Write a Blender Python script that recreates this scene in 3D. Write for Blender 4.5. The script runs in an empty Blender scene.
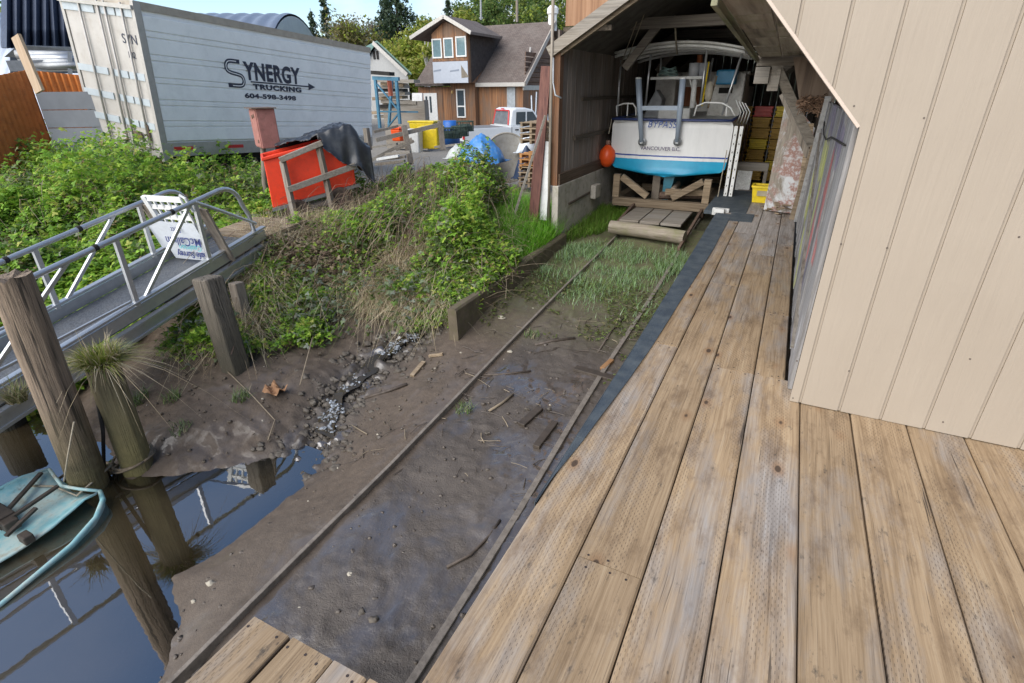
import bpy, math, random
import numpy as np
from mathutils import Vector, Matrix, noise as mnoise
random.seed(7); rng = np.random.default_rng(11)
S = bpy.context.scene; COL = S.collection
R_ = math.radians

# ------------------------------------------------------------------ camera
PX, PY = 512.0, 341.5
V1 = np.array([804-PX, 87-PY]); V2 = np.array([521-PX, 1445-PY])
FOC = math.sqrt(-(V1@V2))
nrm = lambda v: v/np.linalg.norm(v)
cY = nrm(np.array([V1[0], V1[1], FOC])); cD = nrm(np.array([V2[0], V2[1], FOC])); cZ = -cD; cX = np.cross(cY, cZ)
ROT = np.stack([cX, cY, cZ]); EYE = np.array([0, 0, 1.7])
def ray(px, py): return ROT@nrm(np.array([px-PX, py-PY, FOC]))
def at(px, py, x=None, y=None, z=None):
    d = ray(px, py)
    t = (z-EYE[2])/d[2] if z is not None else (y/d[1] if y is not None else x/d[0])
    return Vector(EYE+d*t)
def at_depth(px, py, dep):
    v = np.array([(px-PX)/FOC, (py-PY)/FOC, 1.0])*dep
    return Vector(EYE+ROT@v)
cam = bpy.data.cameras.new('camera'); camo = bpy.data.objects.new('camera', cam); COL.objects.link(camo)
cam.sensor_width = 36; cam.lens = FOC/1024*36; cam.clip_end = 2000; cam.clip_start = .05
Mc = Matrix.Identity(4)
for i in range(3):
    Mc[i][0] = ROT[i][0]; Mc[i][1] = -ROT[i][1]; Mc[i][2] = -ROT[i][2]; Mc[i][3] = EYE[i]
camo.matrix_world = Mc
S.camera = camo

# ------------------------------------------------------------------ object helpers
def tag(o, label=None, cat=None, group=None, kind=None):
    if label: o['label'] = label
    if cat: o['category'] = cat
    if group: o['group'] = group
    if kind: o['kind'] = kind
    return o
WLOC = {}
def thing(name, label, cat, loc=(0,0,0), group=None, rotz=0):
    o = bpy.data.objects.new(name, None); COL.objects.link(o); o.empty_display_size = .1
    o.location = loc; o.rotation_euler = (0,0,rotz)
    tag(o, label, cat, group); WLOC[o] = Vector(loc) if not rotz else Vector((0,0,0))
    return o
class MB:
    """collects shapes, links them as ONE mesh object"""
    def __init__(s): s.v=[]; s.f=[]; s.m=[]; s.r=[]
    def add(s, vs, fs, mi=0, rnd=None):
        b=len(s.v); s.v += [tuple(v) for v in vs]; rnd = random.random() if rnd is None else rnd
        for f in fs: s.f.append(tuple(b+i for i in f)); s.m.append(mi); s.r.append(rnd)
        return s
    def hexa(s, p, mi=0, rnd=None):   # 8 points: bottom 4 ccw, top 4 ccw
        return s.add(p, [(3,2,1,0),(4,5,6,7),(0,1,5,4),(1,2,6,5),(2,3,7,6),(3,0,4,7)], mi, rnd)
    def box(s, x0,x1,y0,y1,z0,z1, mi=0, rnd=None):
        return s.hexa([(x0,y0,z0),(x1,y0,z0),(x1,y1,z0),(x0,y1,z0),(x0,y0,z1),(x1,y0,z1),(x1,y1,z1),(x0,y1,z1)], mi, rnd)
    def beam(s, a, b, w, h, up=(0,0,1), mi=0, rnd=None):
        a=Vector(a); b=Vector(b); d=(b-a).normalized(); up=Vector(up)
        if abs(d.dot(up))>.98: up=Vector((0,1,0))
        x=d.cross(up).normalized(); u=x.cross(d).normalized(); x=x*w/2; u=u*h/2
        return s.hexa([a-x-u,a+x-u,b+x-u,b-x-u,a-x+u,a+x+u,b+x+u,b-x+u], mi, rnd)
    def tube(s, pts, r, n=8, mi=0, cap=True, rnd=None):
        pts=[Vector(p) for p in pts]; k=len(pts); rs=r if isinstance(r,(list,tuple)) else [r]*k
        vs=[]; fs=[]; ref=None
        for i,p in enumerate(pts):
            d=(pts[min(i+1,k-1)]-pts[max(i-1,0)]).normalized()
            if ref is None: ref=Vector((0,0,1)) if abs(d.z)<.9 else Vector((1,0,0))
            x=d.cross(ref).normalized(); u=x.cross(d).normalized(); ref=u
            for j in range(n):
                a=2*math.pi*j/n; vs.append(p+x*math.cos(a)*rs[i]+u*math.sin(a)*rs[i])
        for i in range(k-1):
            for j in range(n):
                q=(j+1)%n; fs.append((i*n+j,i*n+q,(i+1)*n+q,(i+1)*n+j))
        if cap: fs.append(tuple(range(n-1,-1,-1))); fs.append(tuple((k-1)*n+j for j in range(n)))
        return s.add(vs, fs, mi, rnd)
    def prism(s, poly, ext, mi=0, rnd=None):
        n=len(poly); e=Vector(ext); a=[Vector(p) for p in poly]; vs=a+[p+e for p in a]
        fs=[tuple(range(n-1,-1,-1)), tuple(range(n,2*n))]+[(i,(i+1)%n,n+(i+1)%n,n+i) for i in range(n)]
        return s.add(vs, fs, mi, rnd)
    def lathe(s, c, prof, n=16, axis=(0,0,1), mi=0, rnd=None):   # prof: (radius, height along axis)
        c=Vector(c); ax=Vector(axis).normalized(); x=ax.orthogonal().normalized(); y=ax.cross(x)
        vs=[]; fs=[]; k=len(prof)
        for r,h in prof:
            for j in range(n):
                a=2*math.pi*j/n; vs.append(c+ax*h+x*math.cos(a)*r+y*math.sin(a)*r)
        for i in range(k-1):
            for j in range(n):
                q=(j+1)%n; fs.append((i*n+j,i*n+q,(i+1)*n+q,(i+1)*n+j))
        fs.append(tuple(range(n-1,-1,-1))); fs.append(tuple((k-1)*n+j for j in range(n)))
        return s.add(vs, fs, mi, rnd)
    def grid(s, P, mi=0, rnd=None):   # P: rows of points
        n=len(P); k=len(P[0]); vs=[p for r in P for p in r]
        return s.add(vs, [(i*k+j,i*k+j+1,(i+1)*k+j+1,(i+1)*k+j) for i in range(n-1) for j in range(k-1)], mi, rnd)
    def build(s, name, mats, parent=None, smooth=False, bevel=0, world=True, solid=0, auto=None):
        if not isinstance(mats,(list,tuple)): mats=[mats]
        off=WLOC.get(parent, Vector((0,0,0))) if (parent and world) else Vector((0,0,0))
        me=bpy.data.meshes.new(name); me.from_pydata([tuple(Vector(v)-off) for v in s.v], [], s.f)
        for m in mats: me.materials.append(m)
        me.polygons.foreach_set('material_index', s.m)
        if smooth: me.polygons.foreach_set('use_smooth', [True]*len(s.f))
        at_=me.attributes.new('rnd','FLOAT','FACE'); at_.data.foreach_set('value', s.r)
        me.update()
        o=bpy.data.objects.new(name, me); COL.objects.link(o)
        if parent: o.parent=parent; WLOC[o]=off
        if solid: md=o.modifiers.new('thick','SOLIDIFY'); md.thickness=solid; md.offset=0
        if bevel: md=o.modifiers.new('bevel','BEVEL'); md.width=bevel; md.segments=2; md.limit_method='ANGLE'
        if auto:
            me.polygons.foreach_set('use_smooth',[True]*len(s.f)); md=o.modifiers.new('es','EDGE_SPLIT'); md.split_angle=R_(auto)
        return o
def text(name, body, origin, xdir, ydir, size, mat, parent, sx=1.0, bold=0.0, push=.004, extr=.001, align='LEFT', spacing=1.0, shear=0, width=None):
    cu=bpy.data.curves.new('t','FONT'); cu.body=body; cu.size=size; cu.offset=bold; cu.extrude=extr; cu.align_x=align
    cu.space_character=spacing; cu.shear=shear
    ob=bpy.data.objects.new('t',cu); COL.objects.link(ob)
    dg=bpy.context.evaluated_depsgraph_get(); me=bpy.data.meshes.new_from_object(ob.evaluated_get(dg))
    bpy.data.objects.remove(ob); bpy.data.curves.remove(cu); me.name=name
    if width: xs_=[v.co.x for v in me.vertices]; sx=width/(max(xs_)-min(xs_))
    X=Vector(xdir).normalized(); Y=Vector(ydir).normalized(); Z=X.cross(Y).normalized()
    off=WLOC.get(parent, Vector((0,0,0))) if parent else Vector((0,0,0)); O=Vector(origin)-off
    for v in me.vertices: c=v.co.copy(); v.co=O+X*c.x*sx+Y*c.y+Z*(c.z+push)
    me.materials.clear(); me.materials.append(mat)
    o=bpy.data.objects.new(name,me); COL.objects.link(o)
    if parent: o.parent=parent; WLOC[o]=off
    return o

# ------------------------------------------------------------------ material helpers
class NT:
    def __init__(s, name):
        s.m=bpy.data.materials.new(name); s.m.use_nodes=True; s.n=s.m.node_tree.nodes; s.l=s.m.node_tree.links
        s.b=s.n['Principled BSDF']; s.tc=s.n.new('ShaderNodeTexCoord'); s.P=s.tc.outputs['Object']
    def link(s,a,b): s.l.new(a,b)
    def put(s,inp,v):
        if hasattr(v,'is_output'): s.l.new(v,inp)
        elif isinstance(v,(tuple,list)): inp.default_value=(*v,1) if len(v)==3 and inp.type=='RGBA' else v
        else: inp.default_value=v
    def mapv(s, scale=(1,1,1), loc=(0,0,0), rot=(0,0,0), src=None):
        n=s.n.new('ShaderNodeMapping'); n.inputs['Scale'].default_value=scale; n.inputs['Location'].default_value=loc; n.inputs['Rotation'].default_value=rot
        s.l.new(src or s.P, n.inputs['Vector']); return n.outputs[0]
    def noise(s, vec=None, scale=5, detail=4, rough=.6, dist=0):
        n=s.n.new('ShaderNodeTexNoise'); n.inputs['Scale'].default_value=scale; n.inputs['Detail'].default_value=detail
        n.inputs['Roughness'].default_value=rough; n.inputs['Distortion'].default_value=dist
        s.l.new(vec or s.P, n.inputs['Vector']); return n.outputs['Fac']
    def voro(s, vec=None, scale=5, out='Distance', feat='F1', rnd=1):
        n=s.n.new('ShaderNodeTexVoronoi'); n.feature=feat; n.inputs['Scale'].default_value=scale; n.inputs['Randomness'].default_value=rnd
        s.l.new(vec or s.P, n.inputs['Vector']); return n.outputs[out]
    def ramp(s, fac, stops, interp='LINEAR'):
        n=s.n.new('ShaderNodeValToRGB'); e=n.color_ramp.elements; n.color_ramp.interpolation=interp
        while len(e)<len(stops): e.new(.5)
        for i,(p,c) in enumerate(stops):
            e[i].position=p; e[i].color=(c,c,c,1) if isinstance(c,(int,float)) else (*c,1)
        s.l.new(fac,n.inputs[0]); return n.outputs[0]
    def mix(s, f, a, b, mode='MIX'):
        n=s.n.new('ShaderNodeMix'); n.data_type='RGBA'; n.blend_type=mode
        s.put(n.inputs[0],f); s.put(n.inputs[6],a); s.put(n.inputs[7],b); return n.outputs[2]
    def math(s, op, a, b=0.0, c=0.0):
        n=s.n.new('ShaderNodeMath'); n.operation=op; s.put(n.inputs[0],a); s.put(n.inputs[1],b)
        if op in('MULTIPLY_ADD','SMOOTH_MIN'): s.put(n.inputs[2],c)
        return n.outputs[0]
    def attr(s, name, out='Fac'):
        n=s.n.new('ShaderNodeAttribute'); n.attribute_name=name; return n.outputs[out]
    def sep(s, vec=None):
        n=s.n.new('ShaderNodeSeparateXYZ'); s.l.new(vec or s.P,n.inputs[0]); return n.outputs
    def comb(s,x,y,z):
        n=s.n.new('ShaderNodeCombineXYZ'); s.put(n.inputs[0],x); s.put(n.inputs[1],y); s.put(n.inputs[2],z); return n.outputs[0]
    def bump(s, h, strength=.3, dist=.01, nrm_=None):
        n=s.n.new('ShaderNodeBump'); n.inputs['Strength'].default_value=strength; n.inputs['Distance'].default_value=dist
        s.l.new(h,n.inputs['Height'])
        if nrm_: s.l.new(nrm_,n.inputs['Normal'])
        s.l.new(n.outputs[0],s.b.inputs['Normal']); return n.outputs[0]
    def done(s, color=None, rough=None, metal=None, **kw):
        if color is not None: s.put(s.b.inputs['Base Color'],color)
        if rough is not None: s.put(s.b.inputs['Roughness'],rough)
        if metal is not None: s.put(s.b.inputs['Metallic'],metal)
        for k,v in kw.items(): s.put(s.b.inputs[k.replace('_',' ')],v)
        return s.m
def plain(name, c, rough=.6, var=.25, metal=0, scale=6, dirt=None, dirt_amt=.5, bump=.1, bscale=None):
    t=NT(name); n1=t.noise(scale=scale,detail=6,rough=.65)
    lo=tuple(x*(1-var) for x in c); hi=tuple(min(1,x*(1+var*.6)) for x in c)
    col=t.ramp(n1,[(.3,lo),(.7,hi)])
    if dirt is not None:
        n2=t.noise(scale=scale*2.7,detail=8,rough=.7); f=t.ramp(n2,[(.48,0.0),(.72,dirt_amt)])
        col=t.mix(f,col,dirt)
    if bump: t.bump(t.noise(scale=bscale or scale*8,detail=4),bump,.004)
    r=t.ramp(n1,[(.3,min(1,rough*1.15)),(.7,rough*.85)])
    return t.done(col,r,metal)
def wood(name, c1, c2, dark, axis='y', grain=50, rough=.8, board=0, grey=None, grey_amt=.5, bump=.35, moss=None):
    """weathered timber: grain runs along axis; 'rnd' face attribute offsets every board"""
    t=NT(name); rnd=t.attr('rnd')
    o=t.math('MULTIPLY',rnd,41.0); off=t.comb(o,t.math('MULTIPLY',rnd,23.0),o)
    a=t.n.new('ShaderNodeVectorMath'); a.operation='ADD'; t.l.new(t.P,a.inputs[0]); t.l.new(off,a.inputs[1]); V=a.outputs[0]
    sc={'x':(.035,1,1),'y':(1,.035,1),'z':(1,1,.035)}[axis]
    sl={'x':(.25,1,1),'y':(1,.25,1),'z':(1,1,.25)}[axis]
    g=t.noise(t.mapv(sc,src=V),grain,5,.65,.3); big=t.noise(t.mapv(sl,src=V),3.2,4,.6)
    col=t.ramp(g,[(.3,dark),(.45,c1),(.7,c2)])
    if grey: col=t.mix(t.ramp(big,[(.42,0.0),(.62,grey_amt)]),col,t.mix(g,tuple(x*.65 for x in grey),grey))
    if moss: col=t.mix(t.ramp(t.noise(V,2.3,6,.7),[(.5,0.0),(.68,.75)]),col,moss)
    tone=t.ramp(rnd,[(0,.72),(1,1.12)]); col=t.mix(1.0,col,tone,'MULTIPLY')
    t.bump(g,bump,.006)
    return t.done(col,rough)

def vnoise(x, y, s, seed=0):
    """smooth value noise on arrays, -1..1"""
    x=np.asarray(x,float)*s+seed*17.3; y=np.asarray(y,float)*s+seed*9.1
    xi=np.floor(x); yi=np.floor(y); fx=x-xi; fy=y-yi
    h=lambda a,b: np.modf(np.abs(np.sin(a*127.1+b*311.7+seed*74.7)*43758.5453))[0]
    u=fx*fx*(3-2*fx); v=fy*fy*(3-2*fy)
    return ((h(xi,yi)*(1-u)+h(xi+1,yi)*u)*(1-v)+(h(xi,yi+1)*(1-u)+h(xi+1,yi+1)*u)*v)*2-1
def fbm(x,y,s,oct=4,seed=0,g=.5):
    r=0; a=1
    for k in range(oct): r=r+a*vnoise(x,y,s*2**k,seed+k); a*=g
    return r
# ------------------------------------------------------------------ terrain
zr = lambda y: -1.1+.07*y          # rail level on the slipway
CP = []
for y in (-4,-2,0,1,2,3,4,5,6,7,8,9,10,12,16):
    for x in (-2.4,-1.2,.2): CP.append((x,y,zr(min(y,11))-.04-(0.02 if x<-2 else 0)))
for y in (5,6,7,8,9,11,16): CP.append((-2.98,y,zr(min(y,11))-.05))
CP += [(-2.85,4.4,-.86),(-2.85,3.6,-.95),(-2.8,2.8,-1.06),(-2.75,2.1,-1.15),(-2.95,1.7,-1.22),(-2.75,1.4,-1.17),(-3.02,1.4,-1.25),(-3.14,1.68,-1.3),(-3.25,1.25,-1.3),(-2.85,1.05,-1.295),(-2.62,.8,-1.29),(-2.6,.4,-1.32),(-2.7,-.5,-1.4),
  (-3.15,2.1,-1.3),(-3.45,1.5,-1.45),(-3.3,.8,-1.46),(-3.3,0,-1.6),(-3.0,2.7,-1.2),(-3.1,3.6,-1.07),(-3.2,4.2,-.97),
  (-3.6,4.6,-.98),(-3.75,4.0,-1.1),(-3.7,3.4,-1.2),(-3.45,2.8,-1.34),(-3.5,2.2,-1.42),(-4,1.5,-1.55),(-5,.5,-1.75),(-7,0,-1.8),(-10,-2,-1.9),(-4,-3,-1.9),
  (-4.15,1.95,-1.315),(-4.6,1.7,-1.32),(-4.2,2.22,-1.22),(-4.5,2.3,-1.09),(-4.5,2.65,-1.04),(-3.95,2.6,-1.15),(-3.75,2.75,-1.24),(-5.2,2.3,-1.12),(-4.1,3.3,-1.0),(-4.6,3.1,-.98),(-5.2,2.9,-1.0),(-5.7,2.4,-1.1),(-5.3,1.75,-1.36),(-6.2,1.6,-1.45),
  (-5.2,3.6,-.9),(-5.0,4.2,-.84),(-4.3,4.2,-.93),(-3.9,4.8,-.8),(-3.5,5.1,-.72),(-4.4,5.0,-.66),(-5.3,4.4,-.45),(-5.9,3.6,-.62),(-6.3,3.0,-.95),(-6.6,2.2,-1.35),
  (-3.45,5.6,-.5),(-3.45,7,-.4),(-3.6,8,-.3),(-3.5,6.3,-.44),(-4.2,6,-.3),(-4.2,7.4,-.22),(-5,6,-.3),(-5.6,5,-.2),(-5.75,4.6,-.12),(-6.3,4.6,-.16),(-6.9,5.1,-.15),(-6.6,6,-.25),(-5.5,7.5,-.2),(-7.5,6.6,-.2),(-7.6,5.6,-.35),
  (-7.4,4.0,-.7),(-7.6,3,-1.0),(-8.0,5,-.45),(-8.8,3.6,-.6),(-8.3,2,-1.25),(-9.5,2,-1.0),(-10,3.2,-.6),(-11,2.4,-.8),(-12,4,-.3),(-9,6,-.35),(-10,5,-.35),
  (-8.5,8.5,-.35),(-12,7.5,-.6),(-12,12,-.7),(-8,12,-.5),(-5,10,-.35),(-5,14,-.6),(-16,6,-.4),(-16,2,-.6),(-20,8,-.5),(-20,14,-.6),(-10,18,-.75),(-14,25,-.6),(-20,34,-.5),(-14,34,-.5),(-30,25,-.5),(-30,50,-.5),(-10,50,-.5),(-50,30,-.5),
  (-20,-3,-1.8),(-40,0,-1.5),(3,6,-.9),(6,2,-1.2),(6,12,-.5),(4,-3,-1.6),(10,30,-.5)]
CP = np.array(CP)
def _fit():
    n=len(CP); D=np.linalg.norm(CP[:,None,:2]-CP[None,:,:2],axis=2)+np.eye(n)*1e-3
    A=np.zeros((n+1,n+1)); A[:n,:n]=D; A[:n,n]=1; A[n,:n]=1
    return np.linalg.solve(A,np.append(CP[:,2],0))
CW = _fit()
def ground(x,y):
    x=np.asarray(x,float); y=np.asarray(y,float); sh=x.shape; x=x.ravel(); y=y.ravel(); out=np.empty(len(x))
    for i in range(0,len(x),20000):
        d=np.hypot(x[i:i+20000,None]-CP[None,:,0], y[i:i+20000,None]-CP[None,:,1]); out[i:i+20000]=d@CW[:-1]+CW[-1]
    far=np.clip((np.hypot(x+8,y-10)-30)/40,0,1); out=out*(1-far)+(-.5)*far
    # deeper channel towards the river behind and left of the camera
    riv=np.clip((-3-y)/6,0,1); out=out*(1-riv)+(-2.0)*riv
    return out.reshape(sh)
def gz(x,y): return float(ground(np.array([x]),np.array([y]))[0])
def smooth01(a,b,v): t=np.clip((v-a)/(b-a),0,1); return t*t*(3-2*t)

def axis_pts(segs):
    out=[]
    for a,b,st in segs:
        out += list(np.arange(a,b,st))
    out.append(segs[-1][1]); return np.array(out)
gx=axis_pts([(-400,-60,30),(-60,-24,3),(-24,-12,.5),(-12,-6.5,.12),(-6.5,-3.3,.032),(-3.3,-.3,.022),(-.3,2,.25),(2,12,2),(12,60,8),(60,400,40)])
gy=axis_pts([(-300,-20,30),(-20,-4,2),(-4,-.2,.25),(-.2,5.5,.024),(5.5,9.5,.05),(9.5,14,.25),(14,60,2),(60,400,25)])
GX,GY=np.meshgrid(gx,gy); Z=ground(GX,GY)
fine=(smooth01(-9,-6,GX)*(1-smooth01(9,12,GY)))
# trodden, washed mud: lumps, footprints, runnels
mudm=smooth01(-6,-4.5,GX)*(1-smooth01(5.5,7.5,GY))*(1-smooth01(-.6,-.3,GX))
lump=fbm(GX,GY,1.1,3,3)*.022+fbm(GX,GY,5,3,5)*.008+fbm(GX,GY,19,2,9)*.007
between=smooth01(-2.35,-2.2,GX)
lump=lump*.45+between*(np.clip(fbm(GX,GY,7,4,21,.65)-.35,0,1)*.014+np.clip(fbm(GX,GY,24,2,27)-.2,0,1)*.012)
left=smooth01(-3.4,-3.8,GX)
lump=lump+left*(np.clip(fbm(GX,GY,4,5,31,.62),-1,1)*.024-.03*np.clip(.12-np.abs(fbm(GX,GY,2.3,3,35)),0,1)*4)
Z=Z+mudm*lump+(1-mudm)*fine*fbm(GX,GY,2.2,4,8)*.04
# stony creek bed
cx=np.interp(GY,[1.8,2.2,2.8,3.4,4.0,4.6,5.2],[-3.5,-3.5,-3.45,-3.7,-3.75,-3.6,-3.4])
cr=np.exp(-((GX-cx)/.28)**2)*smooth01(1.9,2.4,GY)*(1-smooth01(4.9,5.2,GY))
Z=Z+cr*(np.abs(fbm(GX,GY,7,3,41))*.09-.03)
# erosion lip of the mud hump over the pool
lipd=np.exp(-((GY-(2.02+.10*np.sin(GX*5)+.22*(GX+4.2)*-.35))/.07)**2)*smooth01(-5.2,-4.7,GX)*(1-smooth01(-3.85,-3.6,GX))
Z=Z+lipd*.010
nx,ny=len(gx),len(gy)
idx=np.arange(nx*ny).reshape(ny,nx)
F=np.stack([idx[:-1,:-1],idx[:-1,1:],idx[1:,1:],idx[1:,:-1]],-1).reshape(-1,4)
def np_mesh(name, V, F, mats, cols=None, smooth=False):
    me=bpy.data.meshes.new(name); V=np.asarray(V,np.float32); F=np.asarray(F,np.int32); k=F.shape[1]
    me.vertices.add(len(V)); me.vertices.foreach_set('co',V.ravel()); me.loops.add(F.size); me.loops.foreach_set('vertex_index',F.ravel())
    me.polygons.add(len(F)); me.polygons.foreach_set('loop_start',np.arange(0,F.size,k,dtype=np.int32))
    if smooth: me.polygons.foreach_set('use_smooth',np.ones(len(F),bool))
    if cols is not None:
        a=me.color_attributes.new('col','FLOAT_COLOR','POINT'); c=np.ones((len(V),4),np.float32); c[:,:3]=cols; a.data.foreach_set('color',c.ravel())
    for m in (mats if isinstance(mats,(list,tuple)) else [mats]): me.materials.append(m)
    me.update(calc_edges=True); me.validate()
    o=bpy.data.objects.new(name,me); COL.objects.link(o); return o
# what the ground is made of: r wet mud, g moss and weed, b dry yard gravel
wet=mudm*np.clip(cr*1.0+.28+.65*between*(1-smooth01(4.3,6.0,GY))+.25*smooth01(2.4,1.4,GY)*smooth01(-3.4,-2.8,GX),0,1)
moss=smooth01(4.2,6.5,GY+.5*fbm(GX,GY,1.5,3,12))*smooth01(-3.2,-2.9,GX)*(1-smooth01(-.3,0,GX))
yard=np.clip(smooth01(9,13,GY)+smooth01(-9,-11,GX),0,1)
def ground_mat():
    t=NT('ground_soil'); c=t.n.new('ShaderNodeVertexColor'); c.layer_name='col'; r,g,b=t.sep(c.outputs[0])[:3]
    n1=t.noise(scale=1.6,detail=8,rough=.65); n2=t.noise(scale=14,detail=6,rough=.7); n3=t.noise(scale=70,detail=3,rough=.6)
    dry=t.ramp(n2,[(.25,(.062,.043,.028)),(.5,(.10,.07,.047)),(.75,(.15,.11,.077))])
    mud=t.ramp(n1,[(.3,(.056,.045,.036)),(.5,(.082,.066,.053)),(.72,(.112,.092,.075))])
    mud=t.mix(t.ramp(n2,[(.55,0.0),(.75,.5)]),mud,(.045,.038,.03))
    col=t.mix(r,dry,mud)
    ms=t.math('MULTIPLY',g,t.ramp(n2,[(.35,0.15),(.55,1.0)])); col=t.mix(ms,col,t.ramp(n3,[(.3,(.055,.065,.022)),(.7,(.12,.125,.05))]))
    col=t.mix(b,col,t.ramp(n2,[(.3,(.16,.145,.125)),(.7,(.28,.26,.23))]))
    col=t.mix(t.ramp(t.voro(scale=45),[(.02,.8),(.09,0.0)]),col,(.24,.21,.17))
    puddle=t.ramp(t.noise(t.mapv((1,.75,1)),1.9,5,.6,.4),[(.42,.62),(.52,.38),(.60,.16)])
    rough=t.mix(r,(.95,.95,.95),puddle)
    h=t.math('ADD',t.math('MULTIPLY',n2,.6),t.math('MULTIPLY',n3,.35))
    n4=t.noise(scale=170,detail=3,rough=.6); h=t.math('ADD',h,t.math('MULTIPLY',n4,.25))
    t.bump(t.math('MULTIPLY',h,t.math('MULTIPLY_ADD',puddle,1.25,.05)),.75,.022)
    t.done(col,rough)
    gl=t.ramp(puddle,[(.16,1.0),(.5,0.0)]); t.put(t.b.inputs['Coat Weight'],t.math('MULTIPLY',gl,r)); t.b.inputs['Coat Roughness'].default_value=.13; t.b.inputs['Coat IOR'].default_value=2.0; t.b.inputs['Specular IOR Level'].default_value=.6
    return t.m
M_ground=ground_mat()
g=np_mesh('ground',np.stack([GX,GY,Z],-1).reshape(-1,3),F,M_ground,np.stack([wet,moss,yard],-1).reshape(-1,3),True); g['kind']='structure'

# ------------------------------------------------------------------ water
WZ=-1.3
def murky_mat():
    t=NT('murky_pool'); n=t.noise(t.mapv((1,1.6,1)),2.2,3,.5); n2=t.noise(scale=11,detail=3); bn=t.bump(t.math('ADD',n,t.math('MULTIPLY',n2,.12)),.06,.02)
    dp=t.attr('depth'); c=t.ramp(t.noise(scale=.9,detail=5),[(.3,(.045,.034,.018)),(.7,(.09,.068,.038))])
    t.done(c,.5); t.b.inputs['Specular IOR Level'].default_value=0
    tr=t.n.new('ShaderNodeBsdfTransparent'); tr.inputs[0].default_value=(.62,.52,.36,1)
    m1=t.n.new('ShaderNodeMixShader'); t.l.new(t.ramp(dp,[(0,0.05),(.16,.75),(.4,.93)]),m1.inputs[0]); t.l.new(tr.outputs[0],m1.inputs[1]); t.l.new(t.b.outputs[0],m1.inputs[2])
    gl=t.n.new('ShaderNodeBsdfGlossy'); gl.inputs['Roughness'].default_value=.02; t.l.new(bn,gl.inputs['Normal'])
    fr=t.n.new('ShaderNodeFresnel'); fr.inputs[0].default_value=4.2; t.l.new(bn,fr.inputs['Normal'])
    m2=t.n.new('ShaderNodeMixShader'); t.l.new(fr.outputs[0],m2.inputs[0]); t.l.new(m1.outputs[0],m2.inputs[1]); t.l.new(gl.outputs[0],m2.inputs[2])
    out=[q for q in t.n if q.type=='OUTPUT_MATERIAL'][0]; t.l.new(m2.outputs[0],out.inputs[0]); return t.m
def water_mat(ior):
    t=NT('murky_water'); n=t.noise(t.mapv((1,1.6,1)),2.2,3,.5); t.bump(n,.05,.02)
    c=t.ramp(t.noise(scale=.8,detail=4),[(.3,(.030,.024,.014)),(.7,(.055,.043,.026))])
    t.done(c,.02); t.b.inputs['IOR'].default_value=ior
    return t.m
M_water=water_mat(3.4); M_creek=water_mat(1.5)
wx=axis_pts([(-60,-9,6),(-9,-2.2,.06)]); wy=axis_pts([(-60,-2,6),(-2,2.75,.06)]); WX,WY=np.meshgrid(wx,wy)
i_=np.arange(WX.size).reshape(WX.shape); w=np_mesh('water',np.stack([WX,WY,np.full_like(WX,WZ)],-1).reshape(-1,3),np.stack([i_[:-1,:-1],i_[:-1,1:],i_[1:,1:],i_[1:,:-1]],-1).reshape(-1,4),murky_mat(),None,True); w['kind']='structure'
da=w.data.attributes.new('depth','FLOAT','POINT'); da.data.foreach_set('value',np.clip(WZ-ground(WX,WY),0,2).ravel().astype(np.float32))
# creek running down to the pool, white where it falls over the stones
def creek():
    ys=np.arange(2.9,5.0,.025); P=[]; 
    for y in ys:
        xc=float(np.interp(y,[2.2,2.8,3.4,4.0,4.6,5.2],[-3.5,-3.45,-3.7,-3.75,-3.6,-3.4]))
        z=float(np.interp(y,[2.5,2.75,3.0,3.25,3.5,3.9,4.1,4.5,5],[-1.295,-1.27,-1.24,-1.16,-1.12,-1.08,-1.02,-.94,-.9]))
        wd=.085+.03*math.sin(y*7)
        P.append([(xc+u*wd+.02*math.sin(y*19+u*3),y,z+.012*mnoise.noise(Vector((xc+u*wd*9,y*9,0)))) for u in np.linspace(-1,1,9)])
    o=MB().grid(P).build('creek_water',M_creek,smooth=True); o['kind']='structure'
creek()
def foam_mat():
    t=NT('white_water'); n=t.noise(t.mapv((1,.4,1)),38,5,.7)
    t.bump(n,.1,.01); return t.done(t.ramp(n,[(.44,(.09,.085,.075)),(.56,(.28,.31,.35)),(.74,(.66,.71,.78))]),.45)
M_foam=foam_mat()
def foam(y0,y1,wd,z0,z1,seed,name='rapids'):
    P=[]; n=26
    for i in range(n):
        u=i/(n-1); y=y0+(y1-y0)*u; xc=float(np.interp(y,[2.2,2.8,3.4,4.0,4.6,5.2],[-3.5,-3.45,-3.7,-3.75,-3.6,-3.4]))
        ww=wd*(.35+.65*math.sin(math.pi*min(1,u*.8+.15)))
        P.append([(xc+v*ww+.03*mnoise.noise(Vector((seed,y*14,v*2))),y,z0+(z1-z0)*u+.012*mnoise.noise(Vector((v*3+seed,y*22,1)))+.012*(1-v*v)) for v in np.linspace(-1,1,11)])
    o=MB().grid(P).build(name,M_foam,smooth=True); o['kind']='structure'
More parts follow.
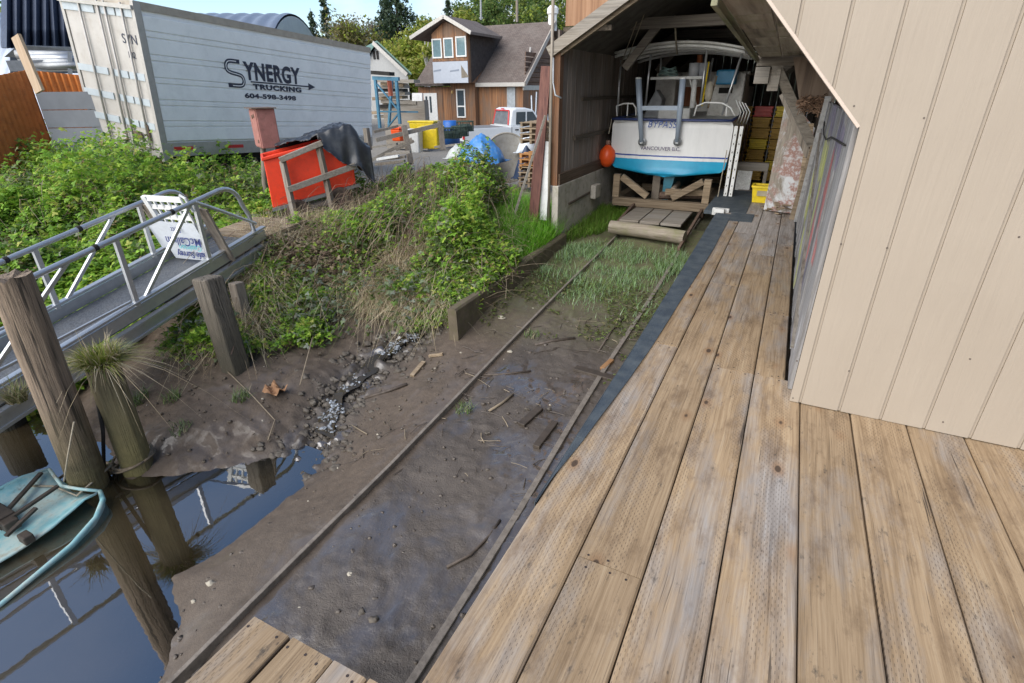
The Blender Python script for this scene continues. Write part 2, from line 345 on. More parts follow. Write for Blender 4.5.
# ------------------------------------------------------------------ deck
def deck_mat():
    t=NT('weathered_deck_boards'); rnd=t.attr('rnd')
    s=t.sep(); 
    V=t.comb(t.math('ADD',s[0],t.math('MULTIPLY',rnd,31.0)),t.math('ADD',s[1],t.math('MULTIPLY',rnd,57.0)),s[2])
    warp=t.noise(t.mapv((1.2,.32,1),src=V),3.0,3,.5)
    xw=t.math('ADD',t.sep(V)[0],t.math('MULTIPLY',warp,.05))
    Vw=t.comb(xw,t.sep(V)[1],0.0)
    g1=t.noise(t.mapv((1,.018,1),src=Vw),85,5,.7); g2=t.noise(t.mapv((1,.05,1),src=Vw),24,4,.6)
    g=t.math('ADD',t.math('MULTIPLY',g1,.55),t.math('MULTIPLY',g2,.45))
    warm=t.ramp(g,[(.3,(.14,.085,.042)),(.42,(.28,.185,.097)),(.55,(.39,.27,.152)),(.72,(.48,.36,.222))])
    grey=t.ramp(g,[(.28,(.10,.088,.08)),(.45,(.24,.215,.195)),(.7,(.40,.37,.345))])
    big=t.noise(t.mapv((1.5,.35,1),src=V),2.6,6,.68)
    far=t.math('MULTIPLY',t.ramp(s[1],[(0,0.0),(1,1.0)]),1.0)
    yb=t.n.new('ShaderNodeMapRange'); t.l.new(s[1],yb.inputs[0]); yb.inputs[1].default_value=1.5; yb.inputs[2].default_value=6.5; yb.inputs[3].default_value=-.06; yb.inputs[4].default_value=.24
    gf=t.math('ADD',t.math('ADD',big,yb.outputs[0]),t.math('MULTIPLY_ADD',rnd,.16,-.08))
    col=t.mix(t.ramp(gf,[(.40,0.08),(.62,.95)]),warm,grey)
    # brown damp stain and black mildew
    st=t.noise(t.mapv((2.2,.8,1),src=V),3.3,8,.72); col=t.mix(t.ramp(st,[(.50,0.0),(.66,.6)]),col,(.13,.078,.042))
    mil=t.noise(t.mapv((3.5,1.3,1),loc=(5,2,0),src=V),5,7,.75); col=t.mix(t.ramp(mil,[(.59,0.0),(.70,.8)]),col,(.035,.032,.03))
    # knots
    kv=t.voro(t.mapv((4.6,2.3,0),src=V),1.0); kn=t.ramp(kv,[(.062,1.0),(.082,.0)]); halo=t.ramp(kv,[(.08,.6),(.20,0.0)])
    col=t.mix(halo,col,(.27,.15,.07)); col=t.mix(t.math('MULTIPLY',kn,.9),col,(.05,.03,.018))
    # checks: long thin dark cracks
    ck=t.noise(t.mapv((1,.025,1),loc=(9,0,0),src=Vw),34,2,.5); ckm=t.noise(t.mapv((1,.4,1),src=V),3.1,2,.5)
    crack=t.math('MULTIPLY',t.ramp(ck,[(.292,1.0),(.31,0.0)]),t.ramp(ckm,[(.44,0.0),(.52,1.0)]))
    col=t.mix(t.math('MULTIPLY',crack,.8),col,(.035,.025,.018))
    # preservative incisions: staggered rows of short dashes on some stretches
    xr=t.math('DIVIDE',s[0],.0105); row=t.math('FLOOR',xr); fx=t.math('FRACT',xr)
    yr=t.math('ADD',t.math('DIVIDE',s[1],.034),t.math('MULTIPLY',row,.37)); fy=t.math('FRACT',yr)
    d=t.math('MULTIPLY',t.math('LESS_THAN',t.math('ABSOLUTE',t.math('SUBTRACT',fx,.5)),.11),t.math('LESS_THAN',fy,.36))
    im=t.ramp(t.noise(t.mapv((3.2,.22,1),loc=(3,8,0),src=V),2.1,2,.5),[(.50,0.0),(.57,1.0)])
    inc=t.math('MULTIPLY',d,im); col=t.mix(t.math('MULTIPLY',inc,.62),col,(.06,.042,.028))
    fib=t.noise(t.mapv((1,.012,1),loc=(2,6,0),src=Vw),230,3,.6); col=t.mix(t.ramp(fib,[(.30,.7),(.40,0.0)]),col,(.09,.06,.038))
    spk=t.voro(t.mapv((1,.55,0),src=V),26.0); col=t.mix(t.math('MULTIPLY',t.ramp(spk,[(.06,.8),(.12,0.0)]),t.ramp(st,[(.5,0.0),(.6,1.0)])),col,(.05,.037,.026))
    tone=t.ramp(rnd,[(0,.80),(1,1.12)]); col=t.mix(1.0,col,tone,'MULTIPLY')
    h=t.math('SUBTRACT',t.math('SUBTRACT',g,t.math('MULTIPLY',crack,.8)),t.math('MULTIPLY',inc,.5))
    t.bump(h,.45,.006)
    return t.done(col,t.ramp(g,[(.3,.85),(.7,.62)]))
M_deck=deck_mat()
M_nail=plain('rusty_nail',(.06,.045,.04),.6,.3,.4,scale=60)
M_under=wood('damp_timber',(.075,.058,.04),(.13,.1,.07),(.03,.023,.016),'y',40)
deck=thing('deck','weathered plank deck along the cream wall and slipway, grey at the far end','deck',(0,3,0))
b=MB(); TH=.045
def board(x0,x1,y0,y1,zt=0.0):
    """one plank with eased edges and a slight crown"""
    j=random.uniform(-.0025,.0025); x0+=.0032; x1-=.0032; e=.007; zt+=j
    r=random.random(); 
    P=[(x0,zt-TH),(x0,zt-e),(x0+e,zt),(x1-e,zt),(x1,zt-e),(x1,zt-TH)]
    n=len(P); vs=[(x,y0,z) for x,z in P]+[(x,y1,z) for x,z in P]
    fs=[tuple(range(n)),tuple(range(2*n-1,n-1,-1))]+[(i,n+i,n+(i+1)%n,(i+1)%n) for i in range(n)]
    b.add(vs,[f[::-1] for f in fs],0,r)
    for y in (y0+.03,y1-.03):
        for fx in (.16,.5,.84):
            if random.random()<.85:
                x=x0+(x1-x0)*fx+random.uniform(-.015,.015); yy=y+random.uniform(-.01,.01)
                b.lathe((x,yy,zt-.003),[(.0052,0),(.0052,.0042)],8,mi=1)
ed=[-.74,-.467,-.203,.060,.332,.59,.86,1.12,1.385,1.65,1.91,2.17,2.43]
joints=[[-2,3.62,5.9,8.3,10.9],[-2,1.5,5.2,7.4,10.9],[-2,3.42,6.4,10.9],[-2,3.42,4.6,7.0,10.9]]
for i in range(4):
    for a,c in zip(joints[i][:-1],joints[i][1:]):
        x0,x1=ed[i],ed[i+1]
        if i==3:
            if a>3: x1=.245
        board(x0,x1,a+.0015,c-.0015)
for i in range(4,12): board(ed[i],ed[i+1],-2,3.262)
# narrow ripped board at the wall
b.build('decking',[M_deck,M_nail],deck)
b2=MB()
for y in np.arange(-1.8,10.9,.6): b2.beam((-.72,y,-.145),(2.4 if y<3.3 else .24,y,-.145),.05,.19)
for y in (.9,3.3,5.7,8.1,10.4):
    for x in (-.6,.15): b2.tube([(x,y,-2.2),(x,y,-.24)],.1,10)
b2.box(-.735,-.695,-2,10.9,-.24,-.05)
b2.build('joists',M_under,deck)
pl=thing('deck','small plank landing jutting out over the near end of the rails','deck',(-1.08,-.5,0))
b=MB()
for a,c in ((-1.42,-1.235),(-1.235,-1.045),(-1.045,-.90),(-.90,-.744)): board(a,c,-1.6,.735+random.uniform(-.006,.006),-.002)
b.build('decking',[M_deck,M_nail],pl)
b2=MB(); b2.box(-1.40,-.76,.66,.70,-.24,-.05); b2.box(-1.40,-.76,-.6,-.56,-.24,-.05); b2.tube([(-1.3,.55,-2.2),(-1.3,.55,-.24)],.09,10); b2.build('joists',M_under,pl)

# black roofing-felt strips nailed along the deck edge and by the boat
def felt_mat():
    t=NT('black_roofing_felt'); n=t.noise(scale=300,detail=2); n2=t.noise(scale=7,detail=5)
    c=t.mix(t.ramp(n2,[(.4,0.0),(.7,.6)]),t.ramp(n,[(.35,(.018,.026,.036)),(.7,(.06,.08,.10))]),(.10,.115,.12))
    t.bump(n,.4,.003); return t.done(c,.75)
M_felt=felt_mat()
OUT=lambda y: float(np.interp(y,[1.7,2.0,3.4,5.5,6.5,7.7,9],[-.742,-.745,-.75,-.777,-.791,-.814,-.83]))
INN=lambda y: float(np.interp(y,[1.7,1.88,2.25,2.7,3.0,3.5,3.87,4.6,5.56,6.4,7.76,9],[-.738,-.735,-.703,-.676,-.659,-.639,-.630,-.622,-.602,-.592,-.600,-.61]))
cuts=[1.7,2.25,2.95,3.7,4.6,5.5,6.5,7.5,8.45]
names=['nearest','second','third','fourth','fifth','sixth','seventh','farthest']
for k,(a,c) in enumerate(zip(cuts[:-1],cuts[1:])):
    top=[[(u*(INN(y))+(1-u)*OUT(y), y, .006+.0025*(k%2)+.002*math.sin(y*9+u*4)) for u in (0,.2,.5,.8,1)] for y in np.linspace(a,c+.03,9)]
    low=[[(OUT(y)-.004,y,-.07),(OUT(y)-.004,y,.004+.0025*(k%2))] for y in np.linspace(a,c+.03,9)]
    m=MB(); m.grid(top); m.grid(low)
    tag(m.build('felt_strip',M_felt,solid=.003),'%s black felt strip from the camera along the slipway edge of the deck'%names[k],'felt strip','felt strips along the deck edge')
edgeb=MB(); edgeb.prism([(OUT(y)+.004,y,-.06) for y in (1.75,2.5,3.5,5,6.5,8.45)]+[(-.738,8.45,-.06),(-.738,1.75,-.06)],(0,0,.057))
edgeb.build('edge_board',M_under,deck)
m=MB(); m.box(-1.02,-.42,8.62,10.7,-.045,.008); tag(m.build('felt_mat',M_felt,bevel=.003),'broad dark felt mat on the deck beside the stern of the boat','mat')
m=MB(); m.box(-.62,-.3,8.05,8.6,.003,.009); tag(m.build('felt_mat',M_felt),'small dark felt square on the planks in front of the broad mat','mat')
m=MB(); m.box(-.86,-.72,8.5,8.6,.004,.06); m.box(-.90,-.66,8.6,8.66,-.05,.055)
tag(m.build('white_block',plain('white_block',(.6,.6,.58),.6),bevel=.006),'small white block at the end of the felt strips beside the mat','block')
# ------------------------------------------------------------------ shared materials
W_grey = wood('grey_barn_wood',(.19,.148,.12),(.31,.255,.215),(.07,.053,.043),'z',38,grey=(.36,.33,.30),grey_amt=.55)
W_greyx = wood('grey_timber',(.19,.16,.125),(.30,.265,.22),(.085,.07,.055),'x',45,grey=(.33,.31,.28))
W_greyy = wood('grey_planks',(.19,.16,.125),(.30,.265,.22),(.085,.07,.055),'y',45,grey=(.33,.31,.28))
W_post = wood('silvered_post',(.19,.155,.12),(.31,.265,.215),(.075,.06,.047),'z',45,grey=(.3,.28,.25))
W_tan = wood('tan_timber',(.22,.16,.10),(.36,.28,.19),(.11,.08,.05),'x',40)
W_red = wood('red_cedar',(.20,.085,.035),(.34,.16,.07),(.08,.035,.02),'z',40,grey=(.16,.12,.09),grey_amt=.4)
W_ply = wood('cedar_plywood',(.34,.18,.095),(.45,.26,.15),(.22,.11,.06),'z',18)
M_conc = plain('mossy_concrete',(.46,.42,.36),.9,.2,scale=3,dirt=(.14,.14,.06),dirt_amt=.7,bump=.5)
M_black = plain('black_interior',(.02,.018,.016),.9,.3)
M_white = plain('white_paint',(.72,.72,.70),.5,.08,dirt=(.3,.28,.24),dirt_amt=.35)
M_alu = plain('dull_aluminium',(.55,.56,.57),.38,.12,.75,scale=12)
M_steel = plain('grey_steel',(.30,.31,.32),.45,.2,.7)
M_rust = plain('rusty_steel',(.16,.105,.075),.8,.4,.2,scale=14,dirt=(.06,.045,.038),dirt_amt=.8,bump=.4)
M_rope = plain('rope',(.36,.31,.23),.9,.3,scale=60,bump=.5)
M_orange = plain('orange_plastic',(.85,.10,.015),.4,.12)
M_yellow = plain('yellow_plastic',(.75,.55,.015),.45,.15,dirt=(.25,.18,.03),dirt_amt=.4)
M_blue = plain('blue_plastic',(.02,.12,.42),.4,.15)
M_glass = plain('dark_glass',(.05,.065,.075),.05,.2,bump=0)

# ------------------------------------------------------------------ cream sided building
def cream_mat():
    t=NT('cream_siding'); n=t.noise(t.mapv((1,1,.12)),26,6,.65,.6); n2=t.noise(scale=1.1,detail=3); n3=t.noise(t.mapv((1,1,.07)),9,5,.6,1.2)
    c=t.ramp(n2,[(.3,(.315,.262,.205)),(.7,(.35,.294,.232))]); c=t.mix(t.ramp(t.noise(scale=9,detail=8,rough=.7),[(.6,0.0),(.8,.25)]),c,(.26,.21,.17))
    z=t.sep()[2]; 
    t.bump(t.math('ADD',t.math('MULTIPLY',n,.5),n3),.3,.012); return t.done(c,.62)
M_cream=cream_mat(); M_trim=plain('cream_trim',(.55,.45,.37),.6,.06,dirt=(.3,.25,.2),dirt_amt=.2)
CYW=3.15
def zrake(x): return 1.523-1.11*(x-.272)
cb=thing('sided_building','cream building with vertical grooved siding standing on the deck','building',(2,CYW,0))
b=MB(); xs=[.272]; 
grooves=[.328+.2025*k for k in range(0,28)]
gl=[.328-.2025*k for k in range(1,12)]
GR=sorted(grooves+gl); prev=-.6
GR=[g_ for g_ in GR if g_>-.58]; WT_=3.1
edges=[-.6]+GR+[6.0]
gw=.0075
for a,c in zip(edges[:-1],edges[1:]):
    x0=a+(gw if a>-.6 else 0); x1=c-(gw if c<6 else 0)
    zb0=zrake(x0) if x0<.272 else 0.004; zb1=zrake(x1) if x1<.272 else 0.004
    P=[(x0,CYW,zb0)]
    if x0<.272<x1: P.append((.272,CYW,1.523)); P.append((.272,CYW,.004))
    P+= [(x1,CYW,zb1),(x1,CYW,WT_),(x0,CYW,WT_)]
    b.prism(P,(0,.016,0))
    if c<6:    # floor of the groove
        q0=zrake(x1) if x1<.272 else .004
        b.prism([(x1,CYW+.008,q0),(x1+2*gw,CYW+.008,q0 if x1>.272 else zrake(x1+2*gw)),(x1+2*gw,CYW+.008,WT_),(x1,CYW+.008,WT_)],(0,.006,0))
b.build('siding',M_cream,cb,bevel=.002)
b=MB(); b.prism([(.285,CYW+.018,.01),(6,CYW+.018,.01),(6,CYW+.018,WT_),(-.58,CYW+.018,WT_),(-.58,CYW+.018,zrake(-.58)+.02),(.285,CYW+.018,1.527)],(0,.09,0))
b.box(5.9,6,3.4,9,0,3.1); b.box(.42,6,9,9.1,0,3.0); b.build('wall_core',M_trim,cb)
b=MB(); b.beam((-.6,CYW+.055,zrake(-.6)-.008),(.268,CYW+.055,zrake(.262)-.008),.11,.014,up=(1.11,0,1)); b.build('rake_trim',M_trim,cb)
b=MB(); b.prism([(-.62,CYW-.1,3.1),(6.2,CYW-.1,3.1),(6.2,CYW-.1,3.2),(-.62,CYW-.1,3.2)],(0,6,0)); b.build('roof',plain('roof_metal',(.2,.2,.2),.6),cb)
b=MB()
for (px,py) in ((924,118),(854,106),(793,398),(797,361),(849,371),(841,244),(887,248),(970,359),(943,422),(1019,237)):
    p=at(px,py,y=CYW); b.lathe((p.x,CYW-.0015,p.z),[(.0045,0),(.0045,.004)],8,axis=(0,1,0))
b.build('nail_heads',plain('nail_dark',(.09,.07,.055),.6),cb)

# ------------------------------------------------------------------ graffiti wall beside the deck
def graf_mat():
    t=NT('graffiti_boards'); x,y,z=t.sep()[:3]
    rnd=t.attr('rnd'); g=t.noise(t.mapv((1,1,.05)),38,5,.65)
    c=t.ramp(g,[(.3,(.085,.08,.076)),(.5,(.22,.21,.205)),(.72,(.38,.37,.365))])
    c=t.mix(1.0,c,t.ramp(rnd,[(0,.5),(1,1.25)]),'MULTIPLY')
    blot=t.noise(t.mapv((1,1,.5)),2.2,5,.6,.6)
    c=t.mix(t.ramp(t.noise(t.mapv((1,1,.35),loc=(3,1,7)),3.2,6,.65),[(.55,0.0),(.68,.45)]),c,(.20,.19,.24))
    def band(k,m,lo,hi,soft=.04):   # painted diagonal stroke y*k+z*m
        v=t.math('ADD',t.math('ADD',t.math('MULTIPLY',y,k),t.math('MULTIPLY',z,m)),t.math('MULTIPLY',blot,.5))
        return t.math('MULTIPLY',t.ramp(v,[(lo,0.0),(lo+soft,1.0)]),t.ramp(v,[(hi,1.0),(hi+soft,0.0)]))
    return t,c,g,blot
t,c,g,blot=graf_mat(); y,z=t.sep()[1],t.sep()[2]
def stroke(c,y0,z0,y1,z1,w,col,soft=.03):
    # capsule-shaped stroke between two points of the wall, ragged by noise
    dy,dz=y1-y0,z1-z0; L2=dy*dy+dz*dz
    u=t.math('DIVIDE',t.math('ADD',t.math('MULTIPLY',t.math('SUBTRACT',y,y0),dy),t.math('MULTIPLY',t.math('SUBTRACT',z,z0),dz)),L2)
    n=t.n.new('ShaderNodeClamp'); t.l.new(u,n.inputs[0]); u=n.outputs[0]
    ey=t.math('SUBTRACT',t.math('SUBTRACT',y,y0),t.math('MULTIPLY',u,dy)); ez=t.math('SUBTRACT',t.math('SUBTRACT',z,z0),t.math('MULTIPLY',u,dz))
    d=t.math('SQRT',t.math('ADD',t.math('MULTIPLY',ey,ey),t.math('MULTIPLY',ez,ez)))
    d=t.math('ADD',d,t.math('MULTIPLY_ADD',blot,.8,-.40))
    f=t.math('MULTIPLY',t.ramp(d,[(w,1.0),(w+soft,0.0)]),t.ramp(g,[(.36,.1),(.52,.72)]))
    return t.mix(f,c,col)
# wall-local: object origin is at (0.27,5.3,0)
YG_=(.42,.44,.10); RD_=(.42,.09,.085); WH_=(.58,.58,.60); PU_=(.14,.12,.20)
for s_ in ((.45,1.25,.1,1.1,.13,YG_),(1.3,.78,.5,.35,.14,YG_),(.6,.5,.1,.12,.08,YG_),(-.2,1.2,-.45,.55,.08,YG_),(-.95,1.25,-1.4,.72,.13,RD_),(-.5,.95,-.85,.35,.06,RD_),(1.5,1.35,1.4,.5,.08,WH_),(.9,1.1,.8,.2,.06,WH_),(-1.55,1.0,-1.75,.3,.07,WH_),(.9,1.45,-.2,1.42,.07,PU_),(-.8,1.42,-1.5,1.38,.08,PU_),(-1.0,.5,-1.2,.1,.07,PU_)):
    c=stroke(c,*s_)
t.bump(g,.4,.006); M_graf=t.done(c,.75)
gwall=thing('plank_wall','old plank wall with faded red and yellow spray paint along the right of the deck','wall',(.27,5.3,0))
b=MB(); y=3.30; k=0
while y<8.3:
    w=random.uniform(.19,.27); y1=min(y+w,8.3)
    yc=(y+y1)/2; top=1.56 if yc<7.0 else max(.3,1.58-1.1*(yc-7.0))
    xo=random.uniform(-.006,.006)
    b.hexa([(.262+xo,y+.003,.006),(.262+xo,y1-.003,.006),(.285+xo,y1-.003,.006),(.285+xo,y+.003,.006),(.262+xo,y+.003,top+random.uniform(-.01,.01)),(.262+xo,y1-.003,top+random.uniform(-.01,.01)),(.285+xo,y1-.003,top),(.285+xo,y+.003,top)][0:8])
    y=y1
b.build('boards',M_graf,gwall)
b=MB(); b.beam((.255,3.6,.16),(.255,6.9,1.25),.012,.03,up=(1,0,0)); b.build('batten',W_greyy,gwall)
b=MB(); b.beam((.25,8.32,.02),(.25,7.02,1.6),.03,.06,up=(1,0,0)); b.build('edge_trim',plain('worn_white_trim',(.5,.5,.5),.6,.2,dirt=(.15,.14,.13),dirt_amt=.7),gwall)
# black cable
tag(MB().tube([(.25,6.6,1.38),(.245,6.0,1.30),(.245,5.4,1.3),(.245,4.7,1.37),(.25,3.45,1.42)],.006,6).build('cable',M_black,smooth=True),'thin black cable sagging across the graffiti plank wall','cable')
# dark bulge of boards below the soffit
pan=thing('wall_panel','brown plywood panel under the soffit above the graffiti wall','panel',(.1,7.4,1.6))
a_=[at(785,63,y=7.4),at(806,60,y=7.4),at(838,100,y=7.4),at(806,96,y=7.4)]
MB().prism([(-.17,7.42,2.0),(.26,7.42,2.0),(.26,7.42,1.56),(-.02,7.42,1.56)],(0,.03,0)).build('board',wood('brown_ply',(.17,.12,.085),(.26,.19,.14),(.09,.06,.045),'z',14),pan)
nest=MB(); 
for k in range(240):
    q=Vector((random.uniform(.0,.24),7.36+random.uniform(-.04,.04),1.52+random.gauss(0,.035))); dd=Vector((random.gauss(0,1),random.gauss(0,.5),random.gauss(0,.4))).normalized()*.055
    nest.tube([q-dd,q+Vector((0,0,.015)),q+dd],.005,3)
tag(nest.build('nest',plain('dry_straw',(.20,.12,.075),.95,.4,scale=30)),'clump of dry brown nest straw under the panel at the top of the graffiti wall','nest')

# ------------------------------------------------------------------ boat shed
XL=-3.2; YF=7.95; AP=(-1.45,3.22)
sh=thing('boat_shed','old grey timber boat shed with the white and turquoise boat inside','boat shed',(-1.45,YF,0))
b=MB(); y=YF
while y<17:
    w=random.uniform(.13,.22); xo=random.uniform(-.008,.008)
    b.box(XL-.03+xo,XL+xo,y,y+w-.004,.33,2.45); y+=w
b.build('side_wall',W_grey,sh)
b=MB(); y=8.6
while y<17:
    w=random.uniform(.15,.22); b.box(.36,.39,y,y+w-.004,-.3,2.2); y+=w
b.build('side_wall',W_grey,sh)
b=MB(); x=XL
while x<.4:
    w=random.uniform(.15,.22); b.box(x,x+w-.004,17,17.03,-.5,3.3); x+=w
b.build('back_wall',W_grey,sh)
b=MB(); b.box(XL-.05,XL+.06,YF-.05,10.75,-.85,.33); b.box(XL-.05,XL+.02,10.75,17,-.85,.33); 
b.box(XL+.07,XL+.17,9.45,9.75,-.12,.12)
b.build('foundation',M_conc,sh,bevel=.012)
b=MB(); b.beam((XL+.075,8.35,-.02),(XL+.075,9.4,.0),.02,.035); b.build('crack_board',M_under,sh)
b=MB(); b.box(XL-.02,XL+.05,YF+.02,10.6,.335,.50); b.build('sill_beam',wood('brown_sill',(.12,.075,.045),(.2,.13,.085),(.05,.03,.02),'y',40),sh)
# roof slabs
b=MB()
def slope(x0,z0,x1,z1,y0,y1,th): b.prism([(x0,y0,z0),(x1,y0,z1),(x1,y0,z1+th),(x0,y0,z0+th)],(0,y1-y0,0))
sl=(3.22-2.2)/(AP[0]-(-3.26)); 
slope(-3.28,2.2-.02*sl,AP[0],3.24,YF+.12,17.1,.05); slope(AP[0],3.24,.6,2.2-.0,YF+.12,17.1,.05)
b.build('roof',plain('roof_boards',(.085,.075,.065),.9,.4,scale=5),sh)
# front rake boards (left side in view)
b=MB(); z0=at(557,54,y=YF).z; 
b.beam((-3.34,YF-.06,2.17),(AP[0],YF-.06,3.27),.055,.15,up=(0,0,1)); b.build('rake_board',W_greyx,sh)
b=MB(); b.beam((-3.3,YF+.02,2.10),(AP[0],YF+.02,3.16),.06,.07); b.build('rafter',W_tan,sh)
b=MB(); b.beam((AP[0],YF-.06,3.3),(.5,YF-.06,2.2),.055,.17); b.build('rake_board',W_greyx,sh)
# corner post and pole
b=MB(); b.box(XL-.09,XL+.02,YF-.02,YF+.12,.33,2.3); b.build('corner_post',W_red,sh)
# tie beams and struts inside
W_dark=wood('dark_beam',(.13,.11,.09),(.21,.18,.15),(.06,.05,.04),'x',40)
def part(mb,name,mat,parent,**k): return mb.build(name,mat,parent,**k)
for yy in (9.6,12,14.4):
    part(MB().beam((XL,yy,2.62),(.36,yy,2.62),.12,.15),'tie_beam',W_dark,sh)
    part(MB().beam((XL+.5,yy,2.0),(-2.2,yy,2.62),.09,.12),'strut',W_dark,sh); part(MB().beam((-.3,yy,2.0),(-.9,yy,2.62),.09,.12),'strut',W_dark,sh)
b=MB(); b.beam((XL+.03,8.9,1.55),(XL+.03,12.5,1.55),.03,.05); b.beam((XL+.03,8.6,.98),(XL+.03,16.9,.98),.05,.06); b.build('wall_girt',M_under,sh)
# plywood front panel above the left rake
b=MB(); x=-3.24
b.prism([(-3.18,YF+.13,2.50),(-2.62,YF+.13,2.5),(-1.9,YF+.13,2.98),(-1.9,YF+.13,3.9),(-3.18,YF+.13,3.9)],(0,.04,0)); b.build('upper_panel',W_ply,sh)
b=MB(); b.box(-3.2,-2.5,YF+.11,YF+.19,2.42,2.485); b.build('panel_ledge',M_under,sh)
# low soffit over the walkway
b=MB()
for k,(u0,u1) in enumerate(((0,.3),(.3,.62),(.62,1))):
    n=6
    for j in range(n):
        y0=3.2+(7.7-3.2)*j/n; y1=3.2+(7.7-3.2)*(j+1)/n-.012
        L=lambda y,u: (np.interp(y,[3.4,7.7],[-.46,-.54])*(1-u)+.28*u)
        zz=lambda y: np.interp(y,[3.4,7.7],[2.1,2.02]); o_=random.uniform(0,.012)
        b.hexa([(L(y0,u0)+.006,y0,zz(y0)+o_),(L(y0,u1)-.006,y0,zz(y0)+o_),(L(y1,u1)-.006,y1,zz(y1)+o_),(L(y1,u0)+.006,y1,zz(y1)+o_),
                (L(y0,u0)+.006,y0,zz(y0)+.03),(L(y0,u1)-.006,y0,zz(y0)+.03),(L(y1,u1)-.006,y1,zz(y1)+.03),(L(y1,u0)+.006,y1,zz(y1)+.03)])
b.build('soffit',wood('soffit_boards',(.30,.25,.195),(.46,.40,.33),(.13,.10,.08),'y',14,moss=(.20,.21,.10)),sh)
b=MB(); b.beam((-.472,3.18,2.09),(-.565,7.75,2.0),.03,.05); b.build('soffit_edge_beam',wood('mossy_beam',(.17,.16,.10),(.27,.26,.16),(.08,.075,.045),'y',30,moss=(.16,.2,.07)),sh)
b=MB(); b.box(-.56,.3,7.7,7.8,1.93,2.04); b.box(-.56,-.40,7.68,7.82,1.74,1.92); b.box(-.40,-.28,7.72,7.84,1.66,1.90)
b.beam((-.36,7.74,1.95),(.22,7.9,1.05),.06,.1); b.build('eave_beam',W_greyx,sh)
# mended right wall: leaning boards behind the graffiti wall
lp=thing('painted_sheet','tall board with peeling white and rust red paint leaning in the shed opening','panel',(0,9,0))
def peel_mat():
    t=NT('peeling_paint'); n=t.noise(t.mapv((1,1,.7)),1.7,7,.66,.8); g=t.noise(t.mapv((1,1,.06)),40,4,.6)
    c=t.ramp(g,[(.3,(.13,.11,.085)),(.7,(.28,.24,.19))])
    c=t.mix(t.ramp(n,[(.42,0.0),(.48,.85)]),c,t.ramp(t.noise(scale=3.1,detail=6,rough=.7),[(.44,(.50,.51,.52)),(.52,(.24,.10,.07)),(.62,(.5,.5,.5))]))
    t.bump(n,.3,.004); return t.done(c,.7)
q=[at(768,187,y=8.95),at(803,191,y=8.8),at(815,128,y=8.95),at(787,95,y=9.05)]
q[0].z=.02; q[1].z=.02
MB().prism([tuple(q[0]),tuple(q[1]),tuple(q[2]),tuple(q[3])],(0,.03,0)).build('sheet',peel_mat(),lp)
b=MB(); b.beam((.24,8.6,.0),(.18,8.75,1.25),.07,.05); b.beam((.20,8.5,.0),(.27,8.6,1.0),.08,.04); b.build('prop_board',W_tan,lp)
tag(MB().beam((-.24,8.85,1.62),(.24,8.6,.85),.05,.09).build('brace_board',W_post),'diagonal grey board across the top of the peeling painted panel','board')
# things by the far end of the deck
yb=thing('tote_bin','small open yellow plastic bin on the dark felt at the end of the deck','bin',(-.28,9.7,.008))
c0=Vector((-.26,9.7,0)); P=[(-.15,-.11,.01),(.15,-.11,.01),(.15,.11,.01),(-.15,.11,.01),(-.18,-.14,.26),(.18,-.14,.26),(.18,.14,.26),(-.18,.14,.26)]
P=[Vector(p)+c0 for p in P]; b=MB()
b.add(P,[(3,2,1,0),(0,1,5,4),(1,2,6,5),(2,3,7,6),(3,0,4,7)]); b.build('body',M_yellow,yb,solid=.008)
b=MB()
for i in range(4): b.beam(P[4+i],P[4+(i+1)%4],.035,.03)
b.build('rim',M_yellow,yb); b=MB(); b.box(c0.x-.1,c0.x+.1,c0.y-.152,c0.y-.146,.12,.2); b.build('label_panel',plain('label_grey',(.35,.3,.2),.6),yb)
b=MB(); b.lathe((.06,9.15,.0),[(.10,0),(.13,.28),(.115,.28),(.09,.03)],18); o=b.build('black_bucket',M_black,smooth=True); tag(o,'black bucket tipped against the leaning boards behind the yellow bin','bucket')
b=MB()
for k in range(9): 
    a=Vector((random.uniform(-.15,.2),random.uniform(8.55,8.95),.02+.03*k/2)); b.beam(a,a+Vector((random.uniform(-.25,.25),random.uniform(-.12,.12),.03)),.06,.015)
tag(b.build('scrap_heap',[W_tan]),'heap of scrap wood and dark offcuts at the foot of the leaning boards','scrap')
b=MB(); b.box(-1.15,-.30,10.9,11.04,.33,.47); b.box(-.98,-.93,10.92,11.02,-.3,.33); b.box(-.36,-.30,10.92,11.02,-.3,.33)
tag(b.build('trestle',W_greyx,bevel=.005),'grey timber trestle beam across the end of the deck beside the boat','trestle')
tag(MB().box(-.80,-.55,10.85,10.89,-.05,.33).build('white_board',plain('spotted_white',(.6,.6,.58),.6,.15,dirt=(.12,.1,.09),dirt_amt=.6,scale=18)),'spotted white board standing below the trestle beam','board')
post=thing('slotted_post','pair of white slotted uprights standing at the right corner of the boat','post',(-.86,10.02,-.25))
for dx in (0,.085):
    b=MB(); b.box(-.90+dx,-.845+dx,9.98,10.03,-.25,1.13); 
    o=b.build('upright',M_white,post,bevel=.004)
    for k in range(9): MB().box(-.878+dx,-.867+dx,9.972,9.9785,-.1+k*.135,-.075+k*.135).build('slot',M_black,o)
cr=thing('crate_stack','stack of yellow and red plastic crates in the back of the shed','crates',(-.7,13.3,-.2))
mats=[M_yellow,M_yellow,plain('red_plastic',(.5,.03,.02),.4),plain('amber_plastic',(.50,.29,.03),.5,.25,dirt=(.2,.1,.02))]
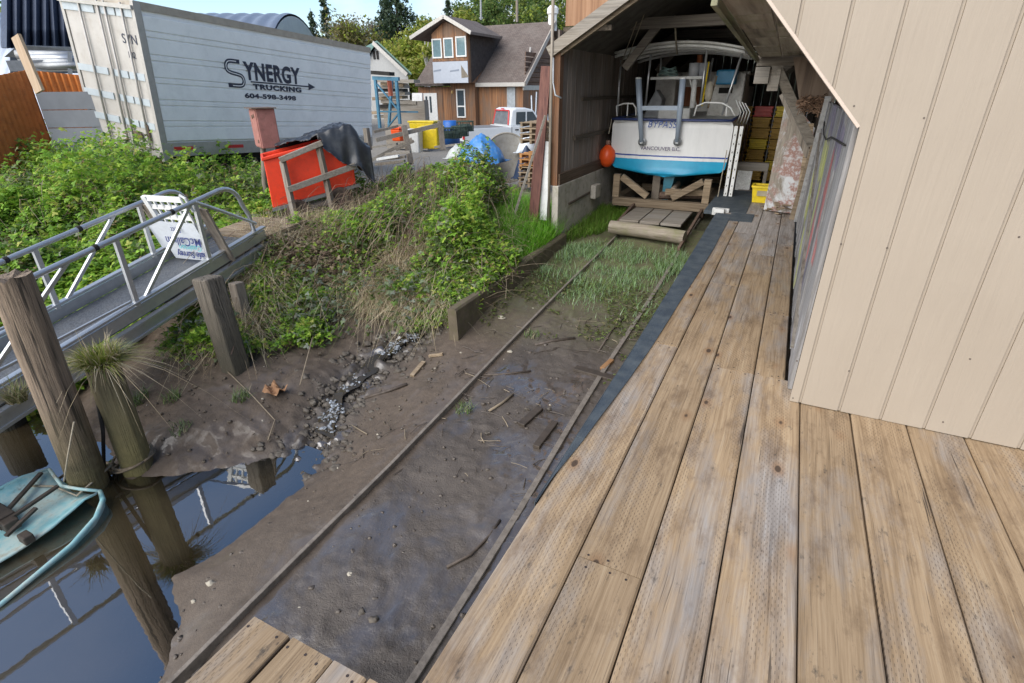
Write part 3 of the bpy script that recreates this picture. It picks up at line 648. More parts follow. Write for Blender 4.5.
for i in range(3):
    for j in range(7):
        b=MB(); x0=-1.25+i*.40+random.uniform(-.02,.02); z0=-.15+j*.215
        for (a,c) in ((0,.03),(.08,.11),(.16,.20)): b.box(x0,x0+.37,13.2,13.5,z0+a,z0+c)
        b.box(x0+.02,x0+.35,13.22,13.48,z0,z0+.18)
        b.build('crate',mats[2] if (j==6 and i==1) else (mats[0] if (i*2+j)%5==0 else mats[3]),cr,bevel=.006)
tag(MB().tube([(-.92,12.6,-.2),(-.9,12.8,1.15)],.03,8).build('iron_bar',M_rust),'rusty bar standing in front of the yellow crates','bar')
# pale pole in front of the shed corner, plank leaning on it
pp=thing('pole','tall thin pale pole at the left corner of the boat shed','pole',(-3.28,YF-.09,-.3))
MB().tube([(-3.28,YF-.09,-.35),(-3.285,YF-.09,3.9)],.022,10).build('shaft',wood('pale_pole',(.27,.23,.185),(.38,.33,.27),(.15,.12,.09),'z',40),pp,smooth=True)
MB().tube([(-3.25,YF-.11,2.1),(-3.24,YF-.12,1.78),(-3.2,YF-.13,1.62),(-3.10,YF-.13,1.58)],.014,8).build('bracket',M_steel,pp,smooth=True)
tag(MB().beam((-3.75,YF-.45,-.2),(-3.33,YF-.17,1.35),.05,.03).build('leaning_plank',W_greyx),'long pale plank leaning against the pole at the shed corner','plank')
tag(MB().beam((-3.5,YF-.2,-.25),(-3.40,YF+.0,2.0),.16,.035,up=(0,1,0)).build('leaning_plank',wood('dark_red_plank',(.11,.045,.035),(.17,.075,.055),(.05,.02,.018),'z',40)),'dark red plank standing behind the pole at the shed corner','plank')
tag(MB().beam((-3.36,YF-.12,-.2),(-3.34,YF-.05,.98),.12,.02,up=(0,1,0)).build('leaning_plank',M_white),'short whitish board at the foot of the shed corner post','plank')
# hanging lines
for i,(a,c,r) in enumerate((((-2.25,8.9,3.0),(-2.96,10.2,2.05),.008),((-2.17,8.9,3.0),(-2.9,10.25,2.05),.008),((-1.98,9.6,2.7),(-2.02,10.3,2.22),.014))):
    mid=(Vector(a)+Vector(c))/2+Vector((0,0,-.03))
    tag(MB().tube([a,mid,c],r,6).build('hanging_rope',M_rope,smooth=True),['left of the two thin ropes running up from the boat canopy corner','right of the two thin ropes running up from the boat canopy corner','thick pale rope hanging from the shed beam onto the middle of the canopy'][i],'rope','ropes hanging in the shed')
# ------------------------------------------------------------------ slipway rails, curb, steps
def rail(x,label,y0,y1,w):
    b=MB(); n=14; ys=np.linspace(y0,y1,n)
    P=[]
    for y in ys:
        dx=.012*math.sin(y*1.3+x); dz=.006*math.sin(y*2.1)
        P.append([(x+dx-w/2,y,zr(y)-.09+dz),(x+dx-w/2,y,zr(y)-.012+dz),(x+dx+w/2,y,zr(y)-.012+dz),(x+dx+w/2,y,zr(y)-.09+dz)])
    b.grid(P); b.add(P[0],[(0,1,2,3)]); tag(b.build('slipway_rail',M_railm,bevel=.004),label,'rail','slipway rails')
M_railm=plain('muddy_rail',(.20,.17,.14),.6,.3,scale=9,dirt=(.085,.068,.053),dirt_amt=.8,bump=.4)
rail(-2.36,'long straight slipway rail across the open mud, left of the pair',-2.5,10.6,.028)
rail(-1.235,'dark slipway rail half sunk in the mud beside the deck, right of the pair',-2.5,10.6,.045)
cw=MB(); n=16
top=[];
for y in np.linspace(4.55,YF-.02,n):
    j=.012*math.sin(y*3.1); x0=-3.09; x1=-2.985+j*.6
    zt=-.50+.03*(y-4.6)+j; zb=zr(y)-.2
    top.append([(x0,y,zb),(x0,y,zt-.012),(x0+.015,y,zt),(x1-.02,y,zt),(x1,y,zt-.02),(x1+.015,y,zb)])
cw.grid([list(reversed(r)) for r in top]); cw.add(top[0],[tuple(range(6))])
curb=cw.build('concrete_curb',plain('mossy_curb',(.12,.095,.062),.95,.35,scale=5,dirt=(.085,.085,.028),dirt_amt=.9,bump=.6),smooth=False)
tag(curb,'low mossy concrete curb between the bramble bank and the slipway','curb wall')
# log step and little ramp under the stern
lg=MB(); lg.tube([(-2.45,8.55,zr(8.5)+.13),(-1.8,8.5,zr(8.5)+.125),(-1.22,8.42,zr(8.5)+.11)],[.108,.112,.105],16)
tag(lg.build('log',wood('driftwood_log',(.23,.19,.145),(.33,.285,.225),(.12,.095,.07),'x',30,moss=(.17,.17,.07)),auto=40),'round grey log lying across the slipway in front of the cradle','log')
rp=thing('plank_ramp','short grey plank ramp between the log and the boat cradle','ramp',(-1.85,9,-.35))
b=MB()
for k in range(3): b.box(-2.34+k*.34,-2.02+k*.34,8.66,9.75,zr(9)+.17,zr(9)+.21)
b.build('planks',W_greyx,rp,bevel=.006)
MB().beam((-2.42,8.7,zr(8.6)+.11),(-2.40,9.9,zr(9.9)+.18),.04,.06).build('side_rail',M_rust,rp); MB().beam((-1.24,8.1,zr(8.2)+.03),(-1.2,9.9,zr(9.9)+.18),.04,.06).build('side_rail',M_rust,rp)

# ------------------------------------------------------------------ boat on its cradle
BX,BY=-1.97,10.1
cd=thing('boat_cradle','brown timber cradle on small wheels carrying the boat','cradle',(BX,9.9,zr(10)))
zb=-.27
b=MB(); b.box(-2.80,-1.0,9.82,9.98,zb,zb+.14); b.build('cross_beam',W_tan,cd,bevel=.008)
for y in (11.6,13.2): MB().box(-2.85,-1.05,y,y+.14,zb,zb+.14).build('cross_beam',W_tan,cd,bevel=.008)
for s in (-1,1):
    xo=BX+s*.80
    MB().box(xo-.06,xo+.06,9.84,9.96,zb+.145,.28).build('post',W_tan,cd,bevel=.008)
    MB().beam((BX+s*.72,9.9,.24),(BX+s*.22,9.9,-.08),.09,.11).build('brace',W_tan,cd,bevel=.006)
    MB().beam((BX+s*.8,9.9,zb+.07),(BX+s*.8,13.8,zb+.07),.14,.14).build('side_beam',W_tan,cd,bevel=.006)
    for y in (10.0,12.8):
        b=MB(); xr=-2.36 if s<0 else -1.235; b.lathe((xr-.05,y,zr(y)+.085),[(.09,0),(.09,.02),(.07,.025),(.07,.08),(.09,.085),(.09,.105)],16,axis=(1,0,0))
        b.build('wheel',M_rust,cd,smooth=False)
b=MB(); b.tube([(-1.75,9.86,-.36),(-1.40,9.86,-.36)],.07,12); b.tube([(-2.05,10.2,-.1),(-1.2,10.3,-.05)],.07,10); b.build('roller',M_rust,cd)
b=MB(); b.beam((-1.9,10.05,.0),(-1.25,10.1,.02),.1,.1); b.build('chock',W_tan,cd)

def hull_mat():
    t=NT('boat_paint'); z=t.sep()[2]; n=t.noise(scale=2.4,detail=6,rough=.65)
    zz=t.math('ADD',z,t.math('MULTIPLY_ADD',t.noise(scale=9,detail=4),.012,-.006))
    c=t.ramp(t.noise(t.mapv((1,1,.25)),5,7,.65),[(.35,(.74,.735,.72)),(.6,(.82,.815,.80)),(.75,(.66,.65,.62))])
    c=t.mix(t.math('LESS_THAN',zz,.98),c,t.mix(.12,c,(.45,.46,.48)))
    blue=t.math('MULTIPLY',t.math('LESS_THAN',zz,.515),t.math('GREATER_THAN',zz,.490)); c=t.mix(blue,c,(.02,.06,.30))
    turq=t.ramp(n,[(.3,(.012,.27,.48)),(.6,(.02,.36,.58)),(.75,(.10,.42,.55))])
    c=t.mix(t.math('LESS_THAN',zz,.44),c,turq)
    t.bump(n,.05,.01); return t.done(c,.32)
M_hull=hull_mat(); M_navy=plain('navy_rail',(.02,.035,.12),.4,.2); M_tube=plain('grey_blue_paint',(.30,.36,.44),.4,.15)
bt=thing('boat','white and turquoise cabin boat with a canopy, hauled out stern first in the shed','boat',(BX,BY,.1))
# hull lofted from cross sections (half section: sheer -> chine -> keel)
def section(t_):
    w=1.04*(1-max(0,(t_-.35)/.65)**2.2); cwid=w*(.97-.12*t_); sh_=1.20+.35*t_**1.6; ch=.36+.35*t_**2; kl=.25-.04*t_+.25*max(0,t_-.75)*2
    half=[(w*.965,sh_),(w*1.0,sh_-.10),(w*1.0,(sh_+ch)/2),(cwid,ch+.06),(cwid*.93,ch),(cwid*.55,ch-.05),(cwid*.3,kl+.02),(0.0,kl)]
    return [(-x,z) for x,z in half]+[(x,z) for x,z in reversed(half[:-1])]
st=[0,.12,.25,.4,.55,.7,.82,.92,.985]; LB=6.4; P=[]
for t_ in st:
    s=section(t_); bow=.0
    P.append([(BX+x,BY+LB*t_+(.07*abs(x/1.06)**2.5 if t_==0 else 0),z) for x,z in s])
b=MB(); b.grid(P)
tr=P[0]; nt=len(tr)
# transom: slightly bowed plate
C=[(BX,BY-.03,1.0),(BX,BY-.03,.55)]
rows=[]
for k in range(8):
    l=tr[k]; r=tr[nt-1-k]; rows.append([tuple(Vector(l).lerp(Vector(r),u)+Vector((0,-.10*(1-(2*u-1)**2)*(1 if k<6 else .6),0))) for u in np.linspace(0,1,13)])
b.grid([list(reversed(x)) for x in rows])
b.build('hull',M_hull,bt,auto=38)
TY=lambda x: BY-.10*(1-((x-BX)/1.06)**2)+.02      # y of the transom face at x
b=MB()
b.tube([(BX+x,(BY-.10*(1-(x/1.03)**2))-.012,1.205) for x in np.linspace(-1.03,1.03,17)],.022,8); 
for s in (-1,1): b.tube([(BX+s*section(t_)[0][0],BY+LB*t_,1.205+.35*t_**1.6) for t_ in st[:-1]],.022,8)
b.build('rub_rail',M_navy,bt,smooth=True)
b=MB(); b.grid([[(BX+u*section(t_)[0][0]*.98,BY+LB*t_,1.15+.35*t_**1.6) for u in np.linspace(-1,1,5)] for t_ in st]); b.build('side_deck',M_white,bt)
text('name_lettering','BYPASS',at(647.5,127.2,y=BY-.10),(1,.0,0),(0,0,1),.15,plain('blue_letter',(.012,.06,.26),.5,.1,bump=0),bt,width=.50,bold=.001,push=.016,shear=.25,spacing=1.15)
text('port_lettering','VANCOUVER B.C.',at(640.5,149.5,y=BY-.11),(1,.0,0),(0,0,1),.085,plain('grey_letter',(.09,.07,.14),.5,.1,bump=0),bt,width=.70,bold=.001,push=.018)
b=MB()
p=at(644,121,y=BY-.105); b.box(BX-.50,BX+.20,BY-.125,BY-.118,1.0,1.12)
# stern gear
for px0,px1 in ((638.5,641.5),(683,677)):
    a=at(px0,79,y=BY-.16); c=at(px1,142,y=BY-.13)
    MB().tube([a,a.lerp(c,.45),c],[.052,.05,.036],12).build('davit_arm',M_tube,bt,smooth=True)
    MB().lathe((c.x,BY-.075,c.z),[(.07,0),(.07,-.03),(.035,-.045),(.03,-.08)],16,axis=(0,1,0)).build('davit_foot',M_steel,bt)
    MB().lathe((a.x,a.y,a.z),[(.052,-.0),(.05,.02),(.02,.03)],12).build('davit_cap',M_white,bt)
MB().beam(at(641,108,y=BY-.15),at(680,108,y=BY-.15),.05,.07).build('davit_crossbar',M_tube,bt)
b=MB(); b.box(BX-.20,BX-.06,BY+.02,BY+.055,-.20,.30); b.build('rudder',plain('brown_rudder',(.13,.105,.08),.6,.3,.3,dirt=(.2,.17,.12)),bt,bevel=.008)
b=MB(); b.prism([(BX-.02,BY+.12,-.2),(BX+.08,BY+.12,-.2),(BX+.17,BY+.12,.24),(BX-.02,BY+.12,.24)],(0,3.5,0)); b.build('skeg',plain('teal_skeg',(.02,.16,.22),.5,.3),bt)
b=MB(); b.tube([(BX+.19,BY-.02,.02),(BX+.16,BY+.6,.05)],.055,12); b.build('shaft_log',plain('tan_shaft',(.34,.27,.2),.7),bt)
# canopy: arched top on ribs and posts
HX0,HX1=at(617,52,y=10.3).x,at(746,50,y=10.3).x; ZC=2.26
arch=lambda u: ZC+.13*(1-(2*u-1)**2)-.0*(u)
X=lambda u: HX0+(HX1-HX0)*u
us=np.linspace(0,1,15)
b=MB()
for (y0,y1,dz) in ((10.15,12.1,0),):
    lo=[[(X(u),y,arch(u)-.02*(y-10.15)) for u in us] for y in np.linspace(y0,y1,6)]; b.grid(lo)
b.build('canopy',plain('canopy_cloth',(.72,.71,.68),.6,.12,dirt=(.28,.26,.22),dirt_amt=.5),bt,solid=.03,smooth=True)
for y in (10.2,10.7,11.25,11.8): MB().tube([(X(u),y,arch(u)-.055-.02*(y-10.15)) for u in us],.022,8).build('canopy_rib',M_white,bt,smooth=True)
for px0,py0,px1,py1,yy in ((621,60,617,116,10.3),(651,54,645,108,10.35),(707,50,700,108,10.35),(742,54,722,115,10.3),(661,58,660,80,11.6),(713,58,709,80,11.6)):
    a=at(px0,py0,y=yy); c=at(px1,py1,y=yy); MB().tube([a,c],.019,8).build('canopy_post',M_alu,bt,smooth=True)
# stern rails
for pts in (((617,116),(616.5,106),(624,103.5),(633,103.5),(636,108),(636,116)),((694,116),(697,106),(705,102.5),(722,103),(731,108),(735,116))):
    MB().tube([at(*p,y=10.18) for p in pts],.014,8).build('stern_rail',M_white,bt,smooth=True)
for px in (628,727): MB().tube([at(px,103.5,y=10.2),at(px-1,116,y=10.2)],.011,6).build('rail_stanchion',M_white,bt)
for k in range(4): MB().tube([at(736+k*3,100+k,y=10.5),at(741+k*3,112,y=10.5),at(737+k*3,124,y=10.6)],.010,6).build('hose_loop',M_white,bt,smooth=True)
# shelf, cabin and bulkhead
MB().beam(at(652,78.5,y=11.2),at(704,77.5,y=11.2),.25,.045).build('shelf',M_white,bt)
cab=MB(); x0,x1=at(655,90,y=12.3).x,at(745,90,y=12.3).x
cab.box(x0,x0+.42,12.3,14.6,1.15,1.98); cab.box(x1-.62,x1,12.0,14.6,1.1,1.95); cab.box(x0,x1,12.9,14.6,1.7,2.0); cab.box(x0+.4,x1-.6,12.9,12.95,1.1,1.4)
cab.build('cabin',plain('cabin_cream',(.68,.66,.62),.5,.1,dirt=(.25,.22,.18)),bt,bevel=.02)
MB().box(x1-.45,x1-.2,11.985,11.998,1.6,1.7).build('cabin_window',M_black,bt); MB().box(x0+.46,x1-.66,12.85,12.88,1.4,1.68).build('cabin_window',M_black,bt)
MB().box(x0+.5,x0+.85,12.7,12.84,1.35,1.72).build('companion_door',wood('varnished_wood',(.20,.07,.03),(.3,.12,.06),(.1,.04,.02),'z',40),bt)
MB().prism([(x0+.0,11.5,1.15),(x0+.30,11.5,1.15),(x0+.34,11.5,1.5),(x0+.2,11.5,1.68),(x0+.06,11.5,1.4)],(0,.35,0)).build('seat_back',plain('seat_grey',(.33,.34,.36),.6),bt,bevel=.02)
MB().box(x0+.35,x0+.95,11.2,11.7,1.15,1.36).build('engine_box',M_white,bt,bevel=.02)
# loose gear aboard
b=MB(); b.box(-1.50,-1.15,11.5,11.85,1.75,2.0); tag(b.build('cooler_box',plain('bright_blue',(.02,.22,.42),.45,.2),bevel=.03),'bright blue soft bag on the right of the boat under the canopy','bag')
for i,(px,c) in enumerate(((693,(.42,.43,.46)),(703,(.35,.36,.4)))):
    p=at(px,78,y=11.2); b=MB(); b.lathe((p.x,11.2,p.z+.025),[(.085,0),(.1,.22),(.09,.22),(.075,.02)],16); tag(b.build('bucket',plain('bucket_grey%d'%i,c,.5,.1),smooth=True),['left one of two grey buckets on the boat shelf','right one of two grey buckets on the boat shelf'][i],'bucket','buckets on the boat shelf')
p=at(668,76,y=11.2); b=MB()
for k in range(7): b.tube([(p.x+.2*math.cos(a+k)*(.9-.05*k),11.2+.1*math.sin(a+k),p.z+.02+.018*k+.02*math.sin(2*a)) for a in np.linspace(0,6.2,14)],.012,6)
tag(b.build('coiled_rope',plain('sea_green_rope',(.20,.30,.28),.9,.2),smooth=True),'coiled pale green rope on the boat shelf','rope')
tag(MB().tube([at(695,80,y=10.6),at(692,108,y=10.5)],.045,12).build('fender',M_white,smooth=True),'white cylindrical fender hanging right of the davits','fender')
p=at(709,92,y=10.7); tag(MB().lathe(p,[(.02,-.17),(.06,-.1),(.07,0),(.06,.1),(.015,.17)],12).build('fender',plain('cream_fender',(.55,.5,.4),.5),smooth=True),'small cream float hanging by the right canopy post','fender')
for i,(a,c,m,l) in enumerate((((709,62),(702,106),M_yellow,'yellow topped pole leaning by the right canopy post of the boat'),((717,76),(708,108),W_tan,'brown fishing rod handle leaning behind the right canopy post'),((690,80),(697,108),M_white,'thin white pole leaning between the davits and the canopy post'))):
    tag(MB().tube([at(*a,y=10.9),at(*c,y=10.6)],.014,6).build('pole',m),l,'pole')
tag(MB().tube([at(700,55,y=11.4),at(699,76,y=11.4)],.05,10).build('copper_pipe',plain('copper',(.35,.12,.05),.35,.2,.6)),'short copper coloured pipe above the buckets','pipe')
# buoy between boat and wall
by=thing('buoy','round orange buoy hanging between the boat and the shed wall','buoy',(-3.06,10.12,.56))
MB().lathe((-3.06,10.12,.56),[(.01,-.20),(.07,-.185),(.135,-.11),(.155,0),(.135,.10),(.07,.17),(.04,.20)],18).build('ball',M_orange,by,smooth=True)
MB().lathe((-3.06,10.12,.56),[(.04,.195),(.045,.26),(.02,.28)],12).build('eye',plain('grey_orange',(.3,.17,.13),.6),by,smooth=True)
MB().tube([(-3.06,10.12,.95),(-3.03,10.15,1.2)],.008,6).build('line',M_rope,by)
tag(MB().tube([at(727,150,y=9.95),at(722,175,y=9.9),at(716,206,y=9.85)],.008,6).build('line',M_rope),'thin line hanging from the stern to the cradle','rope')
# ------------------------------------------------------------------ gangway
GA=Vector((-5.807,4.425,.15)); GD=Vector((-.1737,1,.16885)); GH=Vector((GD.x,GD.y,0)).normalized(); GC=Vector((-GH.y,GH.x,0)); GW_=.74
gp=lambda t,c=0,h=0: GA+GD*t+GC*c+Vector((0,0,h))
gw=thing('gangway','aluminium gangway with a dark tread and tube handrails sloping down to the left','gangway',gp(0,.37,-.2))
T0,T1=-6.5,.06
def tread_mat():
    t=NT('grip_tread'); v=t.voro(t.mapv((1,1,1)),60,feat='F1'); n=t.noise(scale=5,detail=6)
    t.bump(v,.5,.004); return t.done(t.mix(t.ramp(n,[(.45,0.0),(.7,.4)]),t.ramp(v,[(.2,(.045,.05,.058)),(.6,(.10,.11,.125))]),(.17,.17,.165)),.75)
b=MB(); b.hexa([gp(T0,0,-.19),gp(T0,GW_,-.19),gp(T1,GW_,-.19),gp(T1,0,-.19),gp(T0,0,-.15),gp(T0,GW_,-.15),gp(T1,GW_,-.15),gp(T1,0,-.15)]); b.build('tread',tread_mat(),gw)
for c,s in ((0,-1),(GW_,1)):
    b=MB()
    for h,w,hh in ((-.012,.07,.024),(-.10,.03,.11),(-.215,.07,.03),(-.285,.03,.10),(-.335,.06,.03)):
        b.beam(gp(T0,c+s*.035,h),gp(T1+.05,c+s*.035,h),w,hh)
    b.build('side_channel',M_alu,gw,bevel=.004)
hn={0:.62,1:.56}
for k,c in ((0,-.03),(1,GW_+.03)):
    h=hn[k]; e=.18
    pts=[gp(T0,c,h),gp(-3,c,h),gp(-.45,c,h)]+[gp(-.45+.30*math.sin(a),c,h-.30*(1-math.cos(a))*1.0) for a in np.linspace(.25,1.45,6)]+[gp(-.08,c,.2),gp(-.05,c,-.05)]
    MB().tube(pts,.026,12).build('handrail',M_alu,gw,smooth=True)
    ts=(-1.75,-3.3,-5.2,-.8) if k==0 else (-1.95,-3.6,-5.4,-.8)
    for t_ in ts: MB().beam(gp(t_,c,-.06),gp(t_+.0,c,h),.045,.045).build('rail_post',M_alu,gw,bevel=.004)
    for ta,tb in (((-1.75,-.85),(-3.3,-2.2)) if k==0 else ((-1.95,-1.1),(-3.6,-2.5))):
        MB().beam(gp(ta+.1,c,-.02),gp(tb,c,h),.03,.03).build('diagonal_brace',M_alu,gw)
    MB().beam(gp(T0,c,.27),gp(-1.8 if k==0 else -2,c,.0 if k else .02),.022,.022).build('lower_rail',M_alu,gw)
MB().tube([gp(-.8,-.04,.62),gp(-.45,-.05,.38),gp(-.02,-.05,.08)],.02,8).build('top_brace',M_alu,gw)
# clamps on the handrails
for k,c,ts in ((0,-.03,(-1.95,-2.55,-1.1)),(1,GW_+.03,(-1.5,-2.2))):
    for t_ in ts:
        b=MB(); d=GD.normalized(); b.tube([gp(t_,c,hn[k])-d*.02,gp(t_,c,hn[k])+d*.02],.03,10); b.build('clamp',M_black,gw)
# gate closed across the gangway with an old election board hung upside down
gt=thing('gangway_gate','plywood gate across the gangway with white lattice and an upside down sign','gate',gp(-.8,.42,-.15))
gq=lambda c,h,t=0: gp(-.64+t-.28*h,c*.88,h*.88)
W_gate=wood('gate_ply',(.22,.175,.13),(.32,.265,.205),(.12,.095,.07),'z',25,grey=(.3,.27,.23))
MB().beam(gq(-.06,-.16,.06),gq(-.06,.60,.06),.16,.025,up=(0,1,0)).build('side_board',W_gate,gt)
MB().beam(gq(.74,-.12,.03),gq(.76,.62,.03),.24,.02,up=(0,1,0)).build('side_board',W_gate,gt)
def slab(c0,c1,h0,h1,t,th,name,mat,shift=0.0):
    b=MB(); d=GD.normalized()*th; P=[gq(c0,h0,t),gq(c1,h0,t),gq(c1+shift,h1,t),gq(c0+shift,h1,t)]; b.prism([tuple(p) for p in P],tuple(d)); return b.build(name,mat,gt)
b=MB(); 
for h in (.36,.50,.64,.755): b.beam(gq(.05,h,-.03),gq(.62,h,-.03),.018,.05 if h<.7 else .06)
for k in range(6): b.beam(gq(.06+k*.11,.34,-.032),gq(.06+k*.11,.75,-.032),.022,.022)
b.build('lattice',M_white,gt)
b=MB(); b.beam(gq(.62,.78,-.03),gq(.62,.1,-.03),.06,.04); b.build('lattice_frame',M_white,gt); b=MB(); b.tube([gq(.06,.76,-.03),gq(.03,.82,-.03),gq(-.02,.78,-.03),gq(-.03,.6,-.03)],.014,8); b.build('hook',M_white,gt)
M_sign=plain('sign_white',(.68,.71,.75),.45,.06,dirt=(.4,.42,.42),dirt_amt=.3)
slab(.04,.70,-.13,.44,-.06,.006,'sign_board',M_sign)
slab(.60,.84,.02,.40,-.05,.006,'sign_corner',M_sign)
M_navyt=plain('navy_letter',(.02,.035,.16),.5,.1,bump=0); M_cyt=plain('cyan_letter',(.10,.50,.55),.5,.1,bump=0)
NX=GC; UPV=Vector((0,0,1))
def sgn(body,c,h,size,mat,sx=1.0,bold=0): text('lettering',body,gq(c,h,-.068),GC,-UPV,size*.9,mat,gt,sx=sx,bold=bold,push=.004)
# upside down: reading direction runs the other way (camera sees +GC to the left)
sgn('McCallum',.06,.22,.15,M_navyt,.92,.001); sgn('Coalition',.12,.105,.10,M_cyt,.95); sgn('Safe Surrey',.10,-.0,.115,M_navyt,.9,.002)
sgn('Elect',.28,.37,.09,M_navyt,.9)

ld=thing('gangway_landing','worn timber landing at the top of the gangway by the red crate','landing',tuple(gp(.7,.4,-.25)))
b=MB()
for k in range(6): b.beam(gp(.12+.15*k,-.04,-.16-.02*k),gp(.12+.15*k,.85,-.16-.02*k),.145,.04)
b.build('planks',W_tan,ld)

# ------------------------------------------------------------------ pilings
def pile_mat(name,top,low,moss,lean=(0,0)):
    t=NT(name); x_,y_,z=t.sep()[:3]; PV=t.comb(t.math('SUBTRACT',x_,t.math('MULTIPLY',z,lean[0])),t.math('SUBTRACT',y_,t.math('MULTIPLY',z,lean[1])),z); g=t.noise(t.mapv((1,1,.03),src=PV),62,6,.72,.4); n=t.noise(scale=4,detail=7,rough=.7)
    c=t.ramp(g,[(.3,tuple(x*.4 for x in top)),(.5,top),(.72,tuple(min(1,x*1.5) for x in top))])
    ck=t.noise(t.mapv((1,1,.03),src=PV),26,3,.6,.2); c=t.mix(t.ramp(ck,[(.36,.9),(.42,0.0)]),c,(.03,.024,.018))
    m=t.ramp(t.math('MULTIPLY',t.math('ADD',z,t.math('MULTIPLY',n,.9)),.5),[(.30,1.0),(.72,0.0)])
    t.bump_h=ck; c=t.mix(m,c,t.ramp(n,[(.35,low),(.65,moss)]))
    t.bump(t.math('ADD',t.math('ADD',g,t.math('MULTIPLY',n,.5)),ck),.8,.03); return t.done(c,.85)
def piling(name,label,base,top,r0,r1,mat,n=18,rough_top=True,group=None):
    base=Vector(base); top=Vector(top); th=thing(name,label,'piling',(base.x,base.y,-1.3),group); b=MB()
    P=[]; k=26
    for i in range(k):
        u=i/(k-1); c=base.lerp(top,u); r=r0+(r1-r0)*u; row=[]
        for j in range(n+1):
            a=2*math.pi*(j%n)/n; d=Vector((math.cos(a),math.sin(a),0))
            f=1+.07*mnoise.noise(Vector((d.x*2+base.x,d.y*2,u*3)))+.04*mnoise.noise(Vector((d.x*7,d.y*7+base.y,u*1.5)))
            zz=0.07*mnoise.noise(Vector((d.x*3,d.y*3,base.x))) if (i==k-1 and rough_top) else 0
            row.append(c+d*r*f+Vector((0,0,zz)))
        P.append(row)
    b.grid(P); b.add(P[-1][:-1]+[top+Vector((0,0,-.02))],[(j,(j+1)%n,n) for j in range(n)])
    b.build('shaft',mat,th,smooth=False,auto=50); return th
b0=at(84,478,z=-1.3); t0=at(10,276,y=b0.y-.12)
MP1=pile_mat('piling_wood',(.27,.20,.14),(.10,.08,.042),(.19,.155,.065),((t0.x-b0.x)/(t0.z+2),(t0.y-b0.y)/(t0.z+2)))
p1=piling('piling','tall split-topped piling nearest the sunken turquoise boat, at the left edge','(0)' and (b0.x,b0.y,-2.0),(t0.x,t0.y,t0.z),.142,.112,MP1)
b1=at(136,466,z=-1.28); t1=at(101,362,y=b1.y)
MP2=pile_mat('mossy_piling',(.22,.18,.1),(.14,.115,.055),(.22,.19,.07),((t1.x-b1.x)/(t1.z+2),0))
p2=piling('piling','mossy piling crowned with a tuft of yellow green grass','x' and (b1.x,b1.y,-2.0),(t1.x,t1.y,t1.z),.125,.115,MP2)
b2_=at(8,425,z=-1.3); t2=b2_+Vector((0,0,.55))
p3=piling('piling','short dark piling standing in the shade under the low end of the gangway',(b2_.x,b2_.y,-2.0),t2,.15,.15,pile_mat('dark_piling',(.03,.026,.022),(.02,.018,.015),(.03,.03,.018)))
# square stump
q0=at(240,372,z=-1.0); q1=at(207,277,y=q0.y+.02)
sp=thing('square_stump','square grey timber stump leaning at the edge of the bank below the gangway','post',tuple(q0))
b=MB(); b.beam((q0.x-.03,q0.y,-1.3),(q1.x,q1.y,q1.z),.235,.2,up=(0,1,0)); b.build('shaft',pile_mat('stump_wood',(.16,.135,.105),(.08,.07,.05),(.10,.085,.055)),sp,bevel=.02)
q0=at(243,345,z=-.95); q1=at(228,285,y=q0.y+.05)
tag(MB().beam((q0.x,q0.y+.1,-1.2),(q1.x,q1.y+.1,q1.z),.13,.12,up=(0,1,0)).build('stump',W_post,bevel=.01),'narrower post standing right behind the square grey stump','post')
# ropes
def loopz(c,r,z,tilt,ph=0): return [(c[0]+r*math.cos(a),c[1]+r*math.sin(a),z+tilt*math.sin(a+ph)) for a in np.linspace(0,6.283,26)]
M_brope=plain('old_brown_rope',(.20,.155,.105),.95,.3,scale=50)
for i,(c,r,z,ti) in enumerate(((b1,.155,-1.17,.03),(b1,.165,-1.22,.05))):
    tag(MB().tube(loopz((c.x,c.y),r,z,ti,i*1.3),.011,6).build('mooring_rope',M_brope,smooth=True),['upper rope loop tied round the foot of the grassy piling','lower rope loop tied round the foot of the grassy piling'][i],'rope')
tag(MB().tube(loopz((b0.x+.02,b0.y),.19,-1.25,.035,2),.012,6).build('mooring_rope',M_brope,smooth=True),'rope loop round the foot of the tall split piling','rope')
tag(MB().tube([(b1.x,b1.y-.16,-1.15),(b0.x+.35,b0.y-.2,-1.2),(b0.x+.05,b0.y-.22,-1.2),(-5.0,1.25,-1.17)],.009,6).build('mooring_rope',M_rope,smooth=True),'pale rope stretched from the grassy piling to the sunken boat','rope')
tag(MB().tube([at(74,422,y=b0.y-.16),at(68,455,y=b0.y-.2),at(64,481,y=b0.y-.2)],.006,5).build('line',M_rope),'thin pale line hanging down the tall split piling','rope')
tag(MB().tube([at(97,398,y=b1.y-.1),at(103,430,y=b1.y-.14),at(104,468,y=b1.y-.14)],.016,6).build('hose',M_black,smooth=True),'black hose hanging between the two pilings','hose')

# ------------------------------------------------------------------ sunken boat
def sunk_mat():
    t=NT('flaking_turquoise'); n=t.noise(scale=3.4,detail=8,rough=.7); n2=t.noise(scale=22,detail=5)
    c=t.ramp(n,[(.3,(.13,.36,.40)),(.46,(.26,.50,.52)),(.58,(.46,.57,.53)),(.70,(.36,.34,.26))])
    c=t.mix(t.ramp(n2,[(.6,0.0),(.75,.6)]),c,(.16,.13,.09)); t.bump(n2,.3,.006); return t.done(c,.55)
M_sunk=sunk_mat()
sk=thing('sunken_boat','small wrecked turquoise boat half sunk beside the pilings','boat',(-4.9,.9,-1.35))
L=[at(49,469,z=-1.14),at(22,477,z=-1.12),at(0,488,z=-1.10)]
Rr=[at(100,491,z=-1.2),at(103,500,z=-1.22),at(96,518,z=-1.24),at(72,545,z=-1.26),at(36,575,z=-1.275),at(0,605,z=-1.285)]
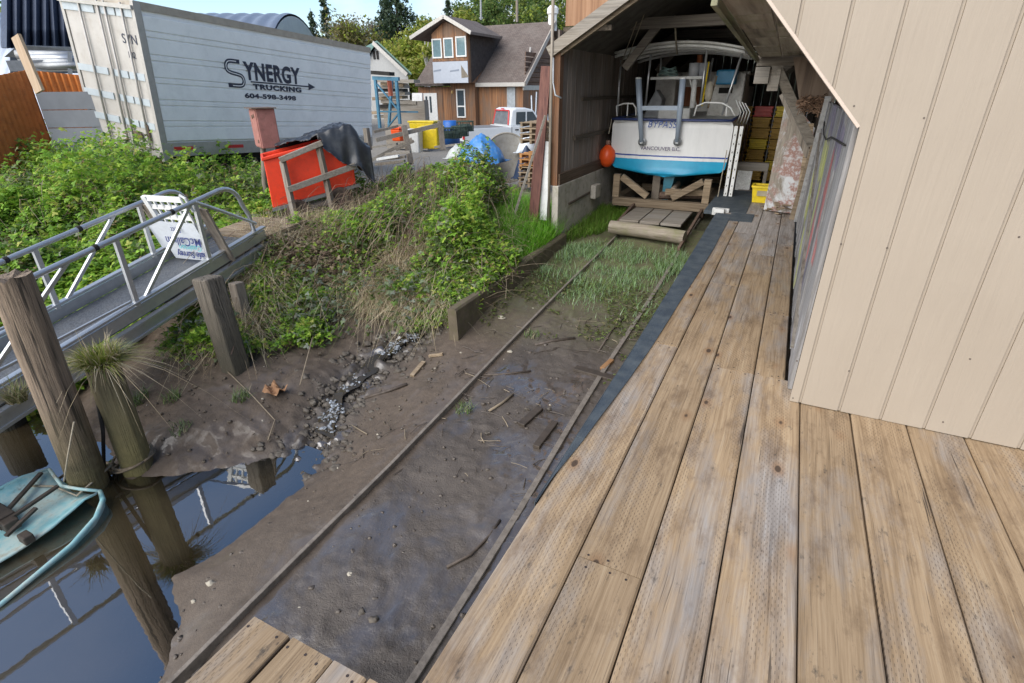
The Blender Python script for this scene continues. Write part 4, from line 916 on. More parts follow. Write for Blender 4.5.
d=(Rr[-1]-Rr[-2]); Rr.append(Rr[-1]+d*1.6+Vector((-.1,0,.01))); d=(L[-1]-L[-2]); L+= [L[-1]+Vector((-.25,-.35,0)),L[-1]+Vector((-.3,-.9,.0))]
stern=[L[0],at(62,486,z=-1.15),at(80,489,z=-1.17),Rr[0]]
MB().tube([v-Vector((0,0,.0)) for v in Rr],[.016,.02,.021,.019,.017,.016,.016],8).build('gunwale',M_sunk,sk,smooth=True)
MB().tube(L,.013,8).build('gunwale',M_sunk,sk,smooth=True); MB().tube(stern,.013,8).build('gunwale',M_sunk,sk,smooth=True)
def res(pts,n):
    pts=[Vector(p) for p in pts]; ds=[0]
    for a,c in zip(pts[:-1],pts[1:]): ds.append(ds[-1]+(c-a).length)
    out=[]
    for s in np.linspace(0,ds[-1],n):
        i=max(0,min(len(pts)-2,int(np.searchsorted(ds,s))-1)); u=(s-ds[i])/max(1e-6,ds[i+1]-ds[i]); out.append(pts[i].lerp(pts[i+1],u))
    return out
l=res(L,14); r=res(Rr,14); P=[]
for a,c in zip(l,r): P.append([a.lerp(c,u)+Vector((0,0,-.36*(1-(2*u-1)**4))) for u in np.linspace(0,1,11)])
MB().grid(P).build('hull',M_sunk,sk,smooth=True,solid=.02)
# torn deck panel inside
edge=[at(97,493,z=-1.15),at(84,500,z=-1.17),at(70,512,z=-1.19),at(52,528,z=-1.21),at(32,542,z=-1.23),at(10,556,z=-1.24),at(-20,575,z=-1.25)]
lf=res([L[0]+Vector((.02,0,-.01))]+L[1:],10); ed_=res(edge,10)
P=[[a.lerp(c,u)+Vector((0,0,-.10*math.sin(math.pi*u)**.7+.008*mnoise.noise(Vector((i*.7,u*4,0))))) for u in np.linspace(0,1,12)] for i,(a,c) in enumerate(zip(lf,ed_))]
MB().grid(P).build('deck_panel',M_sunk,sk,smooth=True,solid=.015)
W_wet=plain('wet_dark_wood',(.06,.045,.033),.6,.4,scale=14)
for a,c,r_ in (((3,515),(41,473),.014),((0,525),(58,486),.016),((6,536),(36,508),.008)):
    MB().beam(at(*a,z=-1.16),at(*c,z=-1.12),.03,.02).build('loose_batten',W_wet,sk)
for (px,py,s) in ((4,519,.09),(10,524,.07),(27,538,.05),(1,512,.06)):
    p=at(px,py,z=-1.2); b=MB(); b.box(p.x-s,p.x+s,p.y-s*.7,p.y+s*.6,p.z-.03,p.z+s*.8); b.build('debris',W_wet,sk,bevel=.01)

# ------------------------------------------------------------------ red crate with tarp, electrical box
M_redc=plain('red_orange_paint',(.80,.052,.014),.45,.1,dirt=(.35,.04,.02),dirt_amt=.3)
rc=thing('red_crate','big open topped red orange crate trailer under a black tarp','crate',(-7.4,7,0))
A=at(273,208,y=6.0); Bq=at(356,184,y=7.05); Lx=(Bq-A); Lh=Vector((Lx.x,Lx.y,0)); Nn=Vector((Lh.y,-Lh.x,0)).normalized()  # facing the slipway
ht=.73; dep=.62
b=MB(); w=.05
def rbox(u0,u1,v0,v1,h0,h1): return [A+Lx*u0-Nn*v0+Vector((0,0,h0)),A+Lx*u1-Nn*v0+Vector((0,0,h0)),A+Lx*u1-Nn*v1+Vector((0,0,h0)),A+Lx*u0-Nn*v1+Vector((0,0,h0)),A+Lx*u0-Nn*v0+Vector((0,0,h1)),A+Lx*u1-Nn*v0+Vector((0,0,h1)),A+Lx*u1-Nn*v1+Vector((0,0,h1)),A+Lx*u0-Nn*v1+Vector((0,0,h1))]
b.hexa(rbox(0,1,0,.05,0,ht)); b.hexa(rbox(0,1,dep-.05,dep,0,ht)); b.hexa(rbox(0,.02,.05,dep-.05,0,ht)); b.hexa(rbox(.98,1,.05,dep-.05,0,ht)); b.hexa(rbox(.0,1,.05,dep-.05,0,.04))
b.build('panels',M_redc,rc,bevel=.012)
b=MB(); b.hexa(rbox(-.02,1.02,-.03,.02,ht,ht+.05)); b.hexa(rbox(-.02,1.02,dep-.02,dep+.03,ht,ht+.05)); b.hexa(rbox(-.02,.01,.02,dep-.02,ht,ht+.05)); b.build('rim',M_redc,rc,bevel=.01)
b=MB(); b.hexa(rbox(-.01,1.03,-.05,.0,-.05,.0)); b.build('sill',M_steel,rc)
for u in (.28,.8):
    b=MB(); c=A+Lx*u+Nn*.02+Vector((0,0,-.16)); b.lathe(c,[(.16,-.06),(.19,-.05),(.19,.05),(.16,.06),(.09,.05)],20,axis=tuple(Nn)); b.build('wheel',plain('rusty_wheel%d'%int(u*10),(.10,.07,.055),.85,.4),rc)
# grey trestle frame leaning on it
fr=thing('sawhorse','grey weathered timber frame standing against the red crate','frame',tuple(A+Lx*.4+Nn*.2))
fp=lambda u,h,o=.16: A+Lx*u+Nn*o+Vector((0,0,h))
for a,c in ((fp(.22,-.35,.22),fp(.20,.66,.1)),(fp(.67,-.4,.22),fp(.62,.74,.1))): MB().beam(a,c,.09,.07).build('leg',W_post,fr,bevel=.006)
MB().beam(fp(.17,.69,.14),fp(.66,.78,.14),.08,.08).build('top_bar',W_greyy,fr,bevel=.006); MB().beam(fp(.2,.24,.20),fp(1.0,.32,.2),.06,.09).build('rail',W_greyy,fr,bevel=.006)
# tarp: draped and crumpled
tb=thing('black_tarp','crumpled black plastic tarp draped over the far half of the red crate','tarp',tuple(A+Lx*.8))
P=[]; n=54; mm=46
for i in range(n):
    u=.16+1.06*i/(n-1); row=[]
    for j in range(mm):
        v=-.30+1.25*j/(mm-1)
        edge_in=smooth01(-.17,-.06,v); back=1-smooth01(.66,.8,v)
        lift=(.07*math.exp(-((u-.86)/.25)**2)+.02)*edge_in
        left=smooth01(.30,.5,u+.25*v)
        hang=(1-float(edge_in))*(.10+.42*float(smooth01(.55,1.0,u)))
        h=ht+.115+float(lift)-hang-.35*float(smooth01(1.0,1.2,u))-.5*(1-float(back))
        cr=.04*mnoise.noise(Vector((u*5,v*3.2,2)))+.05*abs(mnoise.noise(Vector((u*9+v*3,v*7,5))))+.025*mnoise.noise(Vector((u*22,v*17,1)))
        p=A+Lx*u-Nn*v+Vector((0,0,h+cr)); p+=Nn*(.10*mnoise.noise(Vector((u*8,v*6,9))))*(1-float(edge_in))
        row.append(p)
    P.append(row)
# cut the diagonal front edge
b=MB(); k=len(P[0]); vs=[p for r in P for p in r]; fs=[]
for i in range(n-1):
    for j in range(k-1):
        u=.16+1.06*i/(n-1); v=-.30+1.25*j/(k-1)
        if v<.12 and u<.30+ (.12-v)*1.25+.03*math.sin(v*40): continue
        fs.append((i*k+j,(i+1)*k+j,(i+1)*k+j+1,i*k+j+1))
b.add(vs,fs); b.build('sheet',plain('black_tarp',(.028,.03,.034),.30,.25,scale=3,dirt=(.12,.12,.12),dirt_amt=.35),tb,smooth=True,solid=.006)
# rusty electrical box on a post
e0=at(267,192,y=6.9); e1=at(264,150,y=6.9)
eb=thing('electrical_box','faded rust red electrical box on a bent post by the trailer','utility box',(e0.x,e0.y,-.3))
MB().tube([(e0.x+.02,e0.y,-.4),(e0.x-.02,e0.y,e0.z+.15),(e1.x,e1.y,e1.z+.1)],.045,10).build('post',W_post,eb,smooth=True)
c0=at(265,128,y=6.85); b=MB(); hx,hy,hz=.25,.15,.31
ang=R_(-28); rr=Matrix.Rotation(ang,3,'Z'); pts=[Vector(p) for p in [(-hx,-hy,-hz),(hx,-hy,-hz),(hx,hy,-hz),(-hx,hy,-hz),(-hx,-hy,hz),(hx,-hy,hz),(hx,hy,hz),(-hx,hy,hz)]]
M_faded=plain('faded_red_paint',(.34,.145,.12),.8,.2,dirt=(.16,.08,.06),dirt_amt=.7,scale=5)
b.hexa([c0+rr@p for p in pts]); b.build('cabinet',M_faded,eb,bevel=.012)
b=MB(); b.hexa([c0+rr@Vector((p.x*1.18,p.y*1.3-.02,(hz+.015) if p.z>0 else hz)) for p in pts]); b.build('lid',M_rust,eb)
b=MB(); b.hexa([c0+rr@Vector((p.x*.9,-hy-.012 if p.y<0 else -hy,p.z*.92)) for p in pts]); 
o=b.build('door',M_faded,eb,bevel=.004); b=MB()
for q in ((.1,.2),(.11,-.2),(-.02,.18)): b.lathe(c0+rr@Vector((q[0],-hy-.012,q[1])),[(.03,0),(.03,.012)],10,axis=tuple(rr@Vector((0,-1,0))))
b.build('hinge',M_rust,o)

# ------------------------------------------------------------------ junk along the fence beyond the brambles
fe=thing('rail_fence','broken grey rail fence leaning along the top of the bank','fence',(-7.5,11,-.3))
W_f=W_greyx
for (a,c,w,h) in ((at(376,140,y=11),at(441,124.5,y=12.5),.06,.10),(at(372,160,y=11),at(412,139,y=11.6),.06,.08),(at(374,132,y=11.2),at(398,126,y=11.8),.05,.06),(at(396,150,y=11),at(414,141,y=11.3),.04,.06)): MB().beam(a,c,w,h).build('rail',W_f,fe)
for a,c in ((at(404,126,y=11.6),at(411,164,y=11.4)),(at(366,128,y=11.2),at(369,150,y=11.2)),(at(440,121,y=12.5),at(443,150,y=12.4))): MB().beam(a,c,.12,.12).build('post',W_post,fe)
def tote(label,px,py,Y,w,d,h,mat,rz=0,name='tote',lid=None,cat='tote'):
    c=at(px,py,y=Y); th=thing(name,label,cat,(c.x,c.y,c.z-h)); b=MB(); r=Matrix.Rotation(rz,3,'Z')
    pt=[(-w*.44,-d*.44,-h),(w*.44,-d*.44,-h),(w*.44,d*.44,-h),(-w*.44,d*.44,-h),(-w/2,-d/2,0),(w/2,-d/2,0),(w/2,d/2,0),(-w/2,d/2,0)]
    b.hexa([c+r@Vector(p) for p in pt]); b.build('body',mat,th,bevel=.03)
    b=MB(); b.hexa([c+r@Vector((p[0]*1.06,p[1]*1.06,-.0 if p[2]<0 else .05)) for p in pt[4:]*0+[(-w/2,-d/2,-1),(w/2,-d/2,-1),(w/2,d/2,-1),(-w/2,d/2,-1),(-w/2,-d/2,0),(w/2,-d/2,0),(w/2,d/2,0),(-w/2,d/2,0)]]); b.build('rim',lid or mat,th,bevel=.015)
    return th
tote('large bright yellow tote by the broken rail fence',431,128,12.9,.55,.5,.52,M_yellow,.2)
tote('yellow tote lid and box behind the large yellow tote',424,122.5,13.6,.8,.4,.3,M_yellow,.1)
tote('white plastic tote with its side split, left of the yellow tote',414,131,12.4,.36,.4,.55,M_white,.3)
tote('grey blue tote wedged between the white tote and the yellow tote',420,133,12.8,.35,.4,.4,plain('grey_blue_plastic',(.13,.2,.3),.5,.2),.1)
tote('orange bucket behind the broken rail fence',398,129,12.2,.3,.3,.3,M_orange,0,'bucket',None,'bucket')
b=MB(); c=at(450,125,y=14); th=thing('drum','bright blue plastic drum among the traps','drum',(c.x,c.y,c.z-.4)); b.lathe((c.x,c.y,c.z-.6),[(.2,0),(.27,.1),(.27,.5),(.22,.6),(.19,.72)],18); b.build('body',M_blue,th,smooth=True)
M_net=plain('green_netting',(.045,.07,.055),.9,.5,scale=30,bump=.6)
for i,(px,py) in enumerate(((446,133),(453,133),(460,131),(465,126))):
    c=at(px,py,y=13.2+.2*i); th=thing('crab_trap',['crab trap nearest the yellow tote','crab trap below the blue drum','crab trap right of the blue drum','crab trap beside the blue tarp'][i],'trap',(c.x,c.y,c.z-.15),'dark crab traps stacked by the blue drum')
    r=.24; b=MB()
    for z_ in (-.12,.12): b.tube([(c.x+r*math.cos(a),c.y+r*math.sin(a),c.z+z_) for a in np.linspace(0,6.283,17)],.014,5)
    for a in np.linspace(0,5.5,8): b.tube([(c.x+r*math.cos(a),c.y+r*math.sin(a),c.z-.12),(c.x+r*math.cos(a),c.y+r*math.sin(a),c.z+.12)],.012,5)
    for a in np.linspace(0,2.9,5): 
        for z_ in (-.12,.12): b.tube([(c.x+r*math.cos(a),c.y+r*math.sin(a),c.z+z_),(c.x-r*math.cos(a),c.y-r*math.sin(a),c.z+z_)],.008,4)
    b.build('frame',M_net,th); b=MB(); b.lathe((c.x,c.y,c.z-.1),[(r*.9,0),(r*.92,.1),(r*.5,.16)],14); b.build('mesh',M_net,th)
# blue tarp heap
def heap(name,label,cat,c,rx,ry,h,mat,seed,sharp=1.0,n=40):
    P=[]
    for i in range(n):
        row=[]
        for j in range(n):
            u=2*i/(n-1)-1; v=2*j/(n-1)-1; r=min(1,math.hypot(u,v))
            f=max(0,1-r)**sharp
            z=h*f+.12*h*mnoise.noise(Vector((u*3,v*3,seed)))*(1-r)+.10*h*abs(mnoise.noise(Vector((u*5+v*4,v*2,seed+3))))
            row.append((c[0]+u*rx,c[1]+v*ry,c[2]+z))
        P.append(row)
    return tag(MB().grid(P).build(name,mat,smooth=True,solid=.008),label,cat)
M_tarp=plain('blue_tarp',(.045,.20,.50),.42,.2,scale=4,dirt=(.3,.38,.45),dirt_amt=.4)
c=at(481,157,y=11.2); heap('blue_tarp','bright blue tarp peaked over a pile beside the round dish','tarp',(c.x,c.y,c.z-.10),.56,.5,.60,M_tarp,3.3,.55)
c=at(457,154,y=12.4); heap('plastic_bag','crumpled whitish bag left of the blue tarp','bag',(c.x,c.y,c.z-.1),.28,.28,.34,plain('dirty_white_bag',(.5,.52,.5),.5,.25,scale=12),7.1,.6,22)
c=at(528,150,y=12.2); heap('plastic_bag','white plastic bag heap between the round dish and the pallets','bag',(c.x,c.y,c.z-.05),.26,.3,.45,plain('white_bag',(.62,.66,.7),.4,.15,scale=12),9.1,.6,22)
c=at(527,176,y=11.6); heap('dark_bag','dark blue bag slumped in front of the pallets','bag',(c.x,c.y,c.z-.05),.30,.3,.72,plain('navy_bag',(.03,.05,.10),.5,.2,scale=12),2.1,.6,24)
# round dish standing on edge
dc=at(507,158,y=11.9); ds=thing('round_dish','round grey fibreglass dish standing on edge behind the brambles','dish',(dc.x,dc.y,dc.z-.55))
ax=(EYE*0+np.array([.62,-.72,.22])); ax=Vector(ax).normalized(); R1=.56
b=MB(); b.lathe(dc,[(.02,-.10),(R1*.5,-.075),(R1*.85,-.02),(R1,.03),(R1*1.0,.05),(R1*.94,.045),(R1*.8,0),(R1*.45,-.05),(.02,-.07)],36,axis=tuple(ax)); 
b.build('shell',plain('dish_grey',(.34,.32,.28),.6,.2,scale=3,dirt=(.17,.15,.11),dirt_amt=.6),ds,smooth=True)
b=MB(); x_=ax.orthogonal().normalized(); y_=ax.cross(x_); b.tube([dc+ax*.045+(x_*math.cos(a)+y_*math.sin(a))*R1 for a in np.linspace(0,6.283,37)],.022,8); b.build('rim',plain('dish_rim',(.3,.27,.22),.6),ds,smooth=True)
# pallets
for i,(py,m,l) in enumerate(((133,W_tan,'upper'),(158,wood('orange_pallet',(.40,.19,.06),(.55,.28,.10),(.2,.09,.03),'x',30),'middle'),(176,W_tan,'lower'))):
    c=at(537+[0,-1,-2][i],py,y=11.4); th=thing('pallet_stack',l+' bundle of slatted pallets stacked against the shed corner','pallets',(c.x,c.y,c.z-.2),'pallet bundles by the shed corner')
    for k in range(4 if i!=1 else 3):
        b=MB(); z=c.z-.2+k*.115; 
        for yy in (-.35,-.1,.15,.4): b.box(c.x-.26,c.x+.26,c.y+yy,c.y+yy+.10,z+.07,z+.09)
        for xx in (-.24,-.02,.2): b.box(c.x+xx,c.x+xx+.05,c.y-.35,c.y+.5,z,z+.07)
        b.build('pallet',m,th)
# bits of lumber and white scraps
random.seed(21)
for i,(px,py,Y,l,m,la) in enumerate(((392,163,10.5,.6,W_post,'stacked offcut left of the bramble tops, lowest'),(388,158,10.6,.5,M_white,'white board lying on the offcuts by the broken fence'),(448,146,12.5,.7,W_greyx,'dark board leaning below the yellow tote'),(385,146,11.0,.6,W_greyx,'grey board behind the broken rail fence, left end'))):
    c=at(px,py,y=Y); tag(MB().beam(c-Vector((l/2,.1,.03)),c+Vector((l/2,.1,.05)),.14,.05).build('offcut',m),la,'board')
for i in range(3):
    c=at(388+i*5,163-5*i,y=10.7+i*.1); b=MB(); b.beam(c-Vector((.3,.1,.03)),c+Vector((.3,.1,.03)),.12,.06)
    tag(b.build('firewood',W_greyx),['lowest','middle','topmost'][i]+' grey block of the small wood pile right of the black tarp','wood block','grey blocks of wood right of the tarp')
W_cedar=wood('cedar_siding',(.22,.10,.045),(.40,.20,.09),(.06,.03,.018),'z',11,grey=(.20,.14,.10),grey_amt=.75)
# ------------------------------------------------------------------ box trailer
T1b=Vector(at(164,157,z=.45)); T1t=at(132,0,y=T1b.y); UPT=(T1t-T1b); HT=UPT.length; UPT=UPT.normalized()
# nose end: find the depth where the box height spans the seen pixels
best=None
for dep in np.arange(12,26,.1):
    p=at_depth(370,47.5,dep); q=p-UPT*HT
    c=ROT.T@(np.array(q)-EYE); py=PY+FOC*c[1]/c[2]; e=abs(py-146)
    if best is None or e<best[0]: best=(e,p,q)
LT=(best[2]-T1b); LLEN=LT.length; LT=LT.normalized()
CT=UPT.cross(LT).normalized(); 
if CT.x>0: CT=-CT
T=lambda u,v,w: T1b+LT*u+CT*v+UPT*w
print('trailer',HT,LLEN,T1b,best[2],LT,CT)
tr=thing('box_trailer','long white corrugated box trailer with dark trucking lettering','trailer',(T1b.x,T1b.y,-.6))
WT=2.15
def trbox(b,u0,u1,v0,v1,w0,w1,mi=0): return b.hexa([T(u0,v0,w0),T(u1,v0,w0),T(u1,v1,w0),T(u0,v1,w0),T(u0,v0,w1),T(u1,v0,w1),T(u1,v1,w1),T(u0,v1,w1)],mi)
M_tw=plain('trailer_white',(.87,.865,.84),.42,.07,scale=1.5,dirt=(.4,.4,.38),dirt_amt=.18)
b=MB(); trbox(b,.08,LLEN,.012,WT-.012,.18,HT-.12)
b.build('box_body',M_tw,tr)
# ribbed side sheet: real ledges in steps
b=MB(); prof=[]; w=.30; k=0; steps=[]
while w<HT-.22:
    st_=.30 if k%2==0 else .11; steps.append((w,min(w+st_,HT-.22))); w+=st_; k+=1
rows=[]
for (a,c) in steps:
    rows += [( .0,a+.012),(-.03,a+.03),(-.03,c-.012),(0.0,c-.002)]
b.grid([[T(u,v,w) for u in np.linspace(.12,LLEN-.03,3)] for v,w in rows]); b.build('ribbed_side',M_tw,tr)
M_railg=plain('rail_grey',(.42,.40,.37),.45,.12,.3,dirt=(.25,.22,.18),dirt_amt=.3)
b=MB(); trbox(b,.0,LLEN+.01,-.02,WT+.02,HT-.14,HT); b.build('top_rail',plain('top_rail_tan',(.38,.33,.27),.5,.15,.2),tr)
b=MB(); trbox(b,.0,LLEN,-.022,.0,.09,.28); trbox(b,0,LLEN,-.02,WT+.02,-.0,.09); b.build('bottom_rail',M_railg,tr)
trbox(MB(),-.02,.12,-.025,.06,-.1,HT-.01).build('corner_post',M_railg,tr); trbox(MB(),-.02,.12,WT-.06,WT+.025,-.1,HT-.01).build('corner_post',M_railg,tr)
M_door=plain('door_beige',(.46,.435,.40),.5,.12,scale=2,dirt=(.28,.23,.18),dirt_amt=.4)
b=MB(); trbox(b,.0,.05,.07,WT/2-.01,.12,HT-.12); trbox(b,0,.05,WT/2+.01,WT-.07,.12,HT-.12); 
dr=b.build('rear_doors',M_door,tr,bevel=.01)
for v in (.30,.78,.98,1.55): MB().tube([T(-.045,v,-.02),T(-.045,v,HT-.06)],.022,8).build('lock_rod',M_railg,dr,smooth=True)
M_strap=plain('strap_blue_grey',(.42,.47,.50),.5,.1)
for w in (.52,.98,1.45,2.55):
    for (v0,v1) in ((.06,.50),(.55,1.0),(1.16,1.6),(1.62,2.1)): trbox(MB(),-.025,-.002,v0,v1,w,w+.13).build('hinge_strap',M_strap,dr)
b=MB(); trbox(b,-.07,.02,-.01,WT+.01,HT-.16,HT-.09); b.build('header',M_railg,tr); trbox(MB(),-.06,.05,.0,WT,-.02,.10).build('door_sill',M_railg,tr)
b=MB(); trbox(b,-.05,-.03,.5,.75,.28,.42); trbox(b,-.05,-.03,.25,.34,.25,.6); b.build('latch',M_rust,dr)
M_refl=plain('red_reflector',(.55,.03,.03),.3,.1)
for k,u in enumerate((.25,1.6,3.1,4.6,6.1)):
    b=MB(); trbox(b,u,u+.45,-.03,-.0225,.13,.20); b.build('reflector',M_refl,tr)
b=MB(); trbox(b,.4,2.8,.15,WT-.15,-.45,-.01); b.build('underframe',M_black,tr)
for u in (.9,2.2):
    for v in (.28,WT-.28):
        b=MB(); b.lathe(T(u,v-.14,-.62),[(.25,0),(.48,.02),(.5,.08),(.5,.22),(.48,.27),(.25,.28)],22,axis=tuple(CT)); b.build('wheel',M_black,tr)
M_ink=plain('trailer_ink',(.012,.02,.05),.45,.1,bump=0)
def ttxt(s,u,w,size,sx,bold,sp=1.0): 
    text('lettering',s,T(u,-.036,w),LT,UPT,size,M_ink,tr,width=sx,bold=bold,push=0,spacing=sp)
def uv(px,py):   # point of the side sheet seen at this place of the photograph
    d=Vector(ray(px,py)); n=CT; t_=(T1b-Vector(EYE)).dot(n)/d.dot(n); q=Vector(EYE)+d*t_-T1b; return q.dot(LT), q.dot(UPT)
uS,wS=uv(233,81); uY,wY=uv(247.5,72); uE,wE=uv(303,76.5); _,wS1=uv(230,53.5); uS2,_=uv(249,80)
print('txt',uS,wS,uY,wY,uE,wE,wS1)
# the big S drawn as a road-like double stroke
def spath():
    h=wS1-wS; w=(uS2-uS)*1.02; u0=uS-.08
    pts=[(u0+.03*w,wS+.06*h),(u0+.72*w,wS+.06*h),(u0+.93*w,wS+.14*h),(u0+.98*w,wS+.28*h),(u0+.9*w,wS+.42*h),(u0+.70*w,wS+.48*h),(u0+.25*w,wS+.54*h),(u0+.06*w,wS+.62*h),(u0+.02*w,wS+.76*h),(u0+.10*w,wS+.90*h),(u0+.30*w,wS+.96*h),(u0+.84*w,wS+.96*h)]
    return pts
sp_=spath(); h_=(wS1-wS)
def ribbon(pts,wd,mat,name,v):
    b=MB(); P=[]
    for i,p in enumerate(pts):
        a=Vector(pts[max(i-1,0)]); c=Vector(pts[min(i+1,len(pts)-1)]); d=(c-a).normalized(); n_=Vector((-d.y,d.x)); q=Vector(p)
        P.append([T(*( (q+n_*wd/2).x, v, (q+n_*wd/2).y)),T((q-n_*wd/2).x,v,(q-n_*wd/2).y)])
    b.grid(P); return b.build(name,mat,tr,solid=.002)
def smoothp(pts,n=5):
    out=[]; 
    for i in range(len(pts)-1):
        p0=Vector(pts[max(i-1,0)]);p1=Vector(pts[i]);p2=Vector(pts[i+1]);p3=Vector(pts[min(i+2,len(pts)-1)])
        for k in range(n):
            t_=k/n; out.append(tuple(.5*((2*p1)+(p2-p0)*t_+(2*p0-5*p1+4*p2-p3)*t_*t_+(3*p1-p0-3*p2+p3)*t_**3)))
    out.append(pts[-1]); return out
spm=smoothp(sp_); ribbon(spm,h_*.155,M_ink,'lettering',-.034); ribbon(spm[2:-2],h_*.03,M_tw,'lettering_line',-.038)
cap=.7   # cap height / font size of the built-in font
hY=(uv(248,55)[1]-wY); 
ttxt('YNERGY',uY,wY,hY/cap,(uE-uY),.020,1.1)
u_,w_=uv(252.5,73.8); b=MB(); trbox(b,u_,uE+.25,-.037,-.032,w_-.03,w_); b.prism([T(uE+.25,-.037,w_-.10),T(uE+.25,-.037,w_+.07),T(uE+.50,-.037,w_-.015)],tuple(CT*.004)); b.build('lettering_rule',M_ink,tr)
u_,w_=uv(255,81.5); hh=uv(253.5,76.5)[1]-w_; u2=uv(303,86)[0]; ttxt('TRUCKING',u_,w_,hh/cap,(u2-u_),.008,1.12)
u_,w_=uv(246,91); hh=uv(245,86.5)[1]-w_; u2=uv(297,94.5)[0]; ttxt('604-598-3498',u_,w_,hh/cap,(u2-u_),.006,1.05)
text('lettering','SYN',T(-.004,.52,HT-.75),-CT,UPT,.24,M_ink,tr,sx=1,push=.004); text('lettering','102',T(-.004,.45,HT-1.0),-CT,UPT,.16,M_ink,tr,sx=1,push=.004)

# ------------------------------------------------------------------ sheds, fence and stores on the left
q=lambda px,py,Y: at(px,py,y=Y)
FD=7.6
def at_d(px,py,dist):   # point at a horizontal distance from the camera
    d=ray(px,py); t_=dist/math.hypot(d[0],d[1]); return Vector(EYE+d*t_)
of=thing('metal_fence','rusty orange corrugated iron fence at the left','fence',tuple(at_d(40,120,17)))
M_or=plain('rusted_orange_iron',(.52,.17,.035),.65,.2,.1,scale=2.5,dirt=(.18,.06,.02),dirt_amt=.55)
def corr(pts_top,z0,n,amp,name,mat,parent):
    P=[[],[]]
    a,c=pts_top; dv=c-a; nn=Vector((dv.y,-dv.x,0)).normalized()
    for i in range(n):
        u=i/(n-1); p=a.lerp(c,u)+nn*amp*math.sin(i*math.pi/2); P[0].append((p.x,p.y,z0)); P[1].append(tuple(p))
    return MB().grid(P).build(name,mat,parent,solid=.01)
corr((at_d(-60,86,15.5),at_d(26,70,17.5)),-.5,61,.035,'near_panel',M_or,of)
corr((at_d(27,70,17.5),at_d(100,77,17.0)),-.5,45,.03,'far_panel',M_or,of)
gp_=thing('grey_board_stack','wall of wide grey horizontal boards behind the trailer corner','boards',tuple(at_d(65,130,15)))
a=at_d(35,92,16); c=at_d(112,92,15.4)
for k in range(6):
    h=.36; z1=a.z-k*h; MB().prism([(a.x,a.y,z1-h+.015),(c.x,c.y,z1-h+.015),(c.x,c.y,z1),(a.x,a.y,z1)],(.02,.06,0)).build('board',plain('grey_board%d'%k,(.19+.02*(k%3),.20+.02*(k%3),.22+.02*(k%3)),.6,.15,.1,scale=1.5),gp_)
tag(MB().beam(at_d(16,36,14.8),at_d(40,92,14.6),.30,.05,up=(0,1,0)).build('leaning_plank',wood('pale_plank',(.40,.29,.19),(.5,.38,.27),(.28,.19,.12),'z',20)),'pale wide plank leaning against the orange fence','plank')
# pipes behind the fence
pk=thing('pipe_rack','stack of long grey pipes and lumber behind the orange fence','pipes',tuple(at_d(60,68,20)))
for k in range(9):
    a=at_d(random.uniform(14,36),66-k%5*2.6+random.uniform(-1,1),20.5+.15*k); c=at_d(random.uniform(84,100),65-k%5*2.2,20+.15*k)
    MB().tube([a,c],.09+.03*(k%3),10).build('pipe',[M_steel,M_steel,M_alu][k%3],pk,smooth=True)
b=MB(); b.beam(at_d(70,75,20.2),at_d(70,52,20.2),.1,.1); b.build('rack_post',M_steel,pk)
b=MB(); b.beam(at_d(8,66,20.5),at_d(98,64,20.5),.1,.25); b.build('rack_beam',M_steel,pk)
lw=thing('lean_to','low grey lean-to roof under the arched hangar','shed',tuple(at_d(30,50,23)))
MB().prism([at_d(4,57,22.5),at_d(18,45,22.5),at_d(100,48,24),at_d(100,54,24),at_d(20,52,22.6)],(0,.3,0)).build('roof_edge',M_steel,lw)
MB().prism([at_d(10,57,23),at_d(110,50,24.5),at_d(110,72,24.5),at_d(10,75,23)],(0,.1,0)).build('wall',plain('lean_to_wall',(.10,.12,.14),.7),lw)
# arched metal hangar: barrel vault running away from the trailer
hg=thing('arched_hangar','corrugated steel arched hangar rising behind the trailer','hangar',(-36,24,-.6))
M_corr=plain('galvanised',(.30,.34,.40),.38,.12,.6,scale=1.2)
# barrel axis follows its far crown to the right
e0=Vector((-25.2,24.5,-.6)); e1=Vector((-47,11.5,-.6)); axd=(e1-e0); axl=axd.length; axd=axd.normalized(); side=Vector((-axd.y,axd.x,0)); 
RH,HH=7.2,6.0; P=[]; n=150
for i in range(n):
    u=axl*i/(n-1); rr_=.05*math.sin(u*math.pi*2/.75); row=[]
    for j in range(33):
        a=math.pi*j/32; row.append(e0+axd*u+side*(math.cos(a)*(RH+rr_))+Vector((0,0,math.sin(a)*(HH+rr_))))
    P.append(row)
MB().grid(P).build('vault',M_corr,hg,smooth=True)
arc=[e0+side*(math.cos(math.pi*j/32)*(RH-.1))+Vector((0,0,math.sin(math.pi*j/32)*(HH-.1))) for j in range(33)]
MB().prism(arc,tuple(axd*.1)).build('end_wall',M_corr,hg)
# its open front seen beside the trailer: dark ribbed lining
of_=thing('hangar_mouth','dark ribbed open mouth of a second arched hangar at the far left','hangar',tuple(at_d(40,40,27)))
P=[]
for i in range(33):
    px=2+ (80-2)*i/32; row=[]
    for k,(py,dd) in enumerate(((48,27),(30,27.3),(10,28.2),(-15,29.5),(-40,31.5),(-70,34))):
        row.append(at_d(px-(0 if k<1 else 0)+k*0.0+ (-1.2*k if i>20 else 0),py,dd+.22*math.cos(i*math.pi/2)))
    P.append(row)
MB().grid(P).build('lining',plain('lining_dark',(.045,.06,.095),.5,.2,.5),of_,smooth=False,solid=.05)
P=[[at_d(px+k*.1,py,26.8) for (px,py) in ((56,-40),(60,-5),(67,15),(74,32))] for k in (0,110)]
MB().grid(P).build('front_flange',M_corr,of_,solid=.08)

